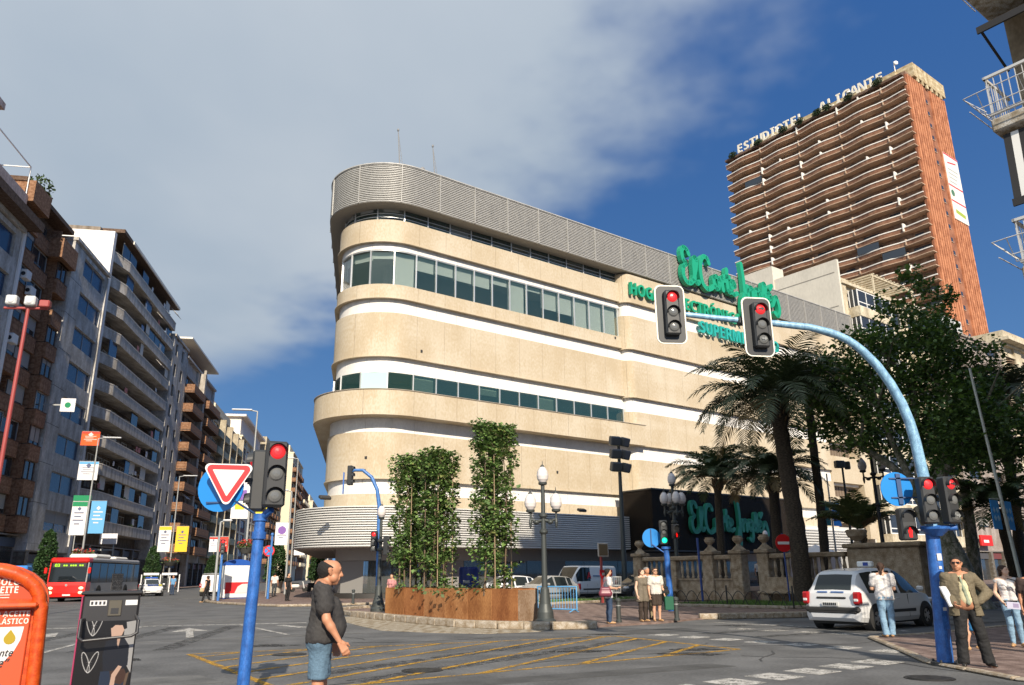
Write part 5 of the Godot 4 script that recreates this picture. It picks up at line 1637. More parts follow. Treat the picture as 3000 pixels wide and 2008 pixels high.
# ---------- vehicles ----------
# stations from tail to nose: [x, sill, belt, top, half width at sill, at belt, at roof]
func spline(a: Array, sub: int) -> Array:
	var r := []
	for k in a.size() - 1:
		for j in sub:
			var t := float(j) / sub
			var p0: Array = a[maxi(k - 1, 0)]
			var p1: Array = a[k]
			var p2: Array = a[k + 1]
			var p3: Array = a[mini(k + 2, a.size() - 1)]
			var q := []
			for i in p1.size():
				var lo := minf(p1[i], p2[i])
				var hi := maxf(p1[i], p2[i])
				q.append(clampf(cubic_interpolate(p1[i], p2[i], p0[i], p3[i], t), lo, hi))
			r.append(q)
	r.append(a[-1])
	return r
func shell(st: Array, glazed: Callable) -> Array:
	# returns [body, glass]
	var rows := []
	for q in st:
		var mid: float = lerpf(q[1], q[2], 0.5)
		rows.append([Vector3(q[0], q[1], 0), Vector3(q[0], q[1], q[4] * 0.93), Vector3(q[0], q[1] + 0.12, q[4]), Vector3(q[0], mid, maxf(q[4], q[5]) * 1.01), Vector3(q[0], q[2], q[5]), Vector3(q[0], lerpf(q[2], q[3], 0.9), lerpf(q[5], q[6], 0.92)), Vector3(q[0], q[3], q[6] * 0.86), Vector3(q[0], q[3] + 0.015, 0)])
	var body := sh()
	var gl := sh()
	for k in st.size() - 1:
		for j in 7:
			var p := [rows[k][j], rows[k][j + 1], rows[k + 1][j + 1], rows[k + 1][j]]
			var nn := []
			for e in [[k, j], [k, j + 1], [k + 1, j + 1], [k + 1, j]]:
				var a: int = e[0]
				var dx: Vector3 = rows[mini(a + 1, st.size() - 1)][e[1]] - rows[maxi(a - 1, 0)][e[1]]
				var dy: Vector3 = rows[a][j + 1] - rows[a][j]
				if dy.length() < 0.001: dy = rows[k][j + 1] - rows[k][j] + rows[k + 1][j + 1] - rows[k + 1][j]
				var m := dy.cross(dx).normalized()
				if m.dot(Vector3(0, p[0].y + p[1].y - st[k][1] - st[k][2], p[0].z + p[1].z)) < 0: m = -m
				nn.append(m)
			var x: float = (p[0].x + p[3].x) / 2
			var s: Shape = gl if glazed.call(j, x) else body
			s.squad(p[0], p[3], p[2], p[1], nn[0], nn[3], nn[2], nn[1])
			var f := Vector3(1, 1, -1)
			s.squad(p[0] * f, p[1] * f, p[2] * f, p[3] * f, nn[0] * f, nn[1] * f, nn[2] * f, nn[3] * f)
	# close nose and tail
	for k in [0, st.size() - 1]:
		for j in 7:
			var f := Vector3(1, 1, -1)
			body.quad(rows[k][j], rows[k][j + 1], rows[k][j + 1] * f, rows[k][j] * f)
	return [body, gl]
func wheel(t: Node, x: float, z: float, r: float):
	var sg := signf(z)
	var w := part(t, "wheel", sh().lathe(Vector3.ZERO, [Vector2(0.0, -0.1), Vector2(r * 0.8, -0.1), Vector2(r, -0.07), Vector2(r, 0.07), Vector2(r * 0.86, 0.1), Vector2(r * 0.66, 0.1), Vector2(r * 0.62, 0.06), Vector2(0, 0.06)], 20), mat("tyre", Color(0.018, 0.018, 0.018), 0.85))
	w.transform = Transform3D(Basis(Vector3.RIGHT, PI / 2 * sg), Vector3(x, r, z - sg * 0.09))
	var rim := sh()
	rim.lathe(Vector3(0, 0.062, 0), [Vector2(0.0, 0.03), Vector2(r * 0.2, 0.025), Vector2(r * 0.58, 0.01), Vector2(r * 0.61, 0.0)], 18)
	part(w, "rim", rim, mat("rim_silver", Color(0.42, 0.42, 0.42), 0.4, 0.6))
	for k in 5:
		var a := TAU * k / 5
		part(w, "rim_slot", sh().box(Vector3(cos(a) * r * 0.4, 0.09, sin(a) * r * 0.4), Vector3(r * 0.2, 0.012, r * 0.12), Basis(Vector3.UP, -a)), mats["tyre"])
const CAR := {
	"mpv": [[-2.14, 0.34, 0.62, 0.66, 0.66, 0.68, 0.60], [-2.08, 0.26, 0.90, 0.96, 0.80, 0.80, 0.66], [-2.02, 0.24, 0.98, 1.04, 0.84, 0.82, 0.66], [-1.72, 0.22, 0.99, 1.50, 0.86, 0.84, 0.60], [-1.35, 0.21, 0.98, 1.60, 0.87, 0.86, 0.62], [-0.4, 0.21, 0.96, 1.65, 0.875, 0.87, 0.64], [0.35, 0.21, 0.95, 1.60, 0.875, 0.86, 0.63], [1.42, 0.22, 0.93, 1.0, 0.86, 0.82, 0.66], [1.85, 0.25, 0.80, 0.86, 0.82, 0.76, 0.6], [2.14, 0.32, 0.56, 0.62, 0.62, 0.6, 0.5]],
	"hatch": [[-2.05, 0.34, 0.60, 0.66, 0.66, 0.66, 0.58], [-2.0, 0.27, 0.86, 0.92, 0.80, 0.76, 0.6], [-1.9, 0.24, 0.92, 0.98, 0.84, 0.79, 0.62], [-1.5, 0.22, 0.92, 1.32, 0.85, 0.82, 0.56], [-1.0, 0.21, 0.91, 1.42, 0.86, 0.83, 0.58], [-0.2, 0.21, 0.89, 1.46, 0.86, 0.83, 0.59], [0.25, 0.21, 0.88, 1.41, 0.86, 0.82, 0.58], [1.12, 0.22, 0.88, 0.95, 0.85, 0.79, 0.64], [1.7, 0.26, 0.76, 0.82, 0.82, 0.74, 0.6], [2.05, 0.32, 0.54, 0.6, 0.62, 0.58, 0.5]],
	"van": [[-2.35, 0.40, 1.1, 1.9, 0.90, 0.92, 0.84], [-2.3, 0.34, 1.1, 2.02, 0.93, 0.94, 0.86], [-1.0, 0.32, 1.1, 2.05, 0.95, 0.95, 0.86], [0.6, 0.32, 1.1, 2.05, 0.95, 0.95, 0.86], [0.95, 0.32, 1.08, 1.98, 0.95, 0.93, 0.82], [1.65, 0.32, 1.04, 1.12, 0.93, 0.86, 0.72], [2.15, 0.34, 0.9, 0.97, 0.9, 0.8, 0.66], [2.35, 0.4, 0.66, 0.72, 0.74, 0.7, 0.6]],
}
func car(called: String, label: String, at: Vector3, turn: float, kind: String, paint: Material, sx := 1.0, sy := 1.0) -> Node3D:
	var t := thing(called, label, "van" if kind == "van" else "car", at, turn)
	var st := []
	for q in CAR[kind]: st.append([q[0] * sx, q[1] * sy, q[2] * sy, q[3] * sy, q[4] * sx, q[5] * sx, q[6] * sx])
	var x_rear0: float = st[2][0]
	var x_rear1: float = st[3][0]
	var ws0: float = st[6][0] if kind != "van" else st[4][0]
	var ws1: float = st[7][0] if kind != "van" else st[5][0]
	var g := func(j, x):
		if kind == "van":
			if j == 6: return x > ws0 and x < ws1 - 0.08
			if j == 4: return x > 0.15 * sx and x < ws1 - 0.35
			return false
		if j == 6: return (x > x_rear0 + 0.02 and x < x_rear1 - 0.03) or (x > ws0 + 0.05 and x < ws1 - 0.1)
		if j == 4: return x > x_rear1 + 0.12 and x < ws1 - 0.30 and not (absf(x - 0.0) < 0.06) and not (absf(x + 1.0 * sx) < 0.05)
		return false
	var bg := shell(spline(st, 14), g)
	part(t, "body", bg[0], paint)
	part(t, "glazing", bg[1], mat("car_glass", Color(0.02, 0.026, 0.028), 0.05))
	var r := 0.315 * sy if kind != "van" else 0.34
	var wb := 1.37 * sx if kind != "van" else 1.5
	var hw: float = st[4][4]
	var blk := mat("black_plastic", Color(0.025, 0.025, 0.025), 0.7)
	for x in [-wb, wb]:
		for z in [-hw, hw]:
			var sg := signf(z)
			part(t, "wheel_arch", sh().cyl(Vector3(x, r + 0.02, z - sg * 0.25), Vector3(x, r + 0.02, z + sg * 0.012), r * 1.2, r * 1.2, 20), blk)
			wheel(t, x, z + sg * 0.03, r)
	# lamps, bumpers, handles, mirrors, plates
	var xr: float = st[0][0]
	var xf: float = st[-1][0]
	var red := mat("tail_red", Color(0.30, 0.008, 0.01), 0.2)
	var clear := mat("head_clear", Color(0.62, 0.63, 0.64), 0.12)
	for sg in [-1.0, 1.0]:
		var tl := part(t, "tail_light", sh().cbox(Vector3(st[1][0] + 0.0, (st[1][2] + 0.02) * (0.93 if kind != "van" else 0.85), sg * st[1][5] * 0.97), Vector3(0.2, 0.34, 0.2), 0.04), red)
		part(tl, "reverse_lens", sh().cbox(Vector3(st[1][0] - 0.07, st[1][2] * 0.9, sg * st[1][5] * 0.97), Vector3(0.08, 0.09, 0.14), 0.02), clear)
		part(t, "headlight", sh().cbox(Vector3(st[-2][0] + 0.13, st[-2][2] * 0.9, sg * st[-2][5] * 0.86), Vector3(0.3, 0.16, 0.3), 0.05), clear)
		var mx := ws1 - 0.42
		part(t, "door_mirror", sh().cbox(Vector3(mx, st[6][2] + 0.12, sg * (hw + 0.1)), Vector3(0.12, 0.14, 0.2), 0.04), paint)
		for x in [-0.12, -1.05]:
			if kind != "van": part(t, "door_handle", sh().cbox(Vector3(x * sx, st[5][2] - 0.13, sg * (hw + 0.005)), Vector3(0.18, 0.035, 0.03), 0.01), paint)
		part(t, "side_moulding", sh().cbox(Vector3(-0.05, st[4][1] + 0.28, sg * (hw + 0.002)), Vector3(1.7 * sx, 0.09, 0.03), 0.01), blk)
		for x in [-0.52 * sx, 0.42 * sx]: part(t, "door_seam", sh().box(Vector3(x, 0.62, sg * (hw + 0.002)), Vector3(0.012, 0.62, 0.012)), blk)
	part(t, "rear_bumper", sh().cbox(Vector3(xr + 0.05, st[0][1] + 0.16, 0), Vector3(0.14, 0.13, st[1][4] * 1.86), 0.04), blk)
	part(t, "front_bumper", sh().cbox(Vector3(xf - 0.06, st[-1][1] + 0.12, 0), Vector3(0.14, 0.12, st[-2][4] * 1.8), 0.04), blk)
	part(t, "number_plate", sh().cbox(Vector3(xr - 0.035, st[0][1] + 0.36 * sy, 0), Vector3(0.02, 0.11, 0.52), 0.006), mat("plate", Color(0.6, 0.6, 0.58), 0.5))
	part(t, "number_plate", sh().cbox(Vector3(xf + 0.03, st[-1][1] + 0.1, 0), Vector3(0.02, 0.11, 0.52), 0.006), mats["plate"])
	part(t, "underbody", sh().bx(xr + 0.3, 0.16, -hw * 0.85, xf - 0.3, 0.32, hw * 0.85), blk)
	return t
func bus():
	var t := thing("city_bus", "red and grey city bus with white roof units and a lit destination display", "bus", WL(-20.4, 0, 61.8), TURN_L - 0.03)
	# local: -z is the tail, front face at z = 0 towards the camera
	var red := mat("bus_red", Color(0.60, 0.018, 0.014), 0.28)
	var grey := mat("bus_grey", Color(0.27, 0.26, 0.255), 0.4)
	var dk := mat("bus_glass", Color(0.012, 0.015, 0.017), 0.05)
	var white := mat("bus_white", Color(0.70, 0.69, 0.66), 0.5)
	var blk := mat("black_plastic", Color(0.025, 0.025, 0.025), 0.7)
	var W := 1.27
	part(t, "chassis", sh().bx(-W + 0.06, 0.22, -12.0, W - 0.06, 0.6, -0.3), blk)
	part(t, "side_wall", sh().bx(-W, 0.34, -12.0, W, 1.25, -0.9), grey)
	part(t, "side_glass", sh().bx(-W + 0.012, 1.251, -11.9, W - 0.012, 2.62, -0.9), dk)
	part(t, "roof", sh().cbox(Vector3(0, 2.80, -6.3), Vector3(2 * W, 0.36, 11.3), 0.12), grey)
	part(t, "roof_front", sh().cbox(Vector3(0, 2.80, -0.5), Vector3(2 * W, 0.36, 0.94), 0.10), red)
	var nose := PackedVector2Array([Vector2(0.9, 0.32), Vector2(0.02, 0.34), Vector2(-0.04, 0.6), Vector2(0.0, 1.1), Vector2(0.06, 1.32), Vector2(0.9, 1.32)])
	part(t, "front_panel", sh().prism(nose, -W, W, Transform3D(Basis(Vector3(0, 0, -1), Vector3.UP, Vector3(1, 0, 0)), Vector3.ZERO)), red)
	part(t, "windscreen", sh().prism(PackedVector2Array([Vector2(0.08, 1.321), Vector2(0.9, 1.321), Vector2(0.9, 2.62), Vector2(0.20, 2.62)]), -W + 0.05, W - 0.05, Transform3D(Basis(Vector3(0, 0, -1), Vector3.UP, Vector3(1, 0, 0)), Vector3.ZERO)), dk)
	for sg in [-1.0, 1.0]: part(t, "pillar", sh().box(Vector3(sg * (W - 0.02), 1.97, -0.16), Vector3(0.07, 1.35, 0.16), Basis(Vector3.RIGHT, -0.09)), red if sg < 0 else grey)
	part(t, "destination_display", sh().box(Vector3(0, 2.46, -0.145), Vector3(2.2, 0.30, 0.03), Basis(Vector3.RIGHT, -0.09)), blk)
	words(t, "display_text", "03", 0.2, 0.01, glow("display_green", Color(0.55, 0.75, 0.12), 0.7), Vector3(-0.8, 2.46, -0.12), Basis(Vector3.RIGHT, -0.09), true, 0.34)
	for k in 9:
		if k != 2 and k != 6: part(t, "display_segment", sh().box(Vector3(-0.35 + 0.15 * k, 2.45, -0.122), Vector3(0.11, 0.1, 0.012), Basis(Vector3.RIGHT, -0.09)), mats["display_green"])
	for sg in [-1.0, 1.0]:
		for y in [0.62, 0.92]:
			part(t, "headlight", sh().ball(Vector3(sg * 1.0, y, 0.03), Vector3(0.16, 0.1, 0.07), 12, 8), glow("lamp_warm", Color(1.0, 0.86, 0.66), 0.9))
		part(t, "mirror", sh().cbox(Vector3(sg * (W + 0.16), 2.1, 0.12), Vector3(0.2, 0.42, 0.14), 0.05), red)
	part(t, "number_plate", sh().cbox(Vector3(0.1, 0.46, 0.045), Vector3(0.52, 0.11, 0.02), 0.005), mat("plate", Color(0.6, 0.6, 0.58), 0.5))
	part(t, "badge", sh().cyl(Vector3(0, 1.12, 0.01), Vector3(0, 1.12, 0.03), 0.08, 0.08, 12), mat("rim_silver", Color(0.42, 0.42, 0.42), 0.4, 0.6))
	part(t, "wiper", sh().box(Vector3(-0.35, 1.45, -0.06), Vector3(0.9, 0.02, 0.02), Basis(Vector3.BACK, 0.1)), blk)
	part(t, "wiper", sh().box(Vector3(0.55, 1.45, -0.06), Vector3(0.9, 0.02, 0.02), Basis(Vector3.BACK, 0.1)), blk)
	part(t, "roof_unit", sh().cbox(Vector3(0, 3.12, -4.0), Vector3(1.9, 0.34, 3.4), 0.14), white)
	part(t, "roof_unit", sh().cbox(Vector3(0, 3.06, -8.2), Vector3(1.9, 0.24, 3.0), 0.1), white)
	for k in 6: part(t, "window_post", sh().bx(W - 0.011, 1.26, -2.6 - 1.6 * k, W + 0.002, 2.6, -2.5 - 1.6 * k), blk)
	for z in [-2.7, -8.8]:
		for sg in [-1.0, 1.0]:
			part(t, "wheel_arch", sh().cyl(Vector3(sg * (W - 0.2), 0.5, z), Vector3(sg * (W + 0.006), 0.5, z), 0.58, 0.58, 20), blk)
			var w := part(t, "wheel", sh().lathe(Vector3.ZERO, [Vector2(0, -0.12), Vector2(0.46, -0.12), Vector2(0.48, 0.1), Vector2(0.3, 0.12), Vector2(0.26, 0.05), Vector2(0, 0.05)], 20), mat("tyre", Color(0.018, 0.018, 0.018), 0.85))
			w.transform = Transform3D(Basis(Vector3.BACK, -PI / 2 * sg), Vector3(sg * (W - 0.08), 0.48, z))
	# pale artwork panel on the flank
	part(t, "flank_print", sh().bx(W + 0.001, 0.5, -8.0, W + 0.008, 1.9, -5.4), mat("flank_print", Color(0.50, 0.47, 0.43), 0.6, 0.0, grain("poster", 256, 20, 9, 0.9), 0.6))
	part(t, "red_stripe", sh().bx(W + 0.001, 0.4, -11.9, W + 0.007, 0.62, -9.6), red)
func build_vehicles():
	bus()
	var white := mat("paint_white", Color(0.68, 0.69, 0.70), 0.22)
	white.clearcoat_enabled = true
	var silver := mat("paint_silver", Color(0.36, 0.365, 0.36), 0.3, 0.35)
	var t := car("taxi", "white taxi minivan with roof sign stopped beside the crossing", Vector3(10.55, 0, -24.3), deg_to_rad(37.0), "mpv", mat("paint_taxi", Color(0.56, 0.57, 0.585), 0.25))
	part(t, "roof_sign", sh().cbox(Vector3(-0.1, 1.77, 0), Vector3(0.18, 0.16, 0.46), 0.03), mat("frame_white", Color(0.7, 0.7, 0.68), 0.6))
	part(t, "sign_emblem", sh().bx(-0.2, 1.72, -0.02, -0.19, 1.82, 0.14), mat("taxi_blue", Color(0.02, 0.05, 0.25), 0.5))
	part(t, "aerial", sh().cyl(Vector3(-1.4, 1.6, 0.1), Vector3(-1.62, 1.9, 0.1), 0.01, 0.006, 5), mats["black_plastic"])
	part(t, "plate_bar", sh().cbox(Vector3(-2.1, 0.86, 0), Vector3(0.06, 0.06, 0.9), 0.02), mats["black_plastic"])
	for k in 7: part(t, "plate_mark", sh().bx(-2.196, 0.67, -0.21 + 0.06 * k, -2.184, 0.735, -0.175 + 0.06 * k), mats["black_plastic"])
	for k in 2: part(t, "tailgate_decal", sh().bx(-2.09, 1.0, -0.42 + 0.42 * k, -2.06, 1.035, -0.12 + 0.5 * k), mat("decal_blue", Color(0.08, 0.17, 0.42), 0.5))
	part(t, "bumper_step", sh().cbox(Vector3(-2.1, 0.56, 0), Vector3(0.14, 0.16, 1.66), 0.05), mats["black_plastic"])
	var A := TURN_A + PI
	car("hatchback_car", "silver hatchback waiting beside the blue barrier", WA(30.75, 0, -37.0), A + 0.06, "hatch", silver)
	car("hatchback_car", "white hatchback with a driver inside behind the silver hatchback", WA(29.6, 0, -39.3), A, "hatch", white, 1.02, 1.02)
	t = car("delivery_van", "white delivery van with red lettering on its side behind the silver hatchback", WA(36.2, 0, -39.9), A + 0.04, "van", white)
	words(t, "side_text", "A", 0.4, 0.01, mat("van_red", Color(0.5, 0.02, 0.03), 0.5), Vector3(0.25, 1.45, -0.965), Basis(Vector3.UP, PI), true)
	part(t, "side_stripe", sh().bx(-0.9, 1.38, -0.972, -0.1, 1.46, -0.955), mat("van_blue", Color(0.12, 0.2, 0.36), 0.5))
	car("parked_car", "dark grey car beside the tall floodlight mast", WA(38.9, 0, -37.3), A, "hatch", mat("paint_dark", Color(0.055, 0.06, 0.065), 0.25, 0.2), 1.05, 1.0)
	t = car("panel_van", "white panel van seen from behind in the side street", WL(-12.95, 0, 76.0), TURN_L + PI / 2, "van", white, 0.86, 0.92)
	for sg in [-1.0, 1.0]: part(t, "rear_door", sh().cbox(Vector3(-2.03, 1.1, sg * 0.36), Vector3(0.03, 1.3, 0.68), 0.012), white)
	t = car("police_car", "white police car with blue and yellow checks on its bonnet behind the bus", WL(-18.7, 0, 78.0), TURN_L - PI / 2 + 0.35, "hatch", white)
	part(t, "light_bar", sh().cbox(Vector3(-0.2, 1.56, 0), Vector3(0.28, 0.12, 1.05), 0.04), mat("bar_blue", Color(0.02, 0.08, 0.4), 0.2))
	part(t, "bonnet_patch", sh().box(Vector3(1.42, 0.945, 0.0), Vector3(0.5, 0.02, 0.9), Basis(Vector3.BACK, -0.19)), mat("check_blue", Color(0.02, 0.06, 0.22), 0.4))
	part(t, "bonnet_patch", sh().box(Vector3(1.42, 0.947, -0.58), Vector3(0.5, 0.02, 0.26), Basis(Vector3.BACK, -0.19)), mat("check_yellow", Color(0.6, 0.55, 0.05), 0.4))
	# motor scooters beyond the kiosk
	for q in [[-6.2, 83.0, "white scooter parked behind the advertising kiosk"], [-4.6, 82.0, "dark scooter parked near the store corner"]]:
		var s := thing("motor_scooter", q[2], "scooter", WL(q[0], 0.1, q[1]), 0.5)
		var c: Material = white if q[0] < -5 else mats["black_plastic"]
		for x in [-0.6, 0.6]: part(s, "wheel", sh().cyl(Vector3(x, 0.25, -0.05), Vector3(x, 0.25, 0.05), 0.25, 0.25, 14), mats["tyre"])
		part(s, "body", sh().cbox(Vector3(-0.35, 0.55, 0), Vector3(0.8, 0.35, 0.3), 0.1), c)
		part(s, "leg_shield", sh().cbox(Vector3(0.42, 0.65, 0), Vector3(0.1, 0.7, 0.4), 0.04, Basis(Vector3.BACK, 0.25)), c)
		part(s, "floor", sh().cbox(Vector3(0.1, 0.35, 0), Vector3(0.6, 0.08, 0.3), 0.02), mats["black_plastic"])
		part(s, "seat", sh().cbox(Vector3(-0.35, 0.78, 0), Vector3(0.75, 0.12, 0.26), 0.05), mats["black_plastic"])
		part(s, "handlebar", sh().cyl(Vector3(0.36, 1.02, -0.33), Vector3(0.36, 1.02, 0.33), 0.02, 0.02, 6), mats["black_plastic"])

# ---------- street furniture ----------
var blue_paint: StandardMaterial3D
var sig_black: StandardMaterial3D
func disc(t: Node, called: String, c: Vector3, n: Vector3, r: float, th: float, m: Material) -> MeshInstance3D:
	return part(t, called, sh().cyl(c - n * th / 2, c + n * th / 2, r, r, 28), m)
# a signal head: case, three hooded lenses; lit is the index of the lamp that glows
func signal_head(t: Node, c: Vector3, face: float, lit: int, board := false, size := 1.0, arrow := false, ped := false):
	var h := Node3D.new()
	h.name = "signal_head"
	t.add_child(h, true)
	h.position = c
	h.rotation.y = face
	var n := 2 if ped else 3
	var hh := 0.30 * n * size
	if board:
		var rr := PackedVector2Array()
		var ri := PackedVector2Array()
		for k in 4:
			for j in 6:
				var a := PI / 2 * k + PI / 2 * j / 5.0
				var q := Vector2([1, -1, -1, 1][k], [1, 1, -1, -1][k])
				rr.append(Vector2(q.x * 0.17, q.y * 0.47) * size + Vector2(cos(a), sin(a)) * 0.13 * size)
				ri.append(Vector2(q.x * 0.17, q.y * 0.47) * size + Vector2(cos(a), sin(a)) * 0.10 * size)
		part(h, "backboard_edge", sh().prism(rr, -0.05, -0.03), mat("board_cream", Color(0.74, 0.72, 0.62), 0.6))
		part(h, "backboard", sh().prism(ri, -0.031, -0.015), sig_black)
	part(h, "case", sh().cbox(Vector3(0, 0, 0.02), Vector3(0.29 * size, hh, 0.22 * size), 0.03), sig_black)
	for k in n:
		var y := hh / 2 - 0.15 * size - 0.30 * size * k
		var r := 0.105 * size
		var m: Material = mat("lens_off", Color(0.13, 0.135, 0.135), 0.15)
		if k == lit:
			m = glow("lens_red", Color(0.86, 0.17, 0.19), 0.45) if (k == 0) else glow("lens_green", Color(0.10, 0.95, 0.72), 0.95)
		if ped: m = glow("lens_man_red", Color(0.95, 0.07, 0.05), 0.9) if k == lit else mats["lens_off"]
		if ped:
			part(h, "lens_plate", sh().bx(-r, y - r, 0.13 * size, r, y + r, 0.135 * size), mat("lens_black", Color(0.02, 0.02, 0.02), 0.4))
			if k == lit:
				var f := sh()
				f.ball(Vector3(0, y + r * 0.62, 0.14 * size), Vector3(r * 0.2, r * 0.22, 0.01), 10, 6)
				f.bx(-r * 0.34, y - r * 0.2, 0.137 * size, r * 0.34, y + r * 0.38, 0.145 * size)
				f.bx(-r * 0.26, y - r * 0.9, 0.137 * size, r * 0.26, y - r * 0.2, 0.145 * size)
				part(h, "red_man", f, m)
		else:
			var l := part(h, "lens", sh().lathe(Vector3.ZERO, [Vector2(r, 0), Vector2(r * 0.8, 0.025), Vector2(r * 0.45, 0.042), Vector2(0, 0.048)], 20), m)
			l.transform = Transform3D(Basis(Vector3.RIGHT, PI / 2), Vector3(0, y, 0.13 * size))
			if arrow and k != 1:
				var am := sig_black if k == 0 else mat("arrow_grey", Color(0.2, 0.21, 0.21), 0.5)
				part(h, "arrow", sh().prism(PackedVector2Array([Vector2(-0.05, -0.014), Vector2(0.01, -0.014), Vector2(0.01, -0.045), Vector2(0.06, 0), Vector2(0.01, 0.045), Vector2(0.01, 0.014), Vector2(-0.05, 0.014)]), 0.0, 0.006, Transform3D(Basis.IDENTITY, Vector3(0, y, 0.13 * size + 0.05))), am)
		# hood: upper half ring
		var v := sh()
		for j in 12:
			var a0 := -0.25 + (PI + 0.5) * j / 12.0
			var a1 := -0.25 + (PI + 0.5) * (j + 1) / 12.0
			var e0 := Vector3(cos(a0), sin(a0), 0) * (r + 0.012)
			var e1 := Vector3(cos(a1), sin(a1), 0) * (r + 0.012)
			var o := Vector3(0, y, 0.13 * size)
			var d := Vector3(0, -0.012, 0.085 * size)
			v.quad(o + e0, o + e1, o + e1 + d, o + e0 + d)
			v.quad(o + e1 * 1.05, o + e0 * 1.05, o + e0 * 1.05 + d, o + e1 * 1.05 + d)
		part(h, "hood", v, sig_black)
func triangle_sign(t: Node, c: Vector3, face: float, side: float):
	var sg := Node3D.new()
	sg.name = "yield_sign"
	t.add_child(sg, true)
	sg.position = c
	sg.rotation.y = face
	for q in [[0.0, 0.02, 0.62, "rim", mat("sign_rim_white", Color(0.72, 0.72, 0.70), 0.4), -0.012, 0.0], [0.018, 0.03, 0.58, "red_border", mat("traffic_red", Color(0.56, 0.012, 0.015), 0.35), -0.006, 0.006], [0.095, 0.02, 0.4, "white_field", mat("sign_field", Color(0.62, 0.60, 0.55), 0.45), 0.0065, 0.011]]:
		var p := PackedVector2Array()
		var r: float = side / sqrt(3.0) - q[0] * 1.6
		for k in 3:
			var a := -PI / 2 + TAU * k / 3
			var rr: float = 0.055 if q[0] < 0.05 else 0.008
			var o := Vector2(cos(a), sin(a)) * (r - rr * 2)
			for j in 7:
				var b := a - PI / 3 + (2 * PI / 3) * j / 6.0
				p.append(o + Vector2(cos(b), sin(b)) * rr)
		part(sg, q[3], sh().prism(p, q[5], q[6]), q[4])
func globe_lamp(called: String, label: String, at: Vector3, turn: float, h: float, arms: int, mt: Material, top := true, big := 1.12) -> Node3D:
	var t := thing(called, label, "street lamp", at, turn)
	t.scale = Vector3.ONE * big
	h /= big
	var gm := glass("opal_globe", Color(0.62, 0.58, 0.57), 0.97, 0.25)
	part(t, "base", sh().lathe(Vector3.ZERO, [Vector2(0.30, 0), Vector2(0.30, 0.12), Vector2(0.24, 0.18), Vector2(0.23, 0.34), Vector2(0.16, 0.55), Vector2(0.12, 0.95), Vector2(0.09, 1.0)], 12), mt)
	part(t, "pole", sh().cyl(Vector3(0, 0.95, 0), Vector3(0, h - 0.75, 0), 0.085, 0.055, 12), mt)
	for y in [h * 0.55, h - 1.6]: part(t, "collar", sh().lathe(Vector3(0, y, 0), [Vector2(0.07, -0.08), Vector2(0.12, -0.02), Vector2(0.12, 0.03), Vector2(0.07, 0.08)], 12), mt)
	var spots := []
	if top: spots.append(Vector3(0, h - 0.75, 0))
	for k in arms:
		var a := TAU * k / arms + 0.25
		var d := Vector3(cos(a), 0, sin(a))
		var y := h - 1.72
		part(t, "arm", sh().tube([Vector3(0, y, 0), d * 0.2 + Vector3(0, y - 0.04, 0), d * 0.36 + Vector3(0, y + 0.02, 0), d * 0.37 + Vector3(0, y + 0.22, 0)], [0.05, 0.04, 0.035, 0.03], 7), mt)
		part(t, "scroll", sh().ball(d * 0.2 + Vector3(0, y - 0.06, 0), Vector3(0.09, 0.07, 0.09), 8, 6), mt)
		part(t, "pendant", sh().lathe(d * 0.37 + Vector3(0, y - 0.25, 0), [Vector2(0, 0), Vector2(0.03, 0.06), Vector2(0.05, 0.18), Vector2(0.03, 0.3)], 8), mt)
		spots.append(d * 0.37 + Vector3(0, y + 0.2, 0))
	for p in spots:
		part(t, "cup", sh().lathe(p, [Vector2(0.04, 0.0), Vector2(0.12, 0.03), Vector2(0.13, 0.09), Vector2(0.09, 0.1)], 12), mt)
		part(t, "globe", sh().lathe(p + Vector3(0, 0.08, 0), [Vector2(0.09, 0.0), Vector2(0.155, 0.1), Vector2(0.172, 0.2), Vector2(0.155, 0.32), Vector2(0.10, 0.42), Vector2(0.06, 0.46)], 16), gm)
		part(t, "finial", sh().lathe(p + Vector3(0, 0.53, 0), [Vector2(0.07, 0.0), Vector2(0.05, 0.05), Vector2(0.012, 0.08), Vector2(0.008, 0.18), Vector2(0, 0.2)], 8), mt)
	return t
func tall_lamp(label: String, at: Vector3, turn: float, h: float, arm: float) -> Node3D:
	var t := thing("street_lamp", label, "street lamp", at, turn)
	var g := mat("lamp_grey", Color(0.33, 0.34, 0.34), 0.5, 0.3)
	part(t, "pole", sh().cyl(Vector3.ZERO, Vector3(0, h, 0), 0.11, 0.06, 10), g)
	part(t, "arm", sh().cyl(Vector3(0, h, 0), Vector3(arm * 0.4, h + 0.1, 0), 0.05, 0.05, 8), g)
	part(t, "lantern", sh().cbox(Vector3(arm * 0.75, h + 0.12, 0), Vector3(absf(arm), 0.12, 0.32), 0.05), mat("lantern_pale", Color(0.62, 0.64, 0.66), 0.4))
	return t
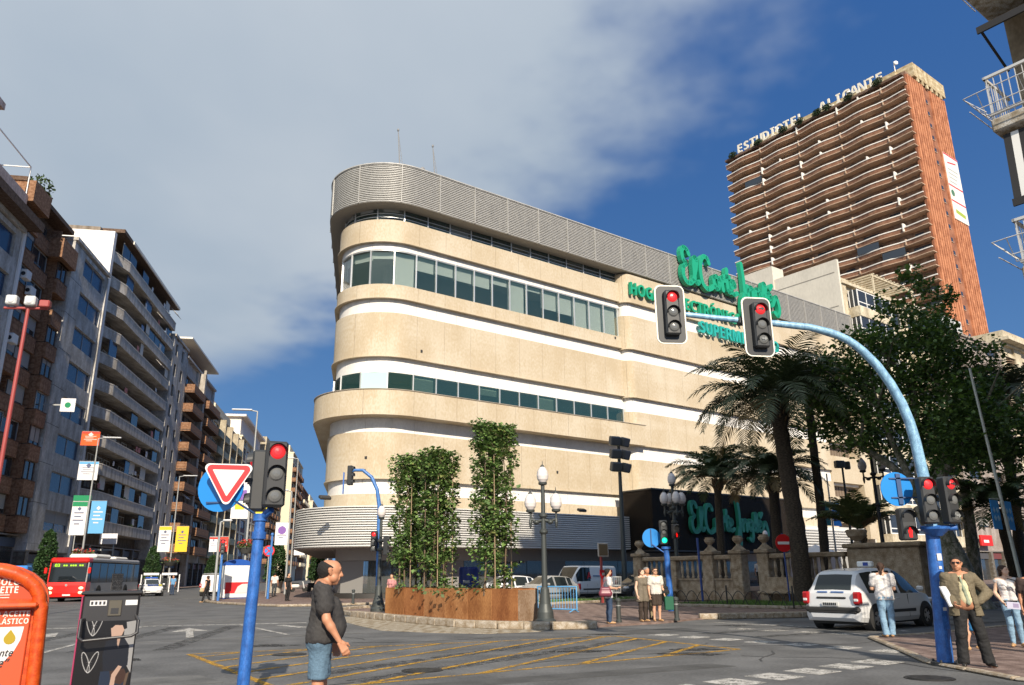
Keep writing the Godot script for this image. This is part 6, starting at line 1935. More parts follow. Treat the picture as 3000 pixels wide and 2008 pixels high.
func banner(t: Node, x: float, y: float, w: float, h: float, m: StandardMaterial3D, band: Material = null, b := Basis.IDENTITY):
	var o := part(t, "banner", sh().box(Vector3(x, y, 0), Vector3(w, h, 0.02), b), m)
	part(t, "banner_rod", sh().cyl(Vector3(0, y + h / 2 + 0.03, 0), b * Vector3(x + signf(x) * w / 2, 0, 0) + Vector3(0, y + h / 2 + 0.03, 0), 0.02, 0.02, 5), mat("lamp_grey", Color(0.33, 0.34, 0.34), 0.5, 0.3))
	# lines of print and a mark
	var ink := mat("banner_ink", Color(0.10, 0.12, 0.20), 0.8)
	var pale := mat("banner_pale", Color(0.62, 0.60, 0.56), 0.8)
	for k in 4: part(o, "print", sh().box(Vector3(x - w * (0.06 * (k % 2)), y + h * (0.16 - 0.11 * k), 0.0), Vector3(w * [0.62, 0.44, 0.7, 0.34][k], h * 0.035, 0.027), b), ink if (m.albedo_color.get_luminance() > 0.6) else pale)
	part(o, "print_mark", sh().box(Vector3(x, y + h * 0.28, 0.0), Vector3(w * 0.2, w * 0.2, 0.027), b * Basis(Vector3.BACK, 0.785)), ink if (m.albedo_color.get_luminance() > 0.6) else pale)
	if band: part(o, "print", sh().box(Vector3(x, y + h * 0.42, 0.0), Vector3(w * 0.98, h * 0.14, 0.026), b), band)
	return o
func build_street():
	blue_paint = mat("blue_paint", Color(0.035, 0.155, 0.50), 0.42, 0.0, grain("chips", 512, 46, 9, 0.24, 2.0, Color(0.88, 0.92, 0.97), 0.05), 0.9)
	var pale_blue := mat("pale_blue_paint", Color(0.30, 0.53, 0.72), 0.38, 0.0, grain("chips", 512, 1, 1, 1), 1.1)
	sig_black = mat("signal_black", Color(0.028, 0.03, 0.032), 0.5)
	var steel := mat("lamp_iron", Color(0.055, 0.062, 0.06), 0.5, 0.3)
	# --- arched mast over the road with two boarded heads
	var t := thing("signal_mast", "tall arched light blue mast carrying two boarded red signals over the road", "traffic light", Vector3.ZERO)
	var z := -14.5
	var p := [Vector3(7.42, 0, z), Vector3(7.5, 1.2, z), Vector3(7.55, 2.3, z), Vector3(7.56, 3.1, z), Vector3(7.5, 3.9, z), Vector3(7.36, 4.6, z), Vector3(7.0, 5.35, z), Vector3(6.48, 5.88, z), Vector3(5.8, 6.13, z), Vector3(5.1, 6.22, z), Vector3(4.0, 6.34, z), Vector3(3.15, 6.45, z)]
	var c := Curve3D.new()
	for k in p.size():
		var tt: Vector3 = (p[mini(k + 1, p.size() - 1)] - p[maxi(k - 1, 0)]) / 6.0
		c.add_point(p[k], -tt, tt)
	var pts := c.tessellate(3, 5)
	var rr := []
	var arr := []
	for k in pts.size():
		arr.append(pts[k])
		rr.append(lerpf(0.125, 0.05, clampf((pts[k].y + (7.5 - pts[k].x)) / 10.5, 0, 1)))
	var lower := []
	var upper := []
	var lr := []
	var ur := []
	for k in arr.size():
		if arr[k].y < 2.35:
			lower.append(arr[k])
			lr.append(rr[k] * 1.08)
		else:
			if upper.is_empty() and k > 0:
				upper.append(arr[k - 1])
				ur.append(rr[k - 1] * 0.98)
			upper.append(arr[k])
			ur.append(rr[k])
	part(t, "column", sh().tube(lower, lr, 14), blue_paint)
	part(t, "arch", sh().tube(upper, ur, 14), pale_blue)
	part(t, "foot", sh().cyl(Vector3(7.42, 0, z), Vector3(7.42, 0.06, z), 0.24, 0.22, 16), sig_black)
	for q in [[0.9, 0.06, 0.11], [1.35, 0.10, 0.07], [1.62, 0.05, 0.05], [1.8, 0.08, 0.12]]:
		part(t, "sticker", sh().cyl(Vector3(7.42 + q[0] * 0.062, q[0], z), Vector3(7.42 + (q[0] + q[2]) * 0.062, q[0] + q[2], z), 0.1345, 0.134, 22, false) if q[0] < 0 else sh().cbox(Vector3(7.44 + q[0] * 0.055, q[0], z + 0.132), Vector3(q[1], q[2], 0.004), 0.001), mat("sticker_white", Color(0.55, 0.55, 0.55), 0.5))
	for k in 4: part(t, "bolt", sh().cyl(Vector3(7.42 + cos(k * PI / 2 + 0.8) * 0.19, 0.05, z + sin(k * PI / 2 + 0.8) * 0.19), Vector3(7.42 + cos(k * PI / 2 + 0.8) * 0.19, 0.1, z + sin(k * PI / 2 + 0.8) * 0.19), 0.02, 0.02, 6), sig_black)
	part(t, "hatch", sh().cbox(Vector3(7.47, 0.75, z + 0.131), Vector3(0.11, 0.3, 0.012), 0.004), blue_paint)
	signal_head(t, Vector3(3.09, 6.39, -14.36), 0.10, 0, true, 1.0)
	signal_head(t, Vector3(4.76, 6.12, -14.36), 0.16, 0, true, 1.0, true)
	part(t, "clamp", sh().cbox(Vector3(4.55, 6.27, z), Vector3(0.3, 0.16, 0.16), 0.03), sig_black)
	signal_head(t, Vector3(7.42, 2.78, -14.28), 0.05, 0, false, 0.92)
	signal_head(t, Vector3(7.80, 2.78, -14.28), 0.35, 0, false, 0.92, true)
	part(t, "bracket", sh().cyl(Vector3(7.35, 2.30, z), Vector3(7.9, 2.30, -14.3), 0.05, 0.05, 8), blue_paint)
	part(t, "bracket_cup", sh().lathe(Vector3(7.56, 2.16, -14.4), [Vector2(0.1, 0.0), Vector2(0.24, 0.12), Vector2(0.25, 0.16), Vector2(0, 0.17)], 14), blue_paint)
	signal_head(t, Vector3(7.12, 2.38, -14.55), 0.0, 1, false, 0.95, false, true)
	# round sign seen from behind: bare blue back with its strap
	var bb := mat("sign_blue", Color(0.015, 0.20, 0.56), 0.35)
	disc(t, "sign_back", Vector3(7.08, 3.02, -14.62), Vector3(0.1, 0, 1).normalized(), 0.31, 0.02, bb)
	part(t, "sign_strap", sh().box(Vector3(7.12, 3.02, -14.6), Vector3(0.08, 0.56, 0.04)), mat("strap_dark", Color(0.02, 0.06, 0.16), 0.6))
	for y in [2.85, 3.2]: part(t, "sign_clamp", sh().bx(6.95, y, -14.61, 7.5, y + 0.025, -14.58), mats["strap_dark"])
	# --- near pole on the other side with yield sign
	t = thing("signal_post", "blue signal post with a red lamp, yield triangle and round blue sign", "traffic light", Vector3(-3.39, 0, -10.5))
	part(t, "post", sh().cyl(Vector3.ZERO, Vector3(0.06, 2.36, 0), 0.078, 0.07, 16), blue_paint)
	for y in [2.05, 2.28]: part(t, "collar", sh().cyl(Vector3(0.055, y, 0), Vector3(0.056, y + 0.09, 0), 0.092, 0.092, 16), blue_paint)
	signal_head(t, Vector3(0.24, 2.87, 0.12), 0.42, 0, false, 0.95)
	signal_head(t, Vector3(-0.02, 2.82, -0.14), -1.4, 0, false, 0.9)
	part(t, "bracket", sh().tube([Vector3(0.06, 2.3, 0), Vector3(0.14, 2.36, 0.05), Vector3(0.22, 2.42, 0.1)], [0.05], 8), blue_paint)
	triangle_sign(t, Vector3(-0.31, 2.80, 0.30), 0.30, 0.66)
	disc(t, "round_sign", Vector3(-0.45, 2.70, 0.14), Vector3(-0.1, 0, 1).normalized(), 0.31, 0.018, bb)
	part(t, "sign_arm", sh().cyl(Vector3(-0.02, 2.38, 0.05), Vector3(-0.22, 2.52, 0.24), 0.014, 0.014, 6), mats["strap_dark"])
	part(t, "sign_clamp", sh().bx(-0.62, 2.5, 0.152, -0.36, 2.52, 0.165), mats["strap_dark"])
	# --- arched pole across the road, heads seen edge on
	t = thing("signal_mast", "slender blue arched signal pole beside the planter with a red lamp", "traffic light", Vector3.ZERO)
	z = -38.6
	var q2 := [Vector3(-6.39, 0.05, z), Vector3(-6.46, 2.5, z), Vector3(-6.52, 4.8, z), Vector3(-6.66, 5.6, z), Vector3(-6.95, 6.2, z), Vector3(-7.4, 6.55, z), Vector3(-7.8, 6.55, z), Vector3(-8.15, 6.42, z)]
	part(t, "arch", sh().tube(q2, [0.15, 0.12, 0.1, 0.09, 0.085, 0.075, 0.07, 0.06], 12), mat("mid_blue_paint", Color(0.07, 0.22, 0.55), 0.42, 0.0, grain("chips", 512, 1, 1, 1), 1.1))
	signal_head(t, Vector3(-8.02, 6.3, z), 1.35, -1, false, 1.05)
	part(t, "drop_bar", sh().bx(-8.35, 5.4, z - 0.03, -8.29, 6.45, z + 0.03), blue_paint)
	signal_head(t, Vector3(-6.66, 3.15, -38.4), -0.1, 0, false, 1.05)
	signal_head(t, Vector3(-6.15, 2.95, -38.7), 1.3, -1, false, 1.0)
	# --- pole on the promenade corner, green lamp
	t = thing("signal_post", "blue signal post at the crossing with a green lamp and red walking lamp", "traffic light", Vector3(6.27, 0.1, -33.0))
	part(t, "post", sh().cyl(Vector3.ZERO, Vector3(-0.05, 2.4, 0), 0.13, 0.11, 14), blue_paint)
	part(t, "cap", sh().cyl(Vector3(-0.05, 2.4, 0), Vector3(-0.05, 2.5, 0), 0.19, 0.19, 14), blue_paint)
	signal_head(t, Vector3(-0.14, 3.06, 0.1), 0.0, 2, false, 1.06)
	signal_head(t, Vector3(0.36, 3.1, 0.0), 0.3, 1, false, 0.95, false, true)
	disc(t, "sign_back", Vector3(-0.62, 2.85, -0.05), Vector3(0.1, 0, 1).normalized(), 0.38, 0.02, bb)
	part(t, "sign_strap", sh().bx(-0.66, 2.5, -0.03, -0.62, 3.2, 0.0), mats["strap_dark"])
	part(t, "sign_arm", sh().cyl(Vector3(-0.05, 2.2, 0), Vector3(-0.62, 2.6, -0.02), 0.03, 0.03, 6), blue_paint)
	# plain blue posts and no-entry sign on the lawn
	t = thing("sign_post", "plain dark blue post on the lawn edge, its sign turned away", "sign post", WA(33.0, 0.15, -27.3))
	part(t, "post", sh().cyl(Vector3.ZERO, Vector3(-0.05, 3.1, 0), 0.06, 0.06, 10), mat("dark_blue_paint", Color(0.02, 0.05, 0.2), 0.5))
	part(t, "cap", sh().cyl(Vector3(-0.05, 3.1, 0), Vector3(-0.05, 3.14, 0), 0.07, 0.05, 10), mats["dark_blue_paint"])
	t = thing("no_entry_sign", "round red no entry sign on a thin blue post", "sign", WA(34.2, 0.15, -23.05))
	part(t, "post", sh().cyl(Vector3.ZERO, Vector3(-0.06, 3.2, 0), 0.04, 0.04, 8), mats["dark_blue_paint"])
	disc(t, "plate", Vector3(-0.05, 2.75, 0.06), Vector3(0.2, 0, 1).normalized(), 0.42, 0.02, mats["traffic_red"])
	part(t, "bar", sh().box(Vector3(-0.047, 2.75, 0.074), Vector3(0.6, 0.13, 0.012), Basis(Vector3.UP, 0.2)), mats["sign_rim_white"])
	# --- lamps
	globe_lamp("globe_lamp", "three-globe iron street lamp standing at the planter corner", Vector3(0.95, 0.06, -25.6), 0.1, 5.1, 2, steel)
	globe_lamp("globe_lamp", "five-globe iron lamp on the promenade behind the green signal", WA(38, 0.5, -33.2), 0.4, 7.4, 4, steel, true, 1.55)
	globe_lamp("globe_lamp", "dark twin-globe lamp on the balustrade pier beside the plane tree", WA(40.0, 0.4, -21.2), -0.35, 8.1, 2, mat("lamp_black", Color(0.02, 0.02, 0.02), 0.5), false, 1.3)
	globe_lamp("globe_lamp", "low single-globe lamp behind the balustrade near the store canopy", WA(52.0, 0.5, -36.6), 0, 4.3, 0, steel)
	globe_lamp("globe_lamp", "single-globe lamp peeping from behind the leafy column and blue pole", Vector3(-6.0, 0.05, -36.2), 0, 4.8, 0, steel)
	# flood mast with six lamps
	t = thing("floodlight_mast", "tall dark mast with six square floodlights before the store entrance", "floodlight", WA(39.2, 0.05, -38.9), TURN_A)
	part(t, "pole", sh().cyl(Vector3.ZERO, Vector3(0, 10.6, 0), 0.2, 0.10, 12), steel)
	for r in 3:
		for sg in [-1.0, 1.0]:
			var f := part(t, "floodlight", sh().cbox(Vector3.ZERO, Vector3(0.78, 0.62, 0.42), 0.06), mat("flood_case", Color(0.10, 0.105, 0.11), 0.5, 0.3))
			f.transform = Transform3D(Basis(Vector3.UP, 0.25 * sg) * Basis(Vector3.RIGHT, 0.3), Vector3(sg * 0.5, 10.4 - 0.9 * r, 0.15))
			part(f, "lens", sh().bx(-0.33, -0.34, -0.15, 0.33, -0.31, 0.17), mat("flood_lens", Color(0.5, 0.45, 0.3), 0.2))
		part(t, "crossbar", sh().cyl(Vector3(-0.8, 10.15 - 0.9 * r, 0), Vector3(0.8, 10.15 - 0.9 * r, 0), 0.04, 0.04, 6), steel)
	t = thing("floodlight_mast", "thin mast with two small floodlights among the palms", "floodlight", WA(46.0, 0.5, -26.3), TURN_A)
	part(t, "pole", sh().cyl(Vector3.ZERO, Vector3(0, 7.2, 0), 0.09, 0.06, 10), steel)
	for sg in [-1.0, 1.0]: part(t, "floodlight", sh().cbox(Vector3(sg * 0.45, 7.4, 0.1), Vector3(0.6, 0.45, 0.35), 0.05, Basis(Vector3.UP, 0.5 * sg)), mats["flood_case"])
	# red mast cut by the left edge
	t = thing("floodlight_mast", "red painted mast with two white floodlights on a crossbar", "floodlight", WL(-14.0, 0, 33.4), TURN_L)
	var redp := mat("mast_red", Color(0.30, 0.05, 0.045), 0.5)
	part(t, "pole", sh().cyl(Vector3.ZERO, Vector3(0, 12.2, 0), 0.10, 0.07, 12), redp)
	part(t, "crossbar", sh().cyl(Vector3(-0.9, 12.2, 0), Vector3(0.75, 12.25, 0), 0.06, 0.06, 8), redp)
	for x in [-0.6, 0.1]:
		var f := part(t, "floodlight", sh().cbox(Vector3(x, 12.5, 0.1), Vector3(0.42, 0.4, 0.35), 0.05), mat("flood_white", Color(0.55, 0.56, 0.55), 0.4))
		part(f, "lens", sh().ball(Vector3(x, 12.5, 0.27), Vector3(0.15, 0.15, 0.05), 14, 8), mat("head_clear", Color(0.62, 0.63, 0.64), 0.12))
	part(t, "bracket", sh().cbox(Vector3(0.65, 12.4, 0.1), Vector3(0.4, 0.3, 0.3), 0.04), redp)
	# side street lamps with banners
	var wt := mat("banner_white", Color(0.68, 0.67, 0.68), 0.8)
	var yl := mat("banner_yellow", Color(0.78, 0.48, 0.03), 0.8)
	var gr := mat("banner_green", Color(0.01, 0.22, 0.09), 0.8)
	var sky := mat("banner_sky", Color(0.12, 0.36, 0.62), 0.8)
	var org := mat("banner_orange", Color(0.75, 0.10, 0.02), 0.8)
	var red := mat("banner_red", Color(0.66, 0.05, 0.03), 0.8)
	t = tall_lamp("tall grey street lamp with stacked shop banners above the red bus", WL(-25.0, 0.12, 78.6), TURN_L, 14.0, 1.6)
	banner(t, -0.75, 6.7, 1.3, 3.0, wt, gr)
	part(t, "banner", sh().bx(-1.4, 8.25, -0.02, 0.1, 8.75, 0.02), gr)
	banner(t, 0.85, 6.8, 1.3, 2.9, sky)
	banner(t, -0.5, 11.0, 1.7, 1.7, wt, sky)
	banner(t, -0.7, 14.0, 1.6, 1.3, org, red)
	flower_bowl(t, Vector3(0, 3.4, 0), 1.0, 71)
	t = thing("hanging_sign", "square white sign with a green dot high on the grey panelled block", "sign", WL(-27.3, 16.8, 76.4), TURN_L)
	part(t, "board", sh().cbox(Vector3(0, 0, 0), Vector3(1.25, 1.25, 0.1), 0.02), wt)
	disc(t, "dot", Vector3(0, 0, 0.055), Vector3(0, 0, 1), 0.26, 0.01, gr)
	part(t, "bracket", sh().bx(-2.1, -0.06, -0.04, -0.6, 0.06, 0.04), mats["lamp_grey"])
	t = tall_lamp("tall grey street lamp with white and yellow banners in mid street", WL(-24.4, 0.12, 110.0), TURN_L, 14.2, 1.8)
	banner(t, -1.0, 6.2, 1.5, 3.2, wt, yl)
	banner(t, 1.1, 6.2, 1.5, 3.2, yl)
	flower_bowl(t, Vector3(0, 3.3, 0), 1.1, 73)
	t = tall_lamp("tall grey street lamp behind the yield sign with a white poster banner", WL(-9.0, 0.11, 65.0), TURN_L, 14.3, -1.6)
	banner(t, -0.7, 7.4, 1.35, 3.2, wt)
	part(t, "banner_print", sh().box(Vector3(-0.7, 7.6, 0.012), Vector3(0.9, 0.7, 0.012), Basis(Vector3.BACK, 0.2)), mat("print_purple", Color(0.20, 0.10, 0.35), 0.8))
	part(t, "banner_print", sh().bx(-1.1, 6.5, 0.011, -0.4, 6.9, 0.018), yl)
	part(t, "banner", sh().bx(0.5, 6.2, -0.01, 1.4, 7.6, 0.012), mat("banner_lemon", Color(0.75, 0.65, 0.04), 0.8))
	flower_bowl(t, Vector3(0, 3.6, 0), 0.7, 75)
	t = tall_lamp("far street lamp seen against the sky beside the store corner", WL(-8.8, 0.11, 103.0), TURN_L, 15.8, -1.8)
	banner(t, 0.9, 4.9, 1.3, 1.9, wt)
	t = tall_lamp("short grey lamp with a poster of purple print by the store canopy", WL(-6.5, 0.11, 72.0), TURN_L, 8.6, -1.2)
	banner(t, -0.6, 5.0, 1.1, 1.9, wt)
	disc(t, "banner_print", Vector3(-0.6, 5.3, 0.014), Vector3(0, 0, 1), 0.34, 0.01, mats["print_purple"])
	t = tall_lamp("street lamp with white and red banners near the walking woman", WL(-9.6, 0.11, 56.5), TURN_L, 5.0, 0.6)
	banner(t, -0.34, 3.55, 0.5, 0.95, wt, red)
	banner(t, 0.34, 3.55, 0.5, 0.95, red)
	t = thing("traffic_sign", "round red and blue no stopping sign with a white plate below the street lamp", "sign", WL(-7.2, 0.11, 64.4), TURN_L)
	part(t, "post", sh().cyl(Vector3.ZERO, Vector3(0, 3.4, 0), 0.05, 0.05, 8), mats["lamp_grey"])
	disc(t, "red_ring", Vector3(0, 3.35, 0.06), Vector3(0, 0, 1), 0.42, 0.02, mats["traffic_red"])
	disc(t, "blue_field", Vector3(0, 3.35, 0.075), Vector3(0, 0, 1), 0.31, 0.01, bb)
	for a in [0.785, -0.785]: part(t, "red_stroke", sh().box(Vector3(0, 3.35, 0.083), Vector3(0.62, 0.08, 0.006 + 0.003 * signf(a)), Basis(Vector3.BACK, a)), mats["traffic_red"])
	part(t, "plate", sh().bx(-1.2, 3.1, 0.0, -0.45, 3.35, 0.03), mats["sign_rim_white"])
	# advertising kiosk
	t = thing("advertising_kiosk", "white advertising kiosk with a blue rounded top and red poster", "kiosk", WL(-8.95, 0.1, 61.3), TURN_L + 0.5)
	part(t, "case", sh().cbox(Vector3(0, 1.15, 0), Vector3(2.0, 2.2, 0.6), 0.03), mats["sign_rim_white"])
	var arc := PackedVector2Array()
	for k in 15: arc.append(Vector2(cos(PI * k / 14.0) * 1.0, 2.26 + sin(PI * k / 14.0) * 0.42))
	part(t, "blue_top", sh().prism(arc, -0.28, 0.28), mat("kiosk_blue", Color(0.02, 0.09, 0.38), 0.4))
	part(t, "poster", sh().bx(-0.9, 0.35, 0.301, 0.9, 1.1, 0.312), mat("poster_red", Color(0.58, 0.02, 0.025), 0.5))
	part(t, "poster_shape", sh().prism(PackedVector2Array([Vector2(-0.2, 0.36), Vector2(0.88, 0.36), Vector2(0.88, 1.0), Vector2(0.3, 0.98), Vector2(0.0, 0.8)]), 0.313, 0.32), mat("poster_pale", Color(0.58, 0.57, 0.56), 0.6))
	part(t, "foot", sh().bx(-0.95, -0.05, -0.25, 0.95, 0.06, 0.25), mats["kiosk_blue"])
	for q in [[-9.2, 55.8, 3.9, "blue signal post with a red lamp beside the advertising kiosk"], [-6.4, 58.5, 5.2, "light blue bare pole behind the advertising kiosk"]]:
		t = thing("signal_post", q[3], "traffic light", WL(q[0], 0.1, q[1]), TURN_L)
		part(t, "post", sh().cyl(Vector3.ZERO, Vector3(0, q[2] - 0.9, 0), 0.09, 0.08, 10), mats["mid_blue_paint"])
		if q[2] < 5: signal_head(t, Vector3(0, q[2] - 0.5, 0.12), 0.2, 0, false, 1.0)
		else: part(t, "cap", sh().ball(Vector3(0, q[2] - 0.9, 0), Vector3.ONE * 0.12, 10, 6), mats["mid_blue_paint"])
	# bollards
	var bol := sh()
	bol.lathe(Vector3.ZERO, [Vector2(0.10, 0), Vector2(0.10, 0.06), Vector2(0.075, 0.09), Vector2(0.075, 0.62), Vector2(0.10, 0.64), Vector2(0.10, 0.70), Vector2(0.06, 0.74), Vector2(0, 0.75)], 14)
	var bm := bol.mesh()
	for q in [[Vector3(3.35, 0.06, -26.6), "dark iron bollard beside the woman with the purple bag"], [Vector3(5.35, 0.06, -27.3), "dark iron bollard below the green shopping bag"], [Vector3(-8.96, 0.1, -45.6), "steel bollard before the grey panel of the store"], [WA(24.8, 0.1, -42.3), "steel bollard on the store pavement behind the planter"], [WA(29.5, 0.1, -42.3), "steel bollard on the store pavement behind the parked cars"]]:
		t = thing("bollard", q[1], "bollard", q[0], 0.0, "bollards along the pavements")
		part(t, "post", bm, steel)
		part(t, "ring", sh().cyl(Vector3(0, 0.5, 0), Vector3(0, 0.53, 0), 0.082, 0.082, 14), mat("lamp_grey", Color(0.33, 0.34, 0.34), 0.5, 0.3))
	t = thing("litter_basket", "grey wire litter basket behind the iron bollard", "litter bin", Vector3(3.5, 0.06, -28.2))
	part(t, "stand", sh().cyl(Vector3.ZERO, Vector3(0, 1.0, 0), 0.03, 0.03, 8), steel)
	var lb_ := sh()
	for k in 16:
		var a := TAU * k / 16
		lb_.cyl(Vector3(cos(a) * 0.16, 0.85, sin(a) * 0.16), Vector3(cos(a) * 0.2, 1.4, sin(a) * 0.2), 0.008, 0.008, 4)
	for y in [0.87, 1.1, 1.38]: lb_.cyl(Vector3(0, y, 0), Vector3(0, y + 0.03, 0), 0.16 + (y - 0.85) * 0.08, 0.16 + (y - 0.85) * 0.08, 16, false)
	part(t, "basket", lb_, mats["lamp_grey"])
	# crowd barrier
	t = thing("crowd_barrier", "light blue steel crowd barrier beside the lamp foot", "barrier", Vector3(1.35, 0.06, -34.4), -0.75)
	var bl := mat("barrier_blue", Color(0.10, 0.33, 0.62), 0.45)
	part(t, "frame", sh().tube([Vector3(-0.5, 0.12, 0), Vector3(-0.5, 1.0, 0), Vector3(1.6, 1.0, 0), Vector3(1.6, 0.12, 0), Vector3(-0.5, 0.12, 0)], [0.028], 8), bl)
	for k in 13: part(t, "bar", sh().cyl(Vector3(-0.35 + 0.15 * k, 0.12, 0), Vector3(-0.35 + 0.15 * k, 1.0, 0), 0.011, 0.011, 6), bl)
	for x in [-0.3, 1.45]: part(t, "foot", sh().tube([Vector3(x, 0.02, -0.3), Vector3(x, 0.12, 0), Vector3(x, 0.02, 0.3)], [0.02], 6), bl)
	# red-framed bus stop sign
	t = thing("stop_sign_post", "red post with a brown panel and a small red plate behind the women", "sign post", Vector3(4.72, 0.05, -44.0), TURN_A)
	part(t, "post", sh().bx(-0.05, 0, -0.05, 0.05, 2.9, 0.05), redp)
	part(t, "panel_frame", sh().cbox(Vector3(0.12, 2.75, 0.06), Vector3(0.78, 0.72, 0.05), 0.015), mat("frame_cream", Color(0.55, 0.50, 0.42), 0.6))
	part(t, "panel", sh().bx(-0.2, 2.45, 0.086, 0.44, 3.05, 0.095), mat("panel_brown", Color(0.17, 0.12, 0.06), 0.7))
	part(t, "plate", sh().prism(PackedVector2Array([Vector2(-0.2, 1.45), Vector2(-0.05, 1.25), Vector2(0.6, 1.25), Vector2(0.72, 1.45), Vector2(0.72, 1.7), Vector2(-0.2, 1.7)]), 0.06, 0.09), mats["traffic_red"])
	part(t, "plate_text", sh().bx(-0.05, 1.42, 0.091, 0.58, 1.55, 0.096), mats["frame_cream"])
	# flags on a pale pole
	t = thing("flag_pole", "pale leaning lamp pole with two blue patterned flags", "flag pole", WA(34.0, 0.05, -12.85), TURN_A)
	part(t, "pole", sh().cyl(Vector3(0.0, 0, 0.05), Vector3(0.0, 9.5, -0.45), 0.075, 0.05, 10), mat("pole_pale", Color(0.45, 0.47, 0.43), 0.5, 0.2))
	var fb := mat("flag_blue", Color(0.03, 0.30, 0.75), 0.7)
	var fl := mat("flag_motif", Color(0.32, 0.58, 0.82), 0.7)
	for x in [-0.62, 0.55]:
		var f := part(t, "flag", sh().bx(x - 0.36, 3.0, -0.22, x + 0.36, 4.1, -0.2), fb)
		for k in 4: part(f, "motif", sh().box(Vector3(x - 0.14 + 0.28 * (k % 2), 3.72 - 0.3 * (k / 2), -0.195), Vector3(0.16, 0.16, 0.012), Basis(Vector3.BACK, 0.785)), fl)
		part(t, "flag_rod", sh().cyl(Vector3(x - 0.4, 4.14, -0.2), Vector3(0, 4.16, -0.2), 0.015, 0.015, 5), mats["pole_pale"])
	t = thing("flag_pole", "grey pole with a blue patterned flag and a green flag beside palms", "flag pole", WA(50.0, 0.5, -29.8), TURN_A)
	part(t, "pole", sh().cyl(Vector3.ZERO, Vector3(0, 7.5, 0), 0.07, 0.05, 10), mats["lamp_grey"])
	part(t, "flag", sh().bx(0.15, 4.0, -0.01, 1.1, 5.6, 0.01), fb)
	for k in 4: part(t, "motif", sh().box(Vector3(0.45 + 0.36 * (k % 2), 5.1 - 0.4 * (k / 2), 0.016), Vector3(0.22, 0.22, 0.012), Basis(Vector3.BACK, 0.785)), fl)
	part(t, "flag", sh().bx(-1.0, 4.0, -0.01, -0.15, 5.6, 0.01), mat("flag_green", Color(0.01, 0.13, 0.12), 0.7))
	part(t, "flag_rod", sh().cyl(Vector3(-1.0, 5.64, 0), Vector3(1.1, 5.64, 0), 0.015, 0.015, 5), mats["lamp_grey"])
	# cafe parasols behind the balustrade, a blade sign and a blue box far down the side street
	for q in [[50.5, -31.6, "white cafe parasol behind the balustrade near the stout palm"], [52.0, -28.0, "white cafe parasol behind the thick palm trunk"]]:
		t = thing("parasol", q[2], "parasol", WA(q[0], 0.62, q[1]))
		part(t, "pole", sh().cyl(Vector3.ZERO, Vector3(0, 2.6, 0), 0.03, 0.03, 8), mats["lamp_grey"])
		part(t, "canopy", sh().lathe(Vector3(0, 2.15, 0), [Vector2(1.6, 0), Vector2(1.58, -0.12), Vector2(1.6, 0.01), Vector2(0.05, 0.55)], 8, true), mats["banner_white"])
	t = thing("blade_sign", "white blade sign on a grey frame above the roof of the bus", "sign", WL(-25.4, 0.12, 84.0), TURN_L)
	for x in [-2.2, 1.4]: part(t, "post", sh().cyl(Vector3(x, 0, 0), Vector3(x, 5.4, 0), 0.06, 0.06, 8), mats["lamp_grey"])
	part(t, "beam", sh().bx(-2.2, 4.0, -0.05, 1.4, 4.15, 0.05), mats["lamp_grey"])
	part(t, "board", sh().cbox(Vector3(0.9, 5.1, 0.1), Vector3(1.6, 1.0, 0.12), 0.02), mats["banner_white"])
	t = thing("street_cabinet", "glossy blue street cabinet behind the orange container", "cabinet", WL(-22.0, 0.0, 58.0), TURN_L)
	part(t, "case", sh().cbox(Vector3(0, 1.2, 0), Vector3(1.0, 2.4, 0.8), 0.06), mat("cabinet_blue", Color(0.05, 0.22, 0.6), 0.25))
	part(t, "panel", sh().bx(-0.05, 1.3, 0.401, 0.42, 2.2, 0.415), mat("cabinet_pale", Color(0.3, 0.5, 0.75), 0.3))
	t = thing("cafe_screen", "low dark cafe screen with white posts on the far pavement", "screen", WL(-22.9, 0.0, 97.0), TURN_L)
	for k in 5:
		part(t, "post", sh().bx(-1.5 + 1.0 * k, 0, -0.05, -1.4 + 1.0 * k, 1.9, 0.05), mats["banner_white"])
		if k < 4: part(t, "pane", sh().bx(-1.39 + 1.0 * k, 0.2, -0.02, -0.51 + 1.0 * k, 1.5, 0.02), mats["street_glass"])
	for k in 2: part(t, "awning", sh().box(Vector3(-0.4 + 1.9 * k, 1.95, 0), Vector3(1.6, 0.25, 0.5)), mats["banner_white"])
	build_planter()
	build_balustrade()
	build_near_bins()
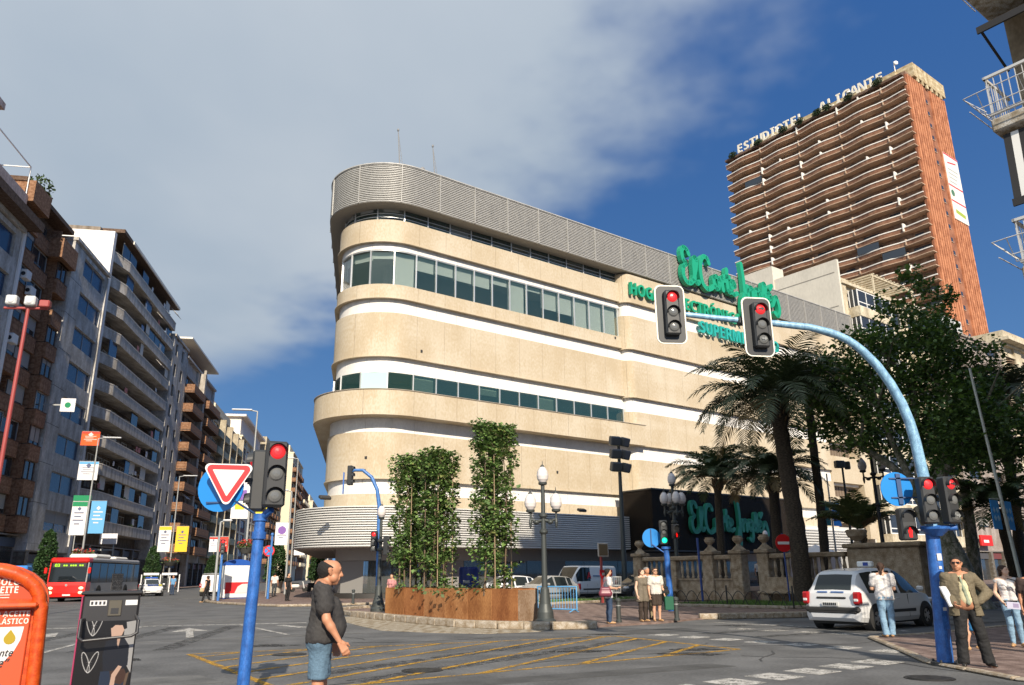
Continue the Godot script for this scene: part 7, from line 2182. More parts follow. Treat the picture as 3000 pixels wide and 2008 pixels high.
func build_planter():
	# rusted steel planter: folded sheets, soil inside
	var P := [Vector2(-4.97, -31.66), Vector2(0.11, -26.11), Vector2(0.74, -26.45), Vector2(0.62, -27.75), Vector2(-3.95, -32.75)]
	var t := thing("steel_planter", "long rusted steel planter holding leafy columns on the kerb nose", "planter", Vector3(0, 0.05, 0))
	var tones := [Color(0.40, 0.185, 0.062), Color(0.44, 0.215, 0.082), Color(0.39, 0.19, 0.075), Color(0.37, 0.155, 0.05), Color(0.26, 0.19, 0.135)]
	var rust := grain("rust", 1024, 60, 5, 0.22, 3.0, Color(0.9, 0.8, 0.68), 0.05)
	var ms := []
	for k in tones.size(): ms.append(mat("rust_%d" % k, tones[k], 0.8, 0.0, rust, 0.34 + 0.03 * k))
	for k in P.size():
		var a: Vector2 = P[k]
		var b: Vector2 = P[(k + 1) % P.size()]
		var len := a.distance_to(b)
		var n := maxi(1, int(round(len / 1.25)))
		var d := (b - a) / len
		for i in n:
			var c := a.lerp(b, (i + 0.5) / n)
			var s := sh()
			s.cbox(Vector3.ZERO, Vector3(len / n - 0.006, 1.05, 0.03), 0.006)
			var o := part(t, "steel_sheet", s, ms[4] if k == 1 else ms[(i * 3 + k) % 4])
			o.position = Vector3(c.x, 0.525, c.y)
			o.rotation.y = atan2(-d.y, d.x) + rng.randf_range(-0.004, 0.004)
	part(t, "soil", slab(P, 0.0, 0.92), mat("soil", Color(0.06, 0.045, 0.03), 0.95, 0.0, grain("turf", 512, 1, 1, 1), 0.6))
	var rim := sh()
	for k in P.size():
		var a: Vector2 = P[k]
		var b: Vector2 = P[(k + 1) % P.size()]
		rim.cyl(Vector3(a.x, 1.055, a.y), Vector3(b.x, 1.055, b.y), 0.022, 0.022, 6)
	part(t, "rim", rim, ms[3])
	leaf_blob(t, "ground_cover", Vector3(-1.6, 1.0, -29.2), Vector3(2.0, 0.22, 2.0), 260, 0.16, leaf_mat("bowl_leaf", Color(0.07, 0.10, 0.03)), 91)
	t = thing("blue_drum", "dark blue ribbed plastic drum behind the planter between leafy columns", "drum", Vector3(-1.78, 0.06, -32.0))
	part(t, "barrel", sh().lathe(Vector3.ZERO, [Vector2(0, 0), Vector2(0.36, 0), Vector2(0.40, 0.1), Vector2(0.40, 0.5), Vector2(0.415, 0.53), Vector2(0.40, 0.56), Vector2(0.40, 1.1), Vector2(0.415, 1.13), Vector2(0.40, 1.16), Vector2(0.40, 1.72), Vector2(0.37, 1.8), Vector2(0, 1.8)], 20), mat("drum_blue", Color(0.012, 0.03, 0.17), 0.4))
	part(t, "label", sh().bx(-0.2, 1.2, 0.385, 0.05, 1.3, 0.405), mat("lamp_grey", Color(0.33, 0.34, 0.34), 0.5, 0.3))
func build_balustrade():
	var st := mat("sandstone", Color(0.47, 0.385, 0.285), 0.9, 0.0, grain("sandstone", 512, 60, 7, 0.30, 1.5, Color(0.92, 0.86, 0.78), 0.06), 0.4)
	var t := thing("stone_balustrade", "sandstone balustrade with urn-topped pillars in front of the palms", "balustrade", WA(36.0, 0.1, 0), TURN_A)
	# local z = w
	var bal := sh()
	bal.lathe(Vector3.ZERO, [Vector2(0.07, 0), Vector2(0.10, 0.06), Vector2(0.08, 0.12), Vector2(0.055, 0.16), Vector2(0.10, 0.42), Vector2(0.09, 0.55), Vector2(0.055, 0.85), Vector2(0.09, 0.95), Vector2(0.09, 1.0)], 10)
	var bm := bal.mesh()
	for q in [[-34.0, -29.35], [-28.65, -27.45], [-25.1, -20.9]]:
		part(t, "base_wall", sh().bx(-0.22, 0, q[0], 0.22, 1.05, q[1]), st)
		part(t, "base_moulding", sh().bx(-0.28, 1.051, q[0], 0.28, 1.15, q[1]), st)
		part(t, "rail", sh().cbox(Vector3(0, 2.25, (q[0] + q[1]) / 2), Vector3(0.5, 0.24, q[1] - q[0]), 0.05), st)
		var n := int((q[1] - q[0]) / 0.36)
		for k in n:
			if n > 6 and k == n / 2:
				part(t, "mid_pier", sh().bx(-0.2, 1.151, q[0] + (k + 0.2) * 0.36, 0.2, 2.13, q[0] + (k + 1.2) * 0.36), st)
				continue
			var o := part(t, "baluster", bm, st)
			o.position = Vector3(0, 1.15, q[0] + (k + 0.5) * (q[1] - q[0]) / n)
	for w in [-34.35, -29.0, -27.1, -25.45]:
		part(t, "pillar", sh().cbox(Vector3(0, 1.2, w), Vector3(0.66, 2.4, 0.66), 0.04), st)
		part(t, "pillar_cap", sh().cbox(Vector3(0, 2.50, w), Vector3(0.86, 0.2, 0.86), 0.05), st)
		part(t, "pillar_peak", sh().lathe(Vector3(0, 2.6, w), [Vector2(0.5, 0), Vector2(0.2, 0.22), Vector2(0.13, 0.26)], 4, true), st)
		part(t, "urn", sh().lathe(Vector3(0, 2.84, w), [Vector2(0.14, 0), Vector2(0.10, 0.08), Vector2(0.27, 0.25), Vector2(0.30, 0.38), Vector2(0.22, 0.44), Vector2(0.25, 0.5), Vector2(0, 0.52)], 14), st)
	# big pier with planting bowl
	part(t, "pier", sh().cbox(Vector3(0.9, 1.25, -19.05), Vector3(2.4, 2.5, 3.4), 0.05), st)
	part(t, "pier_cap", sh().cbox(Vector3(0.9, 2.6, -19.05), Vector3(2.7, 0.22, 3.7), 0.06), st)
	part(t, "urn", sh().lathe(Vector3(0.0, 2.7, -20.3), [Vector2(0.2, 0), Vector2(0.14, 0.12), Vector2(0.42, 0.35), Vector2(0.5, 0.6), Vector2(0.42, 0.65), Vector2(0, 0.6)], 14), st)
	# stone benches at the foot
	for w in [-32.2, -24.0]:
		var b := thing("stone_bench", "pale stone bench against the balustrade foot " + ("beside the corner pillar" if w < -30 else "behind the no entry sign"), "bench", WA(35.2, 0.1, w), TURN_A)
		part(b, "seat", sh().cbox(Vector3(-0.1, 0.48, 0), Vector3(0.6, 0.12, 2.6), 0.03), st)
		part(b, "backrest", sh().cbox(Vector3(0.25, 0.85, 0), Vector3(0.14, 0.7, 2.2), 0.03, Basis(Vector3.BACK, -0.15)), st)
		for z in [-0.9, 0.9]: part(b, "leg", sh().cbox(Vector3(-0.05, 0.21, z), Vector3(0.4, 0.42, 0.3), 0.03), st)
	# raised promenade behind
	setting("promenade", slab(A2([[36.4, -35.0], [36.4, -17.2], [120, -17.2], [120, -35.0]]), 0.0, 0.62), mats["pavement_b"])
	# low iron hoops round the lawn
	t = thing("hoop_fence", "low black fence of iron hoops round the lawn", "fence", Vector3.ZERO, TURN_A)
	var ir := mat("lamp_black", Color(0.02, 0.02, 0.02), 0.5)
	for k in 11:
		var w := -26.8 + 0.62 * k
		var s := sh()
		var a := []
		for j in 9: a.append(Vector3(30.0 + 0.06 * k, 0.14 + 0.62 * sin(PI * j / 8.0), w - 0.5 + 1.0 * j / 8.0))
		s.tube(a, [0.016], 6)
		part(t, "hoop", s, ir)
	for w in [-26.9, -23.6, -20.2]: part(t, "post", sh().cyl(Vector3(30.2, 0.1, w), Vector3(30.2, 1.0, w), 0.035, 0.035, 8), ir)
func print_sheet(kind: String) -> StandardMaterial3D:
	# flat print of the bin's poster, computed pixel by pixel: a dark sheet with looping white ornaments and a plain seated figure
	var W := 256
	var H := 512
	var im := Image.create(W, H, false, Image.FORMAT_RGB8)
	im.fill(Color(0.045, 0.042, 0.045))
	var put := func(poly: Array, col: Color):
		var pp := PackedVector2Array()
		var lo := Vector2(9999, 9999)
		var hi := Vector2.ZERO
		for q in poly:
			var v := Vector2(q[0], q[1])
			pp.append(v)
			lo = lo.min(v)
			hi = hi.max(v)
		for y in range(maxi(0, int(lo.y)), mini(H, int(hi.y) + 1)):
			for x in range(maxi(0, int(lo.x)), mini(W, int(hi.x) + 1)):
				if Geometry2D.is_point_in_polygon(Vector2(x, y), pp): im.set_pixel(x, y, col)
	# pale backdrop on one side
	put.call([[205, 8], [256, 0], [256, 250], [225, 200], [205, 90]], Color(0.50, 0.50, 0.50))
	# ornaments: crossed loops
	for cy in [20, 190, 360, 500]:
		for k in 360:
			var a := TAU * k / 360.0
			for sg in [-1.0, 1.0]:
				var e := Vector2(cos(a) * 13, sin(a) * 50).rotated(0.35 * sg)
				var c := Vector2(62 + sg * 16, cy)
				for dx in 3:
					for dy in 3:
						var x := int(c.x + e.x) + dx
						var y := int(c.y + e.y) + dy
						if x >= 0 and x < W and y >= 0 and y < H: im.set_pixel(x, y, Color(0.62, 0.62, 0.62))
		for k in 8:
			var a := TAU * k / 8.0
			for r in 14:
				var x := int(63 + cos(a) * r)
				var y := int(cy + sin(a) * r * 1.3)
				if y >= 0 and y < H: im.set_pixel(x, y, Color(0.6, 0.6, 0.6))
	# seated figure: dark jacket, jeans, pale face and forearm, dark hair
	put.call([[128, 95], [200, 70], [235, 120], [238, 210], [205, 240], [130, 235], [118, 160]], Color(0.06, 0.075, 0.11))
	put.call([[118, 235], [205, 235], [235, 300], [215, 420], [190, 512], [105, 512], [112, 360]], Color(0.085, 0.13, 0.20))
	put.call([[160, 235], [225, 225], [245, 270], [215, 300], [170, 285]], Color(0.20, 0.13, 0.10))
	put.call([[140, 25], [165, 8], [196, 14], [206, 40], [196, 70], [172, 84], [148, 74]], Color(0.62, 0.52, 0.46))
	put.call([[132, 30], [142, 4], [176, -6], [210, 6], [216, 36], [204, 42], [194, 22], [160, 20], [146, 34]], Color(0.03, 0.028, 0.03))
	put.call([[176, 84], [192, 78], [186, 130], [178, 110]], Color(0.58, 0.48, 0.42))
	put.call([[196, 210], [214, 216], [190, 262], [186, 330], [176, 360], [166, 300], [170, 250]], Color(0.60, 0.50, 0.44))
	put.call([[166, 330], [190, 330], [196, 400], [184, 440], [170, 430]], Color(0.60, 0.50, 0.44))
	put.call([[236, 250], [250, 240], [215, 470], [200, 480]], Color(0.30, 0.24, 0.19))
	im.resize(90, 180, Image.INTERPOLATE_LANCZOS)
	im.resize(W, H, Image.INTERPOLATE_CUBIC)
	var m := StandardMaterial3D.new()
	m.albedo_texture = ImageTexture.create_from_image(im)
	m.roughness = 0.3
	return m
func build_near_bins():
	# poster bin: leaning totem with a print on its front, slot, stickers and a bent tube handle
	var t := thing("poster_bin", "black poster-covered street bin with a tube handle and a pink edge", "bin", Vector3(-4.05, 0.1, -8.25), 0.42)
	var blk := mat("bin_black", Color(0.022, 0.022, 0.024), 0.4)
	part(t, "body", sh().cbox(Vector3(0, 0.66, -0.17), Vector3(0.52, 1.32, 0.34), 0.02), blk)
	part(t, "pink_edge", sh().cbox(Vector3(-0.262, 0.66, 0.0), Vector3(0.014, 1.30, 0.02), 0.004), mat("edge_pink", Color(0.30, 0.03, 0.09), 0.4))
	part(t, "lid", sh().cbox(Vector3(0, 1.335, -0.17), Vector3(0.56, 0.035, 0.38), 0.012), blk)
	var q := QuadMesh.new()
	q.size = Vector2(0.50, 1.02)
	var po := part(t, "poster", q, print_sheet("bin"))
	po.position = Vector3(0, 0.56, 0.0035)
	part(t, "slot_frame", sh().cbox(Vector3(0.04, 1.19, 0.004), Vector3(0.12, 0.15, 0.016), 0.004), mat("slot_bronze", Color(0.10, 0.09, 0.07), 0.4, 0.5))
	part(t, "slot", sh().bx(0.005, 1.135, 0.012, 0.075, 1.19, 0.0145), blk)
	part(t, "sticker", sh().bx(-0.19, 1.215, 0.0005, -0.04, 1.265, 0.003), mat("sticker_white", Color(0.55, 0.55, 0.55), 0.5))
	for k in 4: part(t, "sticker_mark", sh().bx(-0.18 + 0.036 * k, 1.225, 0.0032, -0.16 + 0.036 * k, 1.255, 0.0042), blk)
	part(t, "sticker", sh().bx(0.13, 1.215, 0.0005, 0.24, 1.265, 0.003), mats["sticker_white"])
	part(t, "handle", sh().tube([Vector3(-0.22, 1.09, 0.0), Vector3(-0.24, 1.09, 0.14), Vector3(-0.24, 0.93, 0.17), Vector3(-0.2, 0.9, 0.17), Vector3(0.22, 0.93, 0.17), Vector3(0.27, 0.96, 0.17), Vector3(0.27, 1.07, 0.15), Vector3(0.24, 1.11, 0.0)], [0.014], 10), mat("handle_dark", Color(0.03, 0.03, 0.033), 0.35))
	# orange used-oil container with an arched top
	t = thing("oil_container", "orange used-oil recycling container with a rounded top and white print", "recycling bin", Vector3(-5.16, 0.1, -7.95), 0.5)
	var org := mat("container_orange", Color(0.62, 0.095, 0.012), 0.38, 0.0, grain("container", 512, 40, 8, 0.14, 1.0, Color(0.95, 0.8, 0.7), 0.02), 1.0)
	var dko := mat("container_recess", Color(0.42, 0.055, 0.012), 0.42)
	var w := 0.56
	var prof := PackedVector2Array([Vector2(-w - 0.06, 0), Vector2(w + 0.06, 0), Vector2(w, 1.28)])
	for k in 13: prof.append(Vector2(cos(PI * k / 12.0) * (w - 0.24) + (0.24 if k < 6 else (-0.24 if k > 6 else 0.0)) * absf(cos(PI * k / 12.0)), 1.28 + sin(PI * k / 12.0) * 0.36))
	prof.append(Vector2(-w, 1.28))
	part(t, "shell", sh().prism(prof, -0.5, -0.04), org)
	# raised rim around the door recess: outer arch minus inner, as bars
	var rimpts := [Vector3(w - 0.01, 0.02, 0), Vector3(w - 0.05, 1.2, 0)]
	for k in 13: rimpts.append(Vector3(cos(PI * k / 12.0) * (w - 0.07), 1.24 + sin(PI * k / 12.0) * 0.33, 0))
	rimpts.append(Vector3(-w + 0.05, 1.2, 0))
	rimpts.append(Vector3(-w + 0.01, 0.02, 0))
	part(t, "rim", sh().tube(rimpts, [0.062], 12), org)
	part(t, "upper_panel", sh().prism(PackedVector2Array([Vector2(-0.44, 1.28), Vector2(0.44, 1.28), Vector2(0.40, 1.40), Vector2(0.3, 1.48), Vector2(0.15, 1.525), Vector2(-0.15, 1.525), Vector2(-0.3, 1.48), Vector2(-0.40, 1.40)]), -0.041, -0.025), dko)
	part(t, "lip", sh().cbox(Vector3(0, 1.245, 0.03), Vector3(0.96, 0.05, 0.16), 0.02, Basis(Vector3.RIGHT, 0.3)), org)
	part(t, "door", sh().cbox(Vector3(0, 0.61, -0.03), Vector3(0.86, 1.16, 0.03), 0.01), mat("door_orange", Color(0.55, 0.075, 0.02), 0.45))
	var circ := PackedVector2Array([Vector2(-0.38, 1.03), Vector2(0.385, 1.03)])
	for k in 13: circ.append(Vector2(cos(-PI * k / 12.0) * 0.385, 1.01 + sin(-PI * k / 12.0) * 0.40))
	part(t, "white_label", sh().prism(circ, -0.0145, -0.011), mat("label_white", Color(0.60, 0.60, 0.60), 0.5))
	var tw := mat("label_cream", Color(0.66, 0.62, 0.56), 0.6)
	words(t, "print", "SÓLO", 0.062, 0.002, tw, Vector3(0.19, 1.45, -0.022), Basis.IDENTITY, true, 0.20)
	words(t, "print", "ACEITE", 0.062, 0.002, tw, Vector3(0.16, 1.375, -0.022), Basis.IDENTITY, true, 0.26)
	words(t, "print", "SÓLO ACEITE", 0.05, 0.002, tw, Vector3(0.21, 1.15, -0.012), Basis.IDENTITY, true, 0.42)
	words(t, "print", "BOTELLAS DE PLÁSTICO", 0.05, 0.002, tw, Vector3(0.055, 1.08, -0.012), Basis.IDENTITY, true, 0.72)
	var ink := mat("label_ink", Color(0.03, 0.03, 0.03), 0.6)
	words(t, "print", "de:", 0.045, 0.002, ink, Vector3(0.12, 0.965, -0.0095), Basis.IDENTITY, true, 0.09)
	words(t, "print", "23", 0.075, 0.002, ink, Vector3(0.13, 0.895, -0.0095), Basis.IDENTITY, true, 0.10)
	words(t, "print", "Alicante", 0.06, 0.002, ink, Vector3(0.19, 0.79, -0.0095), Basis(Vector3(1, 0, 0), Vector3(0.2, 1, 0), Vector3(0, 0, 1)), true, 0.28)
	words(t, "print", "ible”", 0.075, 0.002, ink, Vector3(0.21, 0.70, -0.0095), Basis(Vector3(1, 0, 0), Vector3(0.2, 1, 0), Vector3(0, 0, 1)), true, 0.18)
	var drop := PackedVector2Array([Vector2(0.0, 0.075)])
	for k in 11: drop.append(Vector2(cos(deg_to_rad(150 + 240.0 * k / 10.0)) * 0.05, -0.01 + sin(deg_to_rad(150 + 240.0 * k / 10.0)) * 0.05))
	part(t, "oil_drop", sh().prism(drop, 0, 0.003, Transform3D(Basis.IDENTITY, Vector3(0.28, 0.93, -0.0105))), mat("drop_gold", Color(0.36, 0.26, 0.02), 0.3))
	for k in 2: part(t, "print_rule", sh().bx(-0.05, 1.325 - 0.025 * k, -0.024, 0.22, 1.332 - 0.025 * k, -0.0215), tw)

# ---------- people ----------
# bones [a, b, ra, rb] joined softly and meshed as surface nets; cuts [point, normal] keep what lies behind the plane
func skin_over(bones: Array, cuts: Array, cell: float, soft: float, vee: Array = []) -> Shape:
	var lo := Vector3(1e9, 1e9, 1e9)
	var hi := -lo
	for b in bones:
		var r := maxf(b[2], b[3])
		lo = lo.min(b[0] - Vector3.ONE * r).min(b[1] - Vector3.ONE * r)
		hi = hi.max(b[0] + Vector3.ONE * r).max(b[1] + Vector3.ONE * r)
	lo -= Vector3.ONE * (cell * 2 + soft * 2)
	hi += Vector3.ONE * (cell * 2 + soft * 2)
	var nx := int((hi.x - lo.x) / cell) + 2
	var ny := int((hi.y - lo.y) / cell) + 2
	var nz := int((hi.z - lo.z) / cell) + 2
	var acc := PackedFloat32Array()
	acc.resize(nx * ny * nz)
	acc.fill(1e-12)
	for b in bones:
		var A: Vector3 = b[0]
		var B: Vector3 = b[1]
		var ra: float = b[2]
		var rb: float = b[3]
		var ab := B - A
		var dd := maxf(ab.length_squared(), 1e-9)
		var m := maxf(ra, rb) + soft * 5.0 + cell * 2
		var l := ((A.min(B) - Vector3.ONE * m - lo) / cell).floor()
		var h := ((A.max(B) + Vector3.ONE * m - lo) / cell).ceil()
		for z in range(maxi(0, int(l.z)), mini(nz, int(h.z) + 1)):
			for y in range(maxi(0, int(l.y)), mini(ny, int(h.y) + 1)):
				var row := (z * ny + y) * nx
				for x in range(maxi(0, int(l.x)), mini(nx, int(h.x) + 1)):
					var p := lo + Vector3(x, y, z) * cell
					var t := clampf((p - A).dot(ab) / dd, 0.0, 1.0)
					var d := p.distance_to(A + ab * t) - lerpf(ra, rb, t)
					if d < soft * 6.0: acc[row + x] += exp(clampf(-d / soft, -20.0, 30.0))
	for k in acc.size(): acc[k] = -soft * log(acc[k])
	if cuts.size() > 0:
		for z in nz:
			for y in ny:
				for x in nx:
					var p := lo + Vector3(x, y, z) * cell
					for c in cuts:
						var e: float = (p - c[0]).dot(c[1])
						var q := (z * ny + y) * nx + x
						if e > acc[q]: acc[q] = e
	# an opening down the front: half width at the foot and at the top
	if vee.size() > 0:
		for z in nz:
			for y in ny:
				for x in nx:
					var p := lo + Vector3(x, y, z) * cell
					var u := clampf((p.y - vee[0]) / (vee[1] - vee[0]), 0.0, 1.0)
					var e := minf(lerpf(vee[2], vee[3], u) - absf(p.x - vee[4]), p.z - 0.02)
					var q := (z * ny + y) * nx + x
					if e > acc[q]: acc[q] = e
	var idx := PackedInt32Array()
	idx.resize(acc.size())
	idx.fill(-1)
	var s := sh()
	var sy := nx
	var sz := nx * ny
	for z in nz - 1:
		for y in ny - 1:
			var row := z * sz + y * sy
			for x in nx - 1:
				var o := row + x
				var f0 := acc[o]
				var f1 := acc[o + 1]
				var f2 := acc[o + sy]
				var f3 := acc[o + sy + 1]
				var f4 := acc[o + sz]
				var f5 := acc[o + sz + 1]
				var f6 := acc[o + sz + sy]
				var f7 := acc[o + sz + sy + 1]
				var neg := int(f0 < 0) + int(f1 < 0) + int(f2 < 0) + int(f3 < 0) + int(f4 < 0) + int(f5 < 0) + int(f6 < 0) + int(f7 < 0)
				if neg == 0 or neg == 8: continue
				var f := [f0, f1, f2, f3, f4, f5, f6, f7]
				var sum := Vector3.ZERO
				var cnt := 0
				for e in EDGES:
					var a: float = f[e[0]]
					var b: float = f[e[1]]
					if (a < 0) != (b < 0):
						var t := a / (a - b)
						sum += CORNERS[e[0]].lerp(CORNERS[e[1]], t)
						cnt += 1
				idx[o] = s.v.size()
				s.v.append(lo + (Vector3(x, y, z) + sum / cnt) * cell)
				s.n.append(Vector3.ZERO)
	for z in range(1, nz - 1):
		for y in range(1, ny - 1):
			for x in range(1, nx - 1):
				var o := z * sz + y * sy + x
				var f := acc[o] < 0
				for ax in 3:
					var st: int = [1, sy, sz][ax]
					if f == (acc[o + st] < 0): continue
					var u: int = [sy, sz, 1][ax]
					var w: int = [sz, 1, sy][ax]
					var a := idx[o]
					var b := idx[o - u]
					var c := idx[o - u - w]
					var d := idx[o - w]
					if a < 0 or b < 0 or c < 0 or d < 0: continue
					var n := (s.v[c] - s.v[a]).cross(s.v[d] - s.v[b])
					if not f:
						n = -n
						var q := b
						b = d
						d = q
					for i in [a, b, c, d]: s.n[i] += n
					s.ix.append(a); s.ix.append(c); s.ix.append(b)
					s.ix.append(a); s.ix.append(d); s.ix.append(c)
	for k in s.n.size(): s.n[k] = s.n[k].normalized()
	return s
const CORNERS := [Vector3(0, 0, 0), Vector3(1, 0, 0), Vector3(0, 1, 0), Vector3(1, 1, 0), Vector3(0, 0, 1), Vector3(1, 0, 1), Vector3(0, 1, 1), Vector3(1, 1, 1)]
const EDGES := [[0, 1], [2, 3], [4, 5], [6, 7], [0, 2], [1, 3], [4, 6], [5, 7], [0, 4], [1, 5], [2, 6], [3, 7]]
func join(a: Shape, b: Shape):
	var k := a.v.size()
	a.v.append_array(b.v)
	a.n.append_array(b.n)
	for i in b.ix: a.ix.append(i + k)
# folds in cloth: push the skin in and out along stretched noise, then take the normals again
func folds(s: Shape, amp: float, sd: int) -> Shape:
	var f := noise(sd, 1.0, 3)
	for k in s.v.size():
		var p := s.v[k]
		var a := f.get_noise_3d(p.x * 9.0, p.y * 5.0 + p.x * 6.0, p.z * 9.0) + 0.7 * (1.0 - 2.0 * absf(f.get_noise_3d(p.x * 5.0 + 9.0, p.y * 14.0 + p.z * 10.0, p.z * 5.0)))
		s.v[k] = p + s.n[k] * amp * (a - 0.2)
	s.n.fill(Vector3.ZERO)
	for k in range(0, s.ix.size(), 3):
		var m := (s.v[s.ix[k + 2]] - s.v[s.ix[k]]).cross(s.v[s.ix[k + 1]] - s.v[s.ix[k]])
		for j in 3: s.n[s.ix[k + j]] += m
	for k in s.n.size(): s.n[k] = s.n[k].normalized()
	return s
# hand at the wrist: d along the fingers, side towards the thumb, palm normal p
func hand_bones(w: Vector3, d: Vector3, th: Vector3, pn: Vector3, k: float, curl: float) -> Array:
	var r := []
	for i in 4:
		var off := (1.5 - i) * 0.020 * k
		r.append([w + th * off * 0.6, w + d * 0.085 * k + th * off, 0.016 * k, 0.012 * k])
		var L: float = [0.075, 0.085, 0.078, 0.06][i] * k
		var a := w + d * 0.088 * k + th * off
		var c := curl + 0.12 * i
		var d1 := (d * cos(c * 0.7) + pn * sin(c * 0.7)).normalized()
		var d2 := (d * cos(c * 1.6) + pn * sin(c * 1.6)).normalized()
		var d3 := (d * cos(c * 2.3) + pn * sin(c * 2.3)).normalized()
		r.append([a, a + d1 * L * 0.45, 0.0098 * k, 0.0092 * k])
		r.append([a + d1 * L * 0.45, a + d1 * L * 0.45 + d2 * L * 0.32, 0.0092 * k, 0.0086 * k])
		r.append([a + d1 * L * 0.45 + d2 * L * 0.32, a + d1 * L * 0.45 + d2 * L * 0.32 + d3 * L * 0.23, 0.0086 * k, 0.0076 * k])
	var t0 := w + d * 0.022 * k + th * 0.026 * k
	var t1 := t0 + (d * 0.6 + th * 0.7 + pn * 0.25).normalized() * 0.042 * k
	r.append([w, t0, 0.018 * k, 0.016 * k])
	r.append([t0, t1, 0.0145 * k, 0.0115 * k])
	r.append([t1, t1 + (d * 0.9 + th * 0.25 + pn * 0.3).normalized() * 0.034 * k, 0.0112 * k, 0.009 * k])
	return r
func dye(key: String, c: Color, rough := 0.85, cloth := true) -> StandardMaterial3D:
	return mat(key, c, rough, 0.0, grain("cloth", 256, 70, 9, 0.22, 1.0, Color(1, 1, 1), 0.07) if cloth else null, 3.0)
# o: skin, hair, hair_style, top, sleeve (0 none, 1 short, 2 long), low, low_kind, shoes, arms, legs, look, wide, belly, cell
func person(label: String, at: Vector3, az: float, H: float, o: Dictionary) -> Node3D:
	var t := thing("person", label, "person", at, deg_to_rad(180.0 - az))
	var k := H / 1.75
	var cell: float = o.get("cell", 0.02)
	var fine: float = o.get("fine", 0.0)
	var wd: float = o.get("wide", 1.0)
	var be: float = o.get("belly", 0.0)
	var J := {
		hL = Vector3(0.09, 0.93, 0), hR = Vector3(-0.09, 0.93, 0), kL = Vector3(0.10, 0.50, 0.015), kR = Vector3(-0.10, 0.50, 0.015), aL = Vector3(0.10, 0.085, -0.02), aR = Vector3(-0.10, 0.085, -0.02),
		sL = Vector3(0.185, 1.42, -0.01), sR = Vector3(-0.185, 1.42, -0.01), eL = Vector3(0.25, 1.12, -0.03), eR = Vector3(-0.25, 1.12, -0.03), wL = Vector3(0.26, 0.86, 0.05), wR = Vector3(-0.26, 0.86, 0.05)}
	var ps: Dictionary = o.get("pose", {})
	for q in ps: J[q] = ps[q]
	var lean: Vector3 = o.get("lean", Vector3.ZERO)
	for q in ["sL", "sR"]: 
		if not ps.has(q): J[q] += lean
	for q in J: J[q] *= k
	J.sL.x *= lerpf(1.0, wd, 0.7)
	J.sR.x *= lerpf(1.0, wd, 0.7)
	var neck := (Vector3(0, 1.47, -0.015) + lean) * k
	var hc: Vector3 = (Vector3(0, 1.64, 0.015) + lean * 1.1) * k + o.get("head_off", Vector3.ZERO) * k
	var hb := Basis(Vector3.UP, deg_to_rad(o.get("look", 0.0))) * Basis(Vector3.RIGHT, deg_to_rad(o.get("nod", 0.0)))
	var ln := lean * k
	# --- bones of the bare body
	var tor := []
	for sg in [-1.0, 1.0]:
		tor.append([Vector3(sg * 0.085 * wd, 0.96, 0) * k, Vector3(sg * 0.075 * wd, 1.14, 0.005) * k + ln * 0.4, 0.088 * k * wd, 0.078 * k * wd])
		tor.append([Vector3(sg * 0.075 * wd, 1.14, 0.005) * k + ln * 0.4, Vector3(sg * 0.095 * wd, 1.34, 0.0) * k + ln * 0.9, 0.078 * k * wd, 0.088 * k])
		tor.append([Vector3(sg * 0.06, 1.40, -0.01) * k + ln, J.sL if sg > 0 else J.sR, 0.07 * k, 0.058 * k])
		if o.get("woman", false): tor.append([Vector3(sg * 0.07, 1.27, 0.075) * k + ln * 0.8, Vector3(sg * 0.06, 1.30, 0.04) * k + ln * 0.8, 0.055 * k, 0.05 * k])
	if be > 0:
		tor.append([Vector3(0, 1.05, 0.07 + be) * k, Vector3(0, 1.24, 0.05 + be * 0.6) * k, 0.115 * k, 0.10 * k])
		tor.append([Vector3(0.05, 1.0, 0.05 + be * 0.4) * k, Vector3(-0.05, 1.0, 0.05 + be * 0.4) * k, 0.12 * k, 0.12 * k])
	var legs := []
	for q in ["L", "R"]:
		var h: Vector3 = J["h" + q]
		var kn: Vector3 = J["k" + q]
		var an: Vector3 = J["a" + q]
		legs.append([h, kn, 0.083 * k * lerpf(1, wd, 0.6), 0.055 * k])
		legs.append([kn, lerp(kn, an, 0.35) + Vector3(0, 0, -0.015) * k, 0.052 * k, 0.054 * k])
		legs.append([lerp(kn, an, 0.35) + Vector3(0, 0, -0.015) * k, an, 0.054 * k, 0.034 * k])
	var feet := []
	for q in ["L", "R"]:
		var an: Vector3 = J["a" + q]
		var fd: Vector3 = o.get("toe" + q, Vector3(0.25 if q == "L" else -0.25, 0, 1)).normalized()
		feet.append([Vector3(an.x, an.y - 0.045 * k, an.z) - fd * 0.035 * k, Vector3(an.x, an.y - 0.052 * k, an.z) + fd * 0.13 * k, 0.036 * k, 0.028 * k])
		feet.append([Vector3(an.x, an.y - 0.05 * k, an.z) + fd * 0.1 * k, Vector3(an.x, an.y - 0.055 * k, an.z) + fd * 0.17 * k, 0.033 * k, 0.024 * k])
		feet.append([an, Vector3(an.x, an.y - 0.04 * k, an.z), 0.034 * k, 0.036 * k])
	var arms := []
	for q in ["L", "R"]:
		arms.append([J["s" + q], J["e" + q], 0.052 * k * lerpf(1, wd, 0.5), 0.040 * k])
		arms.append([J["e" + q], lerp(J["e" + q], J["w" + q], 0.3), 0.041 * k, 0.040 * k])
		arms.append([lerp(J["e" + q], J["w" + q], 0.3), J["w" + q], 0.040 * k, 0.025 * k])
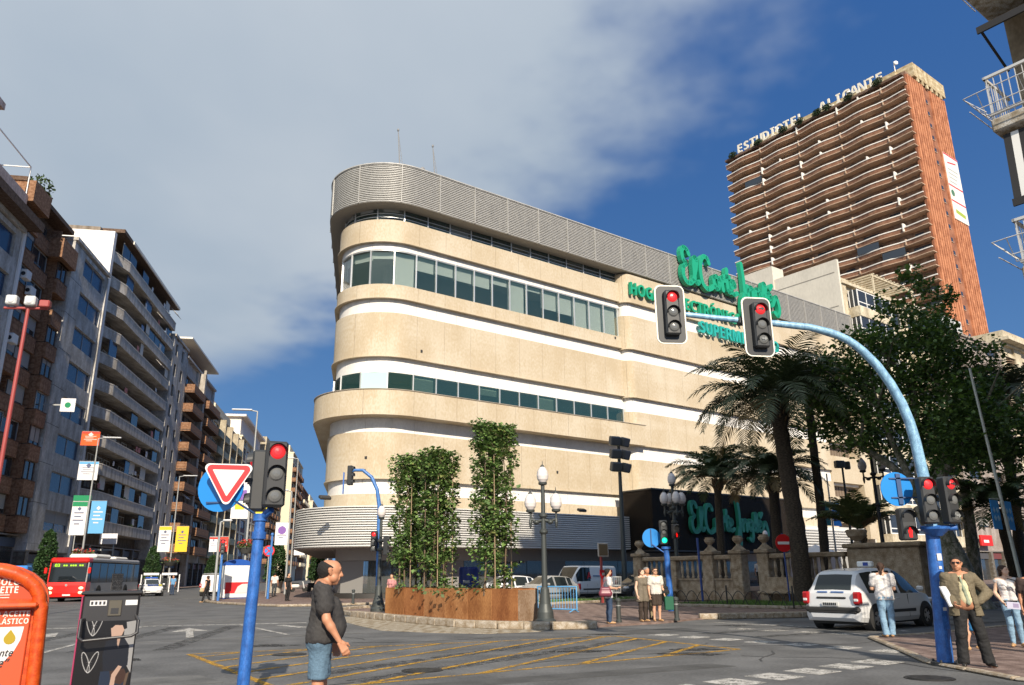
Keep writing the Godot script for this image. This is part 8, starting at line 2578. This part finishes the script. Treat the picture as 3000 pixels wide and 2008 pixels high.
	var nk := [[neck - Vector3(0, 0.03, 0) * k, hc - Vector3(0, 0.06, 0.01) * k, 0.058 * k * lerpf(1, wd, 0.9), 0.052 * k * lerpf(1, wd, 0.8)], [neck + Vector3(0, 0.0, -0.01) * k, lerp(neck, J.sL, 0.6) + Vector3(0, 0.012, 0) * k, 0.056 * k, 0.055 * k], [neck + Vector3(0, 0.0, -0.01) * k, lerp(neck, J.sR, 0.6) + Vector3(0, 0.012, 0) * k, 0.056 * k, 0.055 * k]]
	var k0 := k
	k = k * o.get("head_size", 1.0)
	var kh := k
	var P := func(x, y, z): return hc + hb * (Vector3(x, y, z) * kh)
	var head := [[P.call(0, 0.025, 0.015), P.call(0, 0.022, -0.035), 0.077 * k, 0.078 * k], [P.call(0, -0.01, 0.02), P.call(0, -0.07, 0.045), 0.064 * k, 0.040 * k], [P.call(0.028, -0.05, 0.03), P.call(-0.028, -0.05, 0.03), 0.045 * k, 0.045 * k], [P.call(0, -0.092, 0.06), P.call(0, -0.09, 0.05), 0.022 * k, 0.03 * k]]
	var face := [[P.call(0, 0.012, 0.088), P.call(0, -0.024, 0.106), 0.010 * k, 0.0145 * k], [P.call(0.014, -0.026, 0.092), P.call(-0.014, -0.026, 0.092), 0.0095 * k, 0.0095 * k], [P.call(0.036, 0.034, 0.078), P.call(-0.036, 0.034, 0.078), 0.012 * k, 0.012 * k], [P.call(0.018, -0.052, 0.083), P.call(-0.018, -0.052, 0.083), 0.0085 * k, 0.0085 * k], [P.call(0.016, -0.062, 0.081), P.call(-0.016, -0.062, 0.081), 0.0085 * k, 0.0085 * k]]
	for sg in [-1.0, 1.0]:
		face.append([P.call(sg * 0.078, 0.018, -0.012), P.call(sg * 0.074, -0.022, 0.0), 0.014 * k, 0.010 * k])
		face.append([P.call(sg * 0.084, 0.016, -0.018), P.call(sg * 0.082, -0.006, -0.014), 0.010 * k, 0.008 * k])
	k = k0
	var skin: Material = o.skin
	var body := skin_over(tor + legs + arms + nk + feet + ([] if fine > 0 else head + face), [], cell, 0.010 * k)
	if fine > 0: join(body, skin_over(head + face + [[neck, hc - Vector3(0, 0.06, 0.01) * k, 0.05 * k * lerpf(1, wd, 0.9), 0.052 * k * lerpf(1, wd, 0.8)]], [], fine, 0.006 * k))
	for q in ["L", "R"]:
		var d: Vector3 = o.get("hand" + q, (J["w" + q] - J["e" + q]).normalized())
		var th: Vector3 = o.get("thumb" + q, Vector3(0, 0, 1))
		th = (th - d * th.dot(d)).normalized()
		var pn := d.cross(th) * (1.0 if q == "L" else -1.0)
		join(body, skin_over(hand_bones(J["w" + q], d, th, pn, k, o.get("curl", 0.35)), [], 0.006 if fine > 0 else minf(cell * 0.6, 0.011), 0.004 * k))
	var bd := part(t, "body", body, skin)
	# --- clothes: the same bones, a little fuller, cut at their hems
	var top_k: String = o.get("top_kind", "shirt")
	var ez: float = o.get("ease", 0.012) * k
	var sl: int = o.get("sleeve", 1)
	var tb := []
	for b in tor: tb.append([b[0], b[1], b[2] + ez, b[3] + ez])
	var hemy: float = o.get("hem", 0.90) * k
	for sg in [-1.0, 1.0]:
		tb.append([Vector3(sg * 0.08 * wd, 1.0, 0.0) * k, Vector3(sg * (0.085 + o.get("flare", 0.0)) * wd, o.get("hem", 0.90) - 0.03, 0.0) * k, 0.092 * k * wd + ez, 0.092 * k * wd + ez + o.get("flare", 0.0) * 0.3])
	if sl > 0:
		for q in ["L", "R"]:
			if sl == 1:
				var m: Vector3 = lerp(J["s" + q], J["e" + q], 0.62)
				tb.append([J["s" + q], m, 0.053 * k * lerpf(1, wd, 0.5) + ez, 0.054 * k * lerpf(1, wd, 0.5) + ez])
			else:
				tb.append([J["s" + q], J["e" + q], 0.058 * k + ez, 0.050 * k + ez])
				tb.append([J["e" + q], lerp(J["e" + q], J["w" + q], 0.93), 0.048 * k + ez, 0.036 * k + ez])
	var cut := [[Vector3(0, hemy, 0), Vector3(0, -1, 0)], [neck + Vector3(0, 0.012, 0.02) * k, Vector3(0, 0.9, 0.35).normalized()]]
	if sl == 1:
		for q in ["L", "R"]:
			var m: Vector3 = lerp(J["s" + q], J["e" + q], 0.60)
			var dq: Vector3 = (J["e" + q] - J["s" + q]).normalized()
			# only the sleeve tube reaches this far out
			tb.append([J["s" + q], lerp(J["s" + q], J["e" + q], 0.5), 0.052 * k * lerpf(1, wd, 0.5) + ez, 0.054 * k * lerpf(1, wd, 0.5) + ez])
	if top_k == "open_jacket": cut = [[Vector3(0, hemy, 0), Vector3(0, -1, 0)], [neck + Vector3(0, 0.02, 0.02) * k, Vector3(0, 0.9, 0.35).normalized()]]
	part(bd, o.get("top_name", "shirt"), folds(skin_over(tb, cut, cell, 0.010 * k, [0.80 * k, 1.40 * k, 0.125 * k, 0.045 * k, lean.x * k * 0.5] if top_k == "open_jacket" else []), 0.013, hash(label) % 99), o.top)
	if top_k == "open_jacket":
		# shirt front and tie show between the lapels
		var shf := []
		for b in tor.slice(0, 2) + tor.slice(3, 5): shf.append([b[0], b[1], b[2] + 0.010, b[3] + 0.010])
		if be > 0: shf.append([Vector3(0, 1.05, 0.072 + be) * k, Vector3(0, 1.26, 0.052 + be * 0.6) * k, 0.118 * k, 0.103 * k])
		part(bd, "shirt", skin_over(shf, [[Vector3(0, 0.93 * k, 0), Vector3(0, -1, 0)], [neck + Vector3(0, 0.02, 0.02) * k, Vector3(0, 1, 0.2).normalized()]], cell, 0.01 * k), o.shirt)
		part(bd, "collar", skin_over([[neck + Vector3(0.05, 0.005, 0.02) * k, neck + Vector3(0.012, -0.045, 0.07) * k, 0.02 * k, 0.014 * k], [neck + Vector3(-0.05, 0.005, 0.02) * k, neck + Vector3(-0.012, -0.045, 0.07) * k, 0.02 * k, 0.014 * k], [neck + Vector3(-0.05, 0.01, 0.0) * k, neck + Vector3(0.05, 0.01, 0.0) * k, 0.03 * k, 0.03 * k]], [], cell * 0.6, 0.006 * k), o.shirt)
		part(bd, "tie", skin_over([[neck + Vector3(0, -0.05, 0.085) * k, Vector3(0.0, 1.22, 0.155 + be * 0.75) * k + ln * 0.7, 0.018 * k, 0.028 * k], [Vector3(0.0, 1.22, 0.155 + be * 0.75) * k + ln * 0.7, Vector3(0.005, 1.0, 0.175 + be) * k, 0.026 * k, 0.034 * k]], [], cell * 0.6, 0.006 * k), o.tie)
	var lk: String = o.get("low_kind", "trousers")
	var lbn := []
	var lcut := [[Vector3(0, 1.03 * k, 0), Vector3(0, 1, 0)]]
	for sg in [-1.0, 1.0]: lbn.append([Vector3(sg * 0.08 * wd, 1.0, 0) * k, Vector3(sg * 0.085 * wd, 0.93, -0.01) * k, 0.090 * k * wd + 0.008, 0.095 * k * wd + 0.008])
	if lk == "skirt" or lk == "dress":
		for sg in [-1.0, 1.0]: lbn.append([Vector3(sg * 0.08, 0.93, 0) * k, Vector3(sg * 0.09, o.get("skirt", 0.55), 0.01) * k, 0.10 * k, 0.105 * k])
		lcut.append([Vector3(0, o.get("skirt", 0.55) * k, 0), Vector3(0, -1, 0)])
	else:
		var lz: float = o.get("leg_ease", 0.014) * k
		for q in ["L", "R"]:
			var kn: Vector3 = J["k" + q]
			var an: Vector3 = J["a" + q]
			lbn.append([J["h" + q], kn, 0.086 * k * lerpf(1, wd, 0.6) + lz, 0.058 * k + lz * (1.8 if lk == "shorts" else 1.0)])
			if lk == "shorts": lbn.append([lerp(J["h" + q], kn, 0.6), kn, 0.078 * k + lz, 0.078 * k + lz])
			else:
				var cf: Vector3 = lerp(kn, an, 0.35) + Vector3(0, 0, -0.015) * k
				lbn.append([kn, cf, 0.058 * k + lz, 0.057 * k + lz])
				lbn.append([cf, an + Vector3(0, -0.02 * k, 0), 0.057 * k + lz, o.get("cuff", 0.046) * k + lz])
		lcut.append([Vector3(0, (0.575 if lk == "shorts" else 0.045) * k, 0), Vector3(0, -1, 0)])
	part(bd, {"trousers": "trousers", "jeans": "jeans", "shorts": "shorts", "skirt": "skirt", "dress": "skirt"}[lk], folds(skin_over(lbn, lcut, cell, 0.009 * k), 0.011, hash(label) % 77), o.low)
	if o.has("shoes"):
		var sb := []
		for b in feet: sb.append([b[0], b[1], b[2] + 0.006, b[3] + 0.006])
		part(bd, "shoes", skin_over(sb, [[Vector3(0, 0.012, 0), Vector3(0, -1, 0)]], minf(cell, 0.014), 0.006), o.shoes)
	# --- hair
	var hs: String = o.get("hair_style", "short")
	k = kh
	var hbn := []
	var hcut := []
	if hs == "balding":
		hbn = [[P.call(0, 0.025, 0.012), P.call(0, 0.020, -0.037), 0.0805 * k, 0.084 * k], [P.call(0, -0.02, -0.045), P.call(0, -0.06, -0.045), 0.062 * k, 0.05 * k]]
		hcut = [[P.call(0, 0.062, -0.03), hb * Vector3(0, 0.92, 0.4).normalized()], [P.call(0, 0, 0.016), hb * Vector3(0, 0, 1)], [P.call(0, -0.075, -0.05), hb * Vector3(0, -1, 0.15).normalized()], [P.call(0, -0.012, -0.002), hb * Vector3(0, -0.75, 0.65).normalized()]]
	else:
		hbn = [[P.call(0, 0.032, 0.006), P.call(0, 0.026, -0.042), 0.0815 * k, 0.086 * k], [P.call(0, 0.0, -0.05), P.call(0, -0.05, -0.045), 0.07 * k, 0.055 * k]]
		hcut = [[P.call(0, 0.058, 0.056), hb * Vector3(0, -0.62, 0.78).normalized()]]
		if hs == "long" or hs == "bob":
			var dn := -0.17 if hs == "bob" else -0.27
			hbn.append([P.call(0.05, 0.0, -0.035), P.call(0.06, dn, -0.05), 0.055 * k, 0.045 * k])
			hbn.append([P.call(-0.05, 0.0, -0.035), P.call(-0.06, dn, -0.05), 0.055 * k, 0.045 * k])
			hbn.append([P.call(0.0, 0.0, -0.055), P.call(0.0, dn, -0.065), 0.06 * k, 0.05 * k])
		elif hs == "tail":
			hbn.append([P.call(0, 0.01, -0.1), P.call(0, -0.17, -0.12), 0.035 * k, 0.025 * k])
	part(bd, "hair", folds(skin_over(hbn, hcut, fine if fine > 0 else minf(cell, 0.014), 0.007 * k), 0.007, 5), o.hair)
	if fine > 0 or cell < 0.017:
		for sg in [-1.0, 1.0]:
			if o.has("glasses"): continue
			var e := part(bd, "eye", sh().ball(P.call(sg * 0.031, 0.014, 0.076), Vector3(0.0135, 0.0085, 0.009) * k, 10, 6), mat("eye_white", Color(0.6, 0.58, 0.55), 0.3))
			part(e, "iris", sh().ball(P.call(sg * 0.031, 0.014, 0.083), Vector3(0.006, 0.006, 0.004) * k, 8, 6), mat("iris", Color(0.03, 0.02, 0.015), 0.2))
			part(bd, "eyebrow", sh().box(P.call(sg * 0.032, 0.036, 0.088), Vector3(0.032, 0.006, 0.006) * k, hb * Basis(Vector3.BACK, -0.1 * sg)), o.hair)
		part(bd, "mouth", sh().box(P.call(0, -0.057, 0.0905), Vector3(0.036, 0.003, 0.003) * k, hb), mat("mouth", Color(0.22, 0.07, 0.055), 0.6))
	if o.has("glasses"):
		var gl := sh()
		for sg in [-1.0, 1.0]:
			gl.cbox(P.call(sg * 0.032, 0.016, 0.09), Vector3(0.052, 0.034, 0.012) * k, 0.004, hb * Basis(Vector3.UP, 0.2 * sg))
			gl.box(P.call(sg * 0.074, 0.02, 0.04), Vector3(0.005, 0.008, 0.1) * k, hb)
		gl.box(P.call(0, 0.02, 0.1), Vector3(0.02, 0.006, 0.008) * k, hb)
		part(bd, "sunglasses", gl, mat("lens_dark", Color(0.01, 0.008, 0.008), 0.1))
	return t
func bag(label: String, at: Vector3, turn: float, size: Vector3, m: Material, strap: Array = []) -> Node3D:
	var t := thing("bag", label, "bag", at, turn)
	var s := skin_over([[Vector3(-size.x * 0.3, size.y * 0.35, 0), Vector3(size.x * 0.3, size.y * 0.35, 0), size.z * 0.55, size.z * 0.55], [Vector3(-size.x * 0.25, size.y * 0.7, 0), Vector3(size.x * 0.25, size.y * 0.7, 0), size.z * 0.42, size.z * 0.42], [Vector3(-size.x * 0.3, size.y * 0.25, 0), Vector3(size.x * 0.3, size.y * 0.25, 0), size.z * 0.5, size.z * 0.5]], [], 0.018, 0.02)
	part(t, "pouch", s, m)
	if strap.size() > 1: part(t, "strap", sh().tube(strap, [0.012], 6), m)
	return t
func build_people():
	var tan := dye("skin_tan", Color(0.44, 0.205, 0.115), 0.55, false)
	var fair := dye("skin_fair", Color(0.53, 0.30, 0.195), 0.55, false)
	var pale := dye("skin_pale", Color(0.60, 0.39, 0.28), 0.55, false)
	var blackh := dye("hair_black", Color(0.010, 0.008, 0.007), 0.85)
	var brown := dye("hair_brown", Color(0.05, 0.023, 0.013), 0.8)
	var greyh := dye("hair_grey", Color(0.26, 0.25, 0.24), 0.6)
	var denim := dye("denim", Color(0.105, 0.185, 0.265), 0.85)
	denim.uv1_scale = Vector3.ONE * 5.0
	var denim_l := dye("denim_light", Color(0.245, 0.40, 0.56), 0.85)
	var denim_d := dye("denim_dark", Color(0.035, 0.065, 0.13), 0.85)
	var white := dye("cotton_white", Color(0.70, 0.68, 0.68))
	var charcoal := dye("cotton_charcoal", Color(0.040, 0.038, 0.038))
	var khaki := dye("khaki", Color(0.30, 0.24, 0.15))
	var blk := dye("cloth_black", Color(0.012, 0.012, 0.013))
	var leather := dye("shoe_leather", Color(0.02, 0.018, 0.016), 0.35, false)
	var sandal := dye("sandal", Color(0.42, 0.25, 0.12), 0.6, false)
	# the man in the charcoal shirt
	var t := person("heavy man in charcoal T-shirt and denim shorts standing on the road edge", Vector3(-2.02, 0.0, -8.65), 78.0, 1.775, {skin = tan, hair = blackh, hair_style = "balding", top = charcoal, sleeve = 1, low = denim, low_kind = "shorts", shoes = leather, wide = 1.27, belly = 0.045, ease = 0.02, hem = 0.91, cell = 0.0135, fine = 0.0055, head_size = 1.14, look = 4.0, nod = 6.0, head_off = Vector3(0, -0.04, 0.05), curl = 0.42, pose = {sL = Vector3(0.195, 1.435, 0.0), sR = Vector3(-0.195, 1.435, 0.0), eR = Vector3(-0.315, 1.14, 0.055), wR = Vector3(-0.31, 0.92, 0.20), eL = Vector3(0.31, 1.12, 0.0), wL = Vector3(0.30, 0.88, 0.12), kL = Vector3(0.13, 0.5, 0.03), kR = Vector3(-0.13, 0.5, 0.0), aL = Vector3(0.13, 0.085, 0.02), aR = Vector3(-0.13, 0.085, -0.05)}, thumbR = Vector3(0.3, 0.2, 1), thumbL = Vector3(-0.3, 0.2, 1)})
	# the man in the jacket
	t = person("man in open tweed jacket, yellow shirt and sunglasses with a hand on his hip", Vector3(7.62, 0.04, -13.95), 192.0, 1.75, {skin = tan, hair = blackh, hair_style = "short", glasses = true, top = dye("tweed", Color(0.165, 0.135, 0.085)), top_name = "jacket", top_kind = "open_jacket", shirt = dye("shirt_yellow", Color(0.66, 0.58, 0.36)), tie = dye("tie_green", Color(0.30, 0.34, 0.24)), sleeve = 2, ease = 0.026, hem = 0.80, flare = 0.03, low = blk, low_kind = "trousers", shoes = leather, wide = 1.12, belly = 0.02, cell = 0.0145, fine = 0.006, look = -22.0, lean = Vector3(-0.03, 0, 0), leg_ease = 0.026, cuff = 0.065, curl = 0.5, pose = {eL = Vector3(0.40, 1.16, -0.06), wL = Vector3(0.19, 1.03, 0.13), eR = Vector3(-0.26, 1.14, -0.06), wR = Vector3(-0.22, 1.0, 0.17), kL = Vector3(0.17, 0.5, 0.02), aL = Vector3(0.23, 0.085, 0.0), kR = Vector3(-0.13, 0.5, 0.02), aR = Vector3(-0.15, 0.085, -0.02)}, handL = Vector3(-0.75, -0.45, 0.1), thumbL = Vector3(0, 1, 0.3)})
	var fo := thing("folder", "white paper folder tucked under the arm of the man in tweed", "folder", Vector3(7.33, 1.0, -13.88), -0.9)
	part(fo, "sheets", sh().cbox(Vector3(0, 0.15, 0), Vector3(0.02, 0.34, 0.24), 0.004, Basis(Vector3.BACK, 0.35)), mat("paper", Color(0.62, 0.63, 0.66), 0.7))
	part(fo, "cover", sh().cbox(Vector3(-0.016, 0.15, 0), Vector3(0.008, 0.35, 0.25), 0.003, Basis(Vector3.BACK, 0.35)), mat("cover_grey", Color(0.3, 0.32, 0.36), 0.6))
	# woman in blue skirt crossing behind him
	person("woman in a bright blue skirt passing behind the man in tweed", Vector3(9.12, 0.04, -16.55), 285.0, 1.58, {woman = true, skin = fair, hair = brown, hair_style = "short", top = white, low = dye("skirt_blue", Color(0.03, 0.22, 0.50)), low_kind = "skirt", skirt = 0.42, shoes = sandal, cell = 0.02, pose = {kL = Vector3(0.08, 0.5, 0.12), aL = Vector3(0.08, 0.1, 0.18), aR = Vector3(-0.08, 0.12, -0.22)}})
	# woman with papers on the right
	t = person("long-haired woman in white top and pale jeans holding papers", Vector3(10.42, 0.04, -17.35), 205.0, 1.62, {woman = true, skin = pale, hair = brown, hair_style = "long", top = white, sleeve = 0, ease = 0.006, hem = 0.97, low = denim_l, low_kind = "jeans", shoes = sandal, cell = 0.0165, fine = 0.008, look = 55.0, leg_ease = 0.006, cuff = 0.036, wide = 0.92, pose = {eR = Vector3(-0.25, 1.15, -0.02), wR = Vector3(-0.13, 0.93, 0.17), eL = Vector3(0.27, 1.14, -0.04), wL = Vector3(0.30, 0.93, 0.06), kL = Vector3(0.11, 0.5, 0.03), kR = Vector3(-0.06, 0.5, 0.06), aL = Vector3(0.13, 0.085, 0.0), aR = Vector3(-0.06, 0.085, 0.03)}})
	part(t.get_node("body"), "belt", sh().lathe(Vector3(0, 0.885, 0), [Vector2(0.158, 0), Vector2(0.16, 0.03)], 20), leather)
	fo = thing("papers", "pale printed papers held by the woman in white top", "papers", Vector3(10.3, 0.86, -17.02), 0.25)
	part(fo, "sheet", sh().cbox(Vector3(0, 0, 0), Vector3(0.34, 0.14, 0.015), 0.004, Basis(Vector3.BACK, -0.08)), mat("paper_lilac", Color(0.42, 0.43, 0.56), 0.6))
	part(fo, "print", sh().box(Vector3(0.05, 0.0, 0.0085), Vector3(0.14, 0.08, 0.002), Basis(Vector3.BACK, -0.08)), mat("print_grey", Color(0.25, 0.22, 0.35), 0.6))
	bag("dark shoulder bag with a long strap worn by the woman with papers", Vector3(10.72, 0.78, -17.25), 0.4, Vector3(0.26, 0.24, 0.09), blk, [Vector3(-0.05, 0.2, 0), Vector3(-0.2, 0.42, 0.12), Vector3(-0.36, 0.58, 0.08), Vector3(-0.42, 0.62, -0.03)])
	person("balding man in a dark brown shirt beside the woman holding papers", Vector3(10.12, 0.04, -16.0), 210.0, 1.62, {skin = tan, hair = blackh, hair_style = "balding", top = dye("shirt_brown", Color(0.05, 0.03, 0.026)), low = blk, shoes = leather, wide = 1.2, belly = 0.04, cell = 0.018, fine = 0.008, look = -25.0})
	# woman with her back to the camera
	person("woman seen from behind in white T-shirt and light blue jeans waiting at the crossing", Vector3(9.05, 0.04, -20.1), 12.0, 1.73, {woman = true, skin = fair, hair = brown, hair_style = "tail", top = white, sleeve = 1, ease = 0.018, hem = 0.86, low = denim_l, low_kind = "jeans", shoes = sandal, wide = 1.12, cell = 0.0165, fine = 0.008, cuff = 0.06, look = -15.0, pose = {eL = Vector3(0.26, 1.13, 0.06), wL = Vector3(0.12, 1.1, 0.24), eR = Vector3(-0.25, 1.12, 0.05), wR = Vector3(-0.1, 1.08, 0.24), aL = Vector3(0.08, 0.085, -0.02), aR = Vector3(-0.07, 0.085, 0.02)}})
	# three at the crossing
	person("dark-haired woman in white T-shirt and dark jeans facing sideways at the kerb", Vector3(2.98, 0.06, -25.95), 82.0, 1.66, {woman = true, skin = fair, hair = blackh, hair_style = "long", top = white, sleeve = 1, ease = 0.02, hem = 0.80, low = denim_d, low_kind = "jeans", shoes = sandal, cell = 0.019, fine = 0.01, cuff = 0.042, pose = {eL = Vector3(0.23, 1.14, 0.0), wL = Vector3(0.12, 1.10, 0.25), eR = Vector3(-0.24, 1.13, -0.02), wR = Vector3(-0.14, 1.12, 0.24)}})
	bag("purple leather handbag on the arm of the dark-haired woman", Vector3(2.85, 0.86, -25.66), 0.0, Vector3(0.42, 0.34, 0.15), mat("bag_purple", Color(0.16, 0.035, 0.055), 0.4), [Vector3(-0.12, 0.26, 0), Vector3(0.0, 0.5, -0.06), Vector3(0.1, 0.52, -0.08), Vector3(0.14, 0.26, 0)])
	person("woman in a long grey sleeveless tunic over dark leggings", Vector3(4.2, 0.06, -26.95), 150.0, 1.64, {woman = true, skin = pale, hair = brown, hair_style = "bob", top = dye("tunic_grey", Color(0.185, 0.155, 0.115)), top_name = "tunic", sleeve = 0, ease = 0.03, hem = 0.66, flare = 0.05, low = dye("legging", Color(0.045, 0.03, 0.022)), low_kind = "trousers", shoes = sandal, cell = 0.019, fine = 0.01, look = 20.0, leg_ease = 0.012})
	person("grey-haired man in pale shirt standing between the two women", Vector3(4.55, 0.06, -28.0), 165.0, 1.70, {skin = tan, hair = greyh, hair_style = "short", top = dye("shirt_pale", Color(0.60, 0.64, 0.64)), low = khaki, shoes = leather, cell = 0.022, look = 20.0})
	person("woman in white blouse, brown skirt and sunglasses carrying bags", Vector3(4.66, 0.06, -27.0), 168.0, 1.67, {woman = true, skin = fair, hair = brown, hair_style = "short", glasses = true, top = dye("blouse_cream", Color(0.70, 0.66, 0.60)), sleeve = 1, ease = 0.02, hem = 0.88, low = dye("skirt_brown", Color(0.05, 0.033, 0.022)), low_kind = "skirt", skirt = 0.52, shoes = sandal, cell = 0.019, fine = 0.01, pose = {wL = Vector3(0.30, 0.84, 0.02)}})
	bag("black shoulder bag of the woman in white blouse", Vector3(4.97, 0.85, -27.1), 0.2, Vector3(0.30, 0.36, 0.12), blk, [Vector3(-0.08, 0.28, 0), Vector3(-0.12, 0.55, 0.02), Vector3(-0.06, 0.58, 0.0), Vector3(0.06, 0.28, 0)])
	var sb := thing("shopping_bag", "green paper shopping bag hanging beside the brown skirt", "bag", Vector3(5.05, 0.42, -26.92), 0.2)
	part(sb, "sack", sh().cbox(Vector3(0, 0.2, 0), Vector3(0.30, 0.42, 0.12), 0.012), mat("bag_green", Color(0.008, 0.085, 0.045), 0.5))
	part(sb, "handle", sh().tube([Vector3(-0.08, 0.41, 0), Vector3(-0.04, 0.5, 0), Vector3(0.04, 0.5, 0), Vector3(0.08, 0.41, 0)], [0.006], 5), mats["bag_green"])
	# further off
	person("woman in pink top and white trousers behind the blue arched pole", Vector3(-6.05, 0.02, -40.3), 200.0, 1.62, {woman = true, skin = fair, hair = brown, hair_style = "short", top = dye("pink", Color(0.62, 0.28, 0.28)), low = white, shoes = leather, cell = 0.024})
	person("person in pink shirt glimpsed between the leafy columns", Vector3(-2.25, 0.02, -39.6), 100.0, 1.62, {woman = true, skin = fair, hair = brown, hair_style = "short", top = dye("pink_pale", Color(0.66, 0.38, 0.40)), low = denim_l, shoes = leather, cell = 0.026})
	person("woman in black vest with a cream bag walking across the side street", WL(-9.9, 0.0, 55.6), 285.0, 1.66, {woman = true, skin = fair, hair = brown, hair_style = "bob", top = blk, sleeve = 0, low = blk, shoes = sandal, cell = 0.026, pose = {kL = Vector3(0.08, 0.5, 0.14), aL = Vector3(0.08, 0.1, 0.24), aR = Vector3(-0.08, 0.14, -0.26)}})
	bag("cream shoulder bag of the walking woman in black", WL(-10.2, 0.62, 55.9), 0.2, Vector3(0.42, 0.34, 0.14), dye("bag_cream", Color(0.48, 0.40, 0.24)))
	person("man in white shirt and dark trousers walking through the balustrade gate", WA(47.5, 0.62, -34.2), 20.0, 1.74, {skin = tan, hair = blackh, top = white, low = blk, shoes = leather, cell = 0.026, pose = {kL = Vector3(0.08, 0.5, 0.1), aL = Vector3(0.08, 0.1, 0.16), aR = Vector3(-0.08, 0.12, -0.2)}})
	person("man in light blue shirt standing behind the police car", WL(-17.4, 0.0, 80.5), 190.0, 1.76, {skin = tan, hair = blackh, top = dye("shirt_sky", Color(0.16, 0.36, 0.62)), low = denim_d, shoes = leather, cell = 0.028, wide = 1.1})
	person("man in white shirt and dark trousers under the no stopping sign", WL(-6.7, 0.11, 65.2), 0.0, 1.74, {skin = tan, hair = blackh, top = white, low = dye("trouser_slate", Color(0.05, 0.06, 0.07)), shoes = leather, cell = 0.028, wide = 1.1})
	person("woman in black standing by the grey corner panel of the store", WL(-4.6, 0.11, 52.8), 120.0, 1.66, {woman = true, skin = fair, hair = blackh, hair_style = "long", top = blk, low = blk, shoes = leather, cell = 0.026})
	person("woman in a red top in the shade beyond the man in tweed", WA(26.0, 0.03, -9.4), 200.0, 1.64, {woman = true, skin = fair, hair = blackh, hair_style = "long", top = dye("red_top", Color(0.35, 0.015, 0.03)), low = blk, shoes = leather, cell = 0.024})
	person("man in yellow-green shirt on the far pavement of the side street", WL(-24.0, 0.0, 98.0), 150.0, 1.74, {skin = tan, hair = blackh, top = dye("shirt_olive", Color(0.36, 0.34, 0.10)), low = blk, shoes = leather, cell = 0.03})

func _ready():
	rng.seed = 4711
	camera_and_light()
	build_ground()
	build_store()
	build_hotel()
	build_left_side()
	build_right_side()
	build_street()
	build_green()
	build_vehicles()
	build_people()
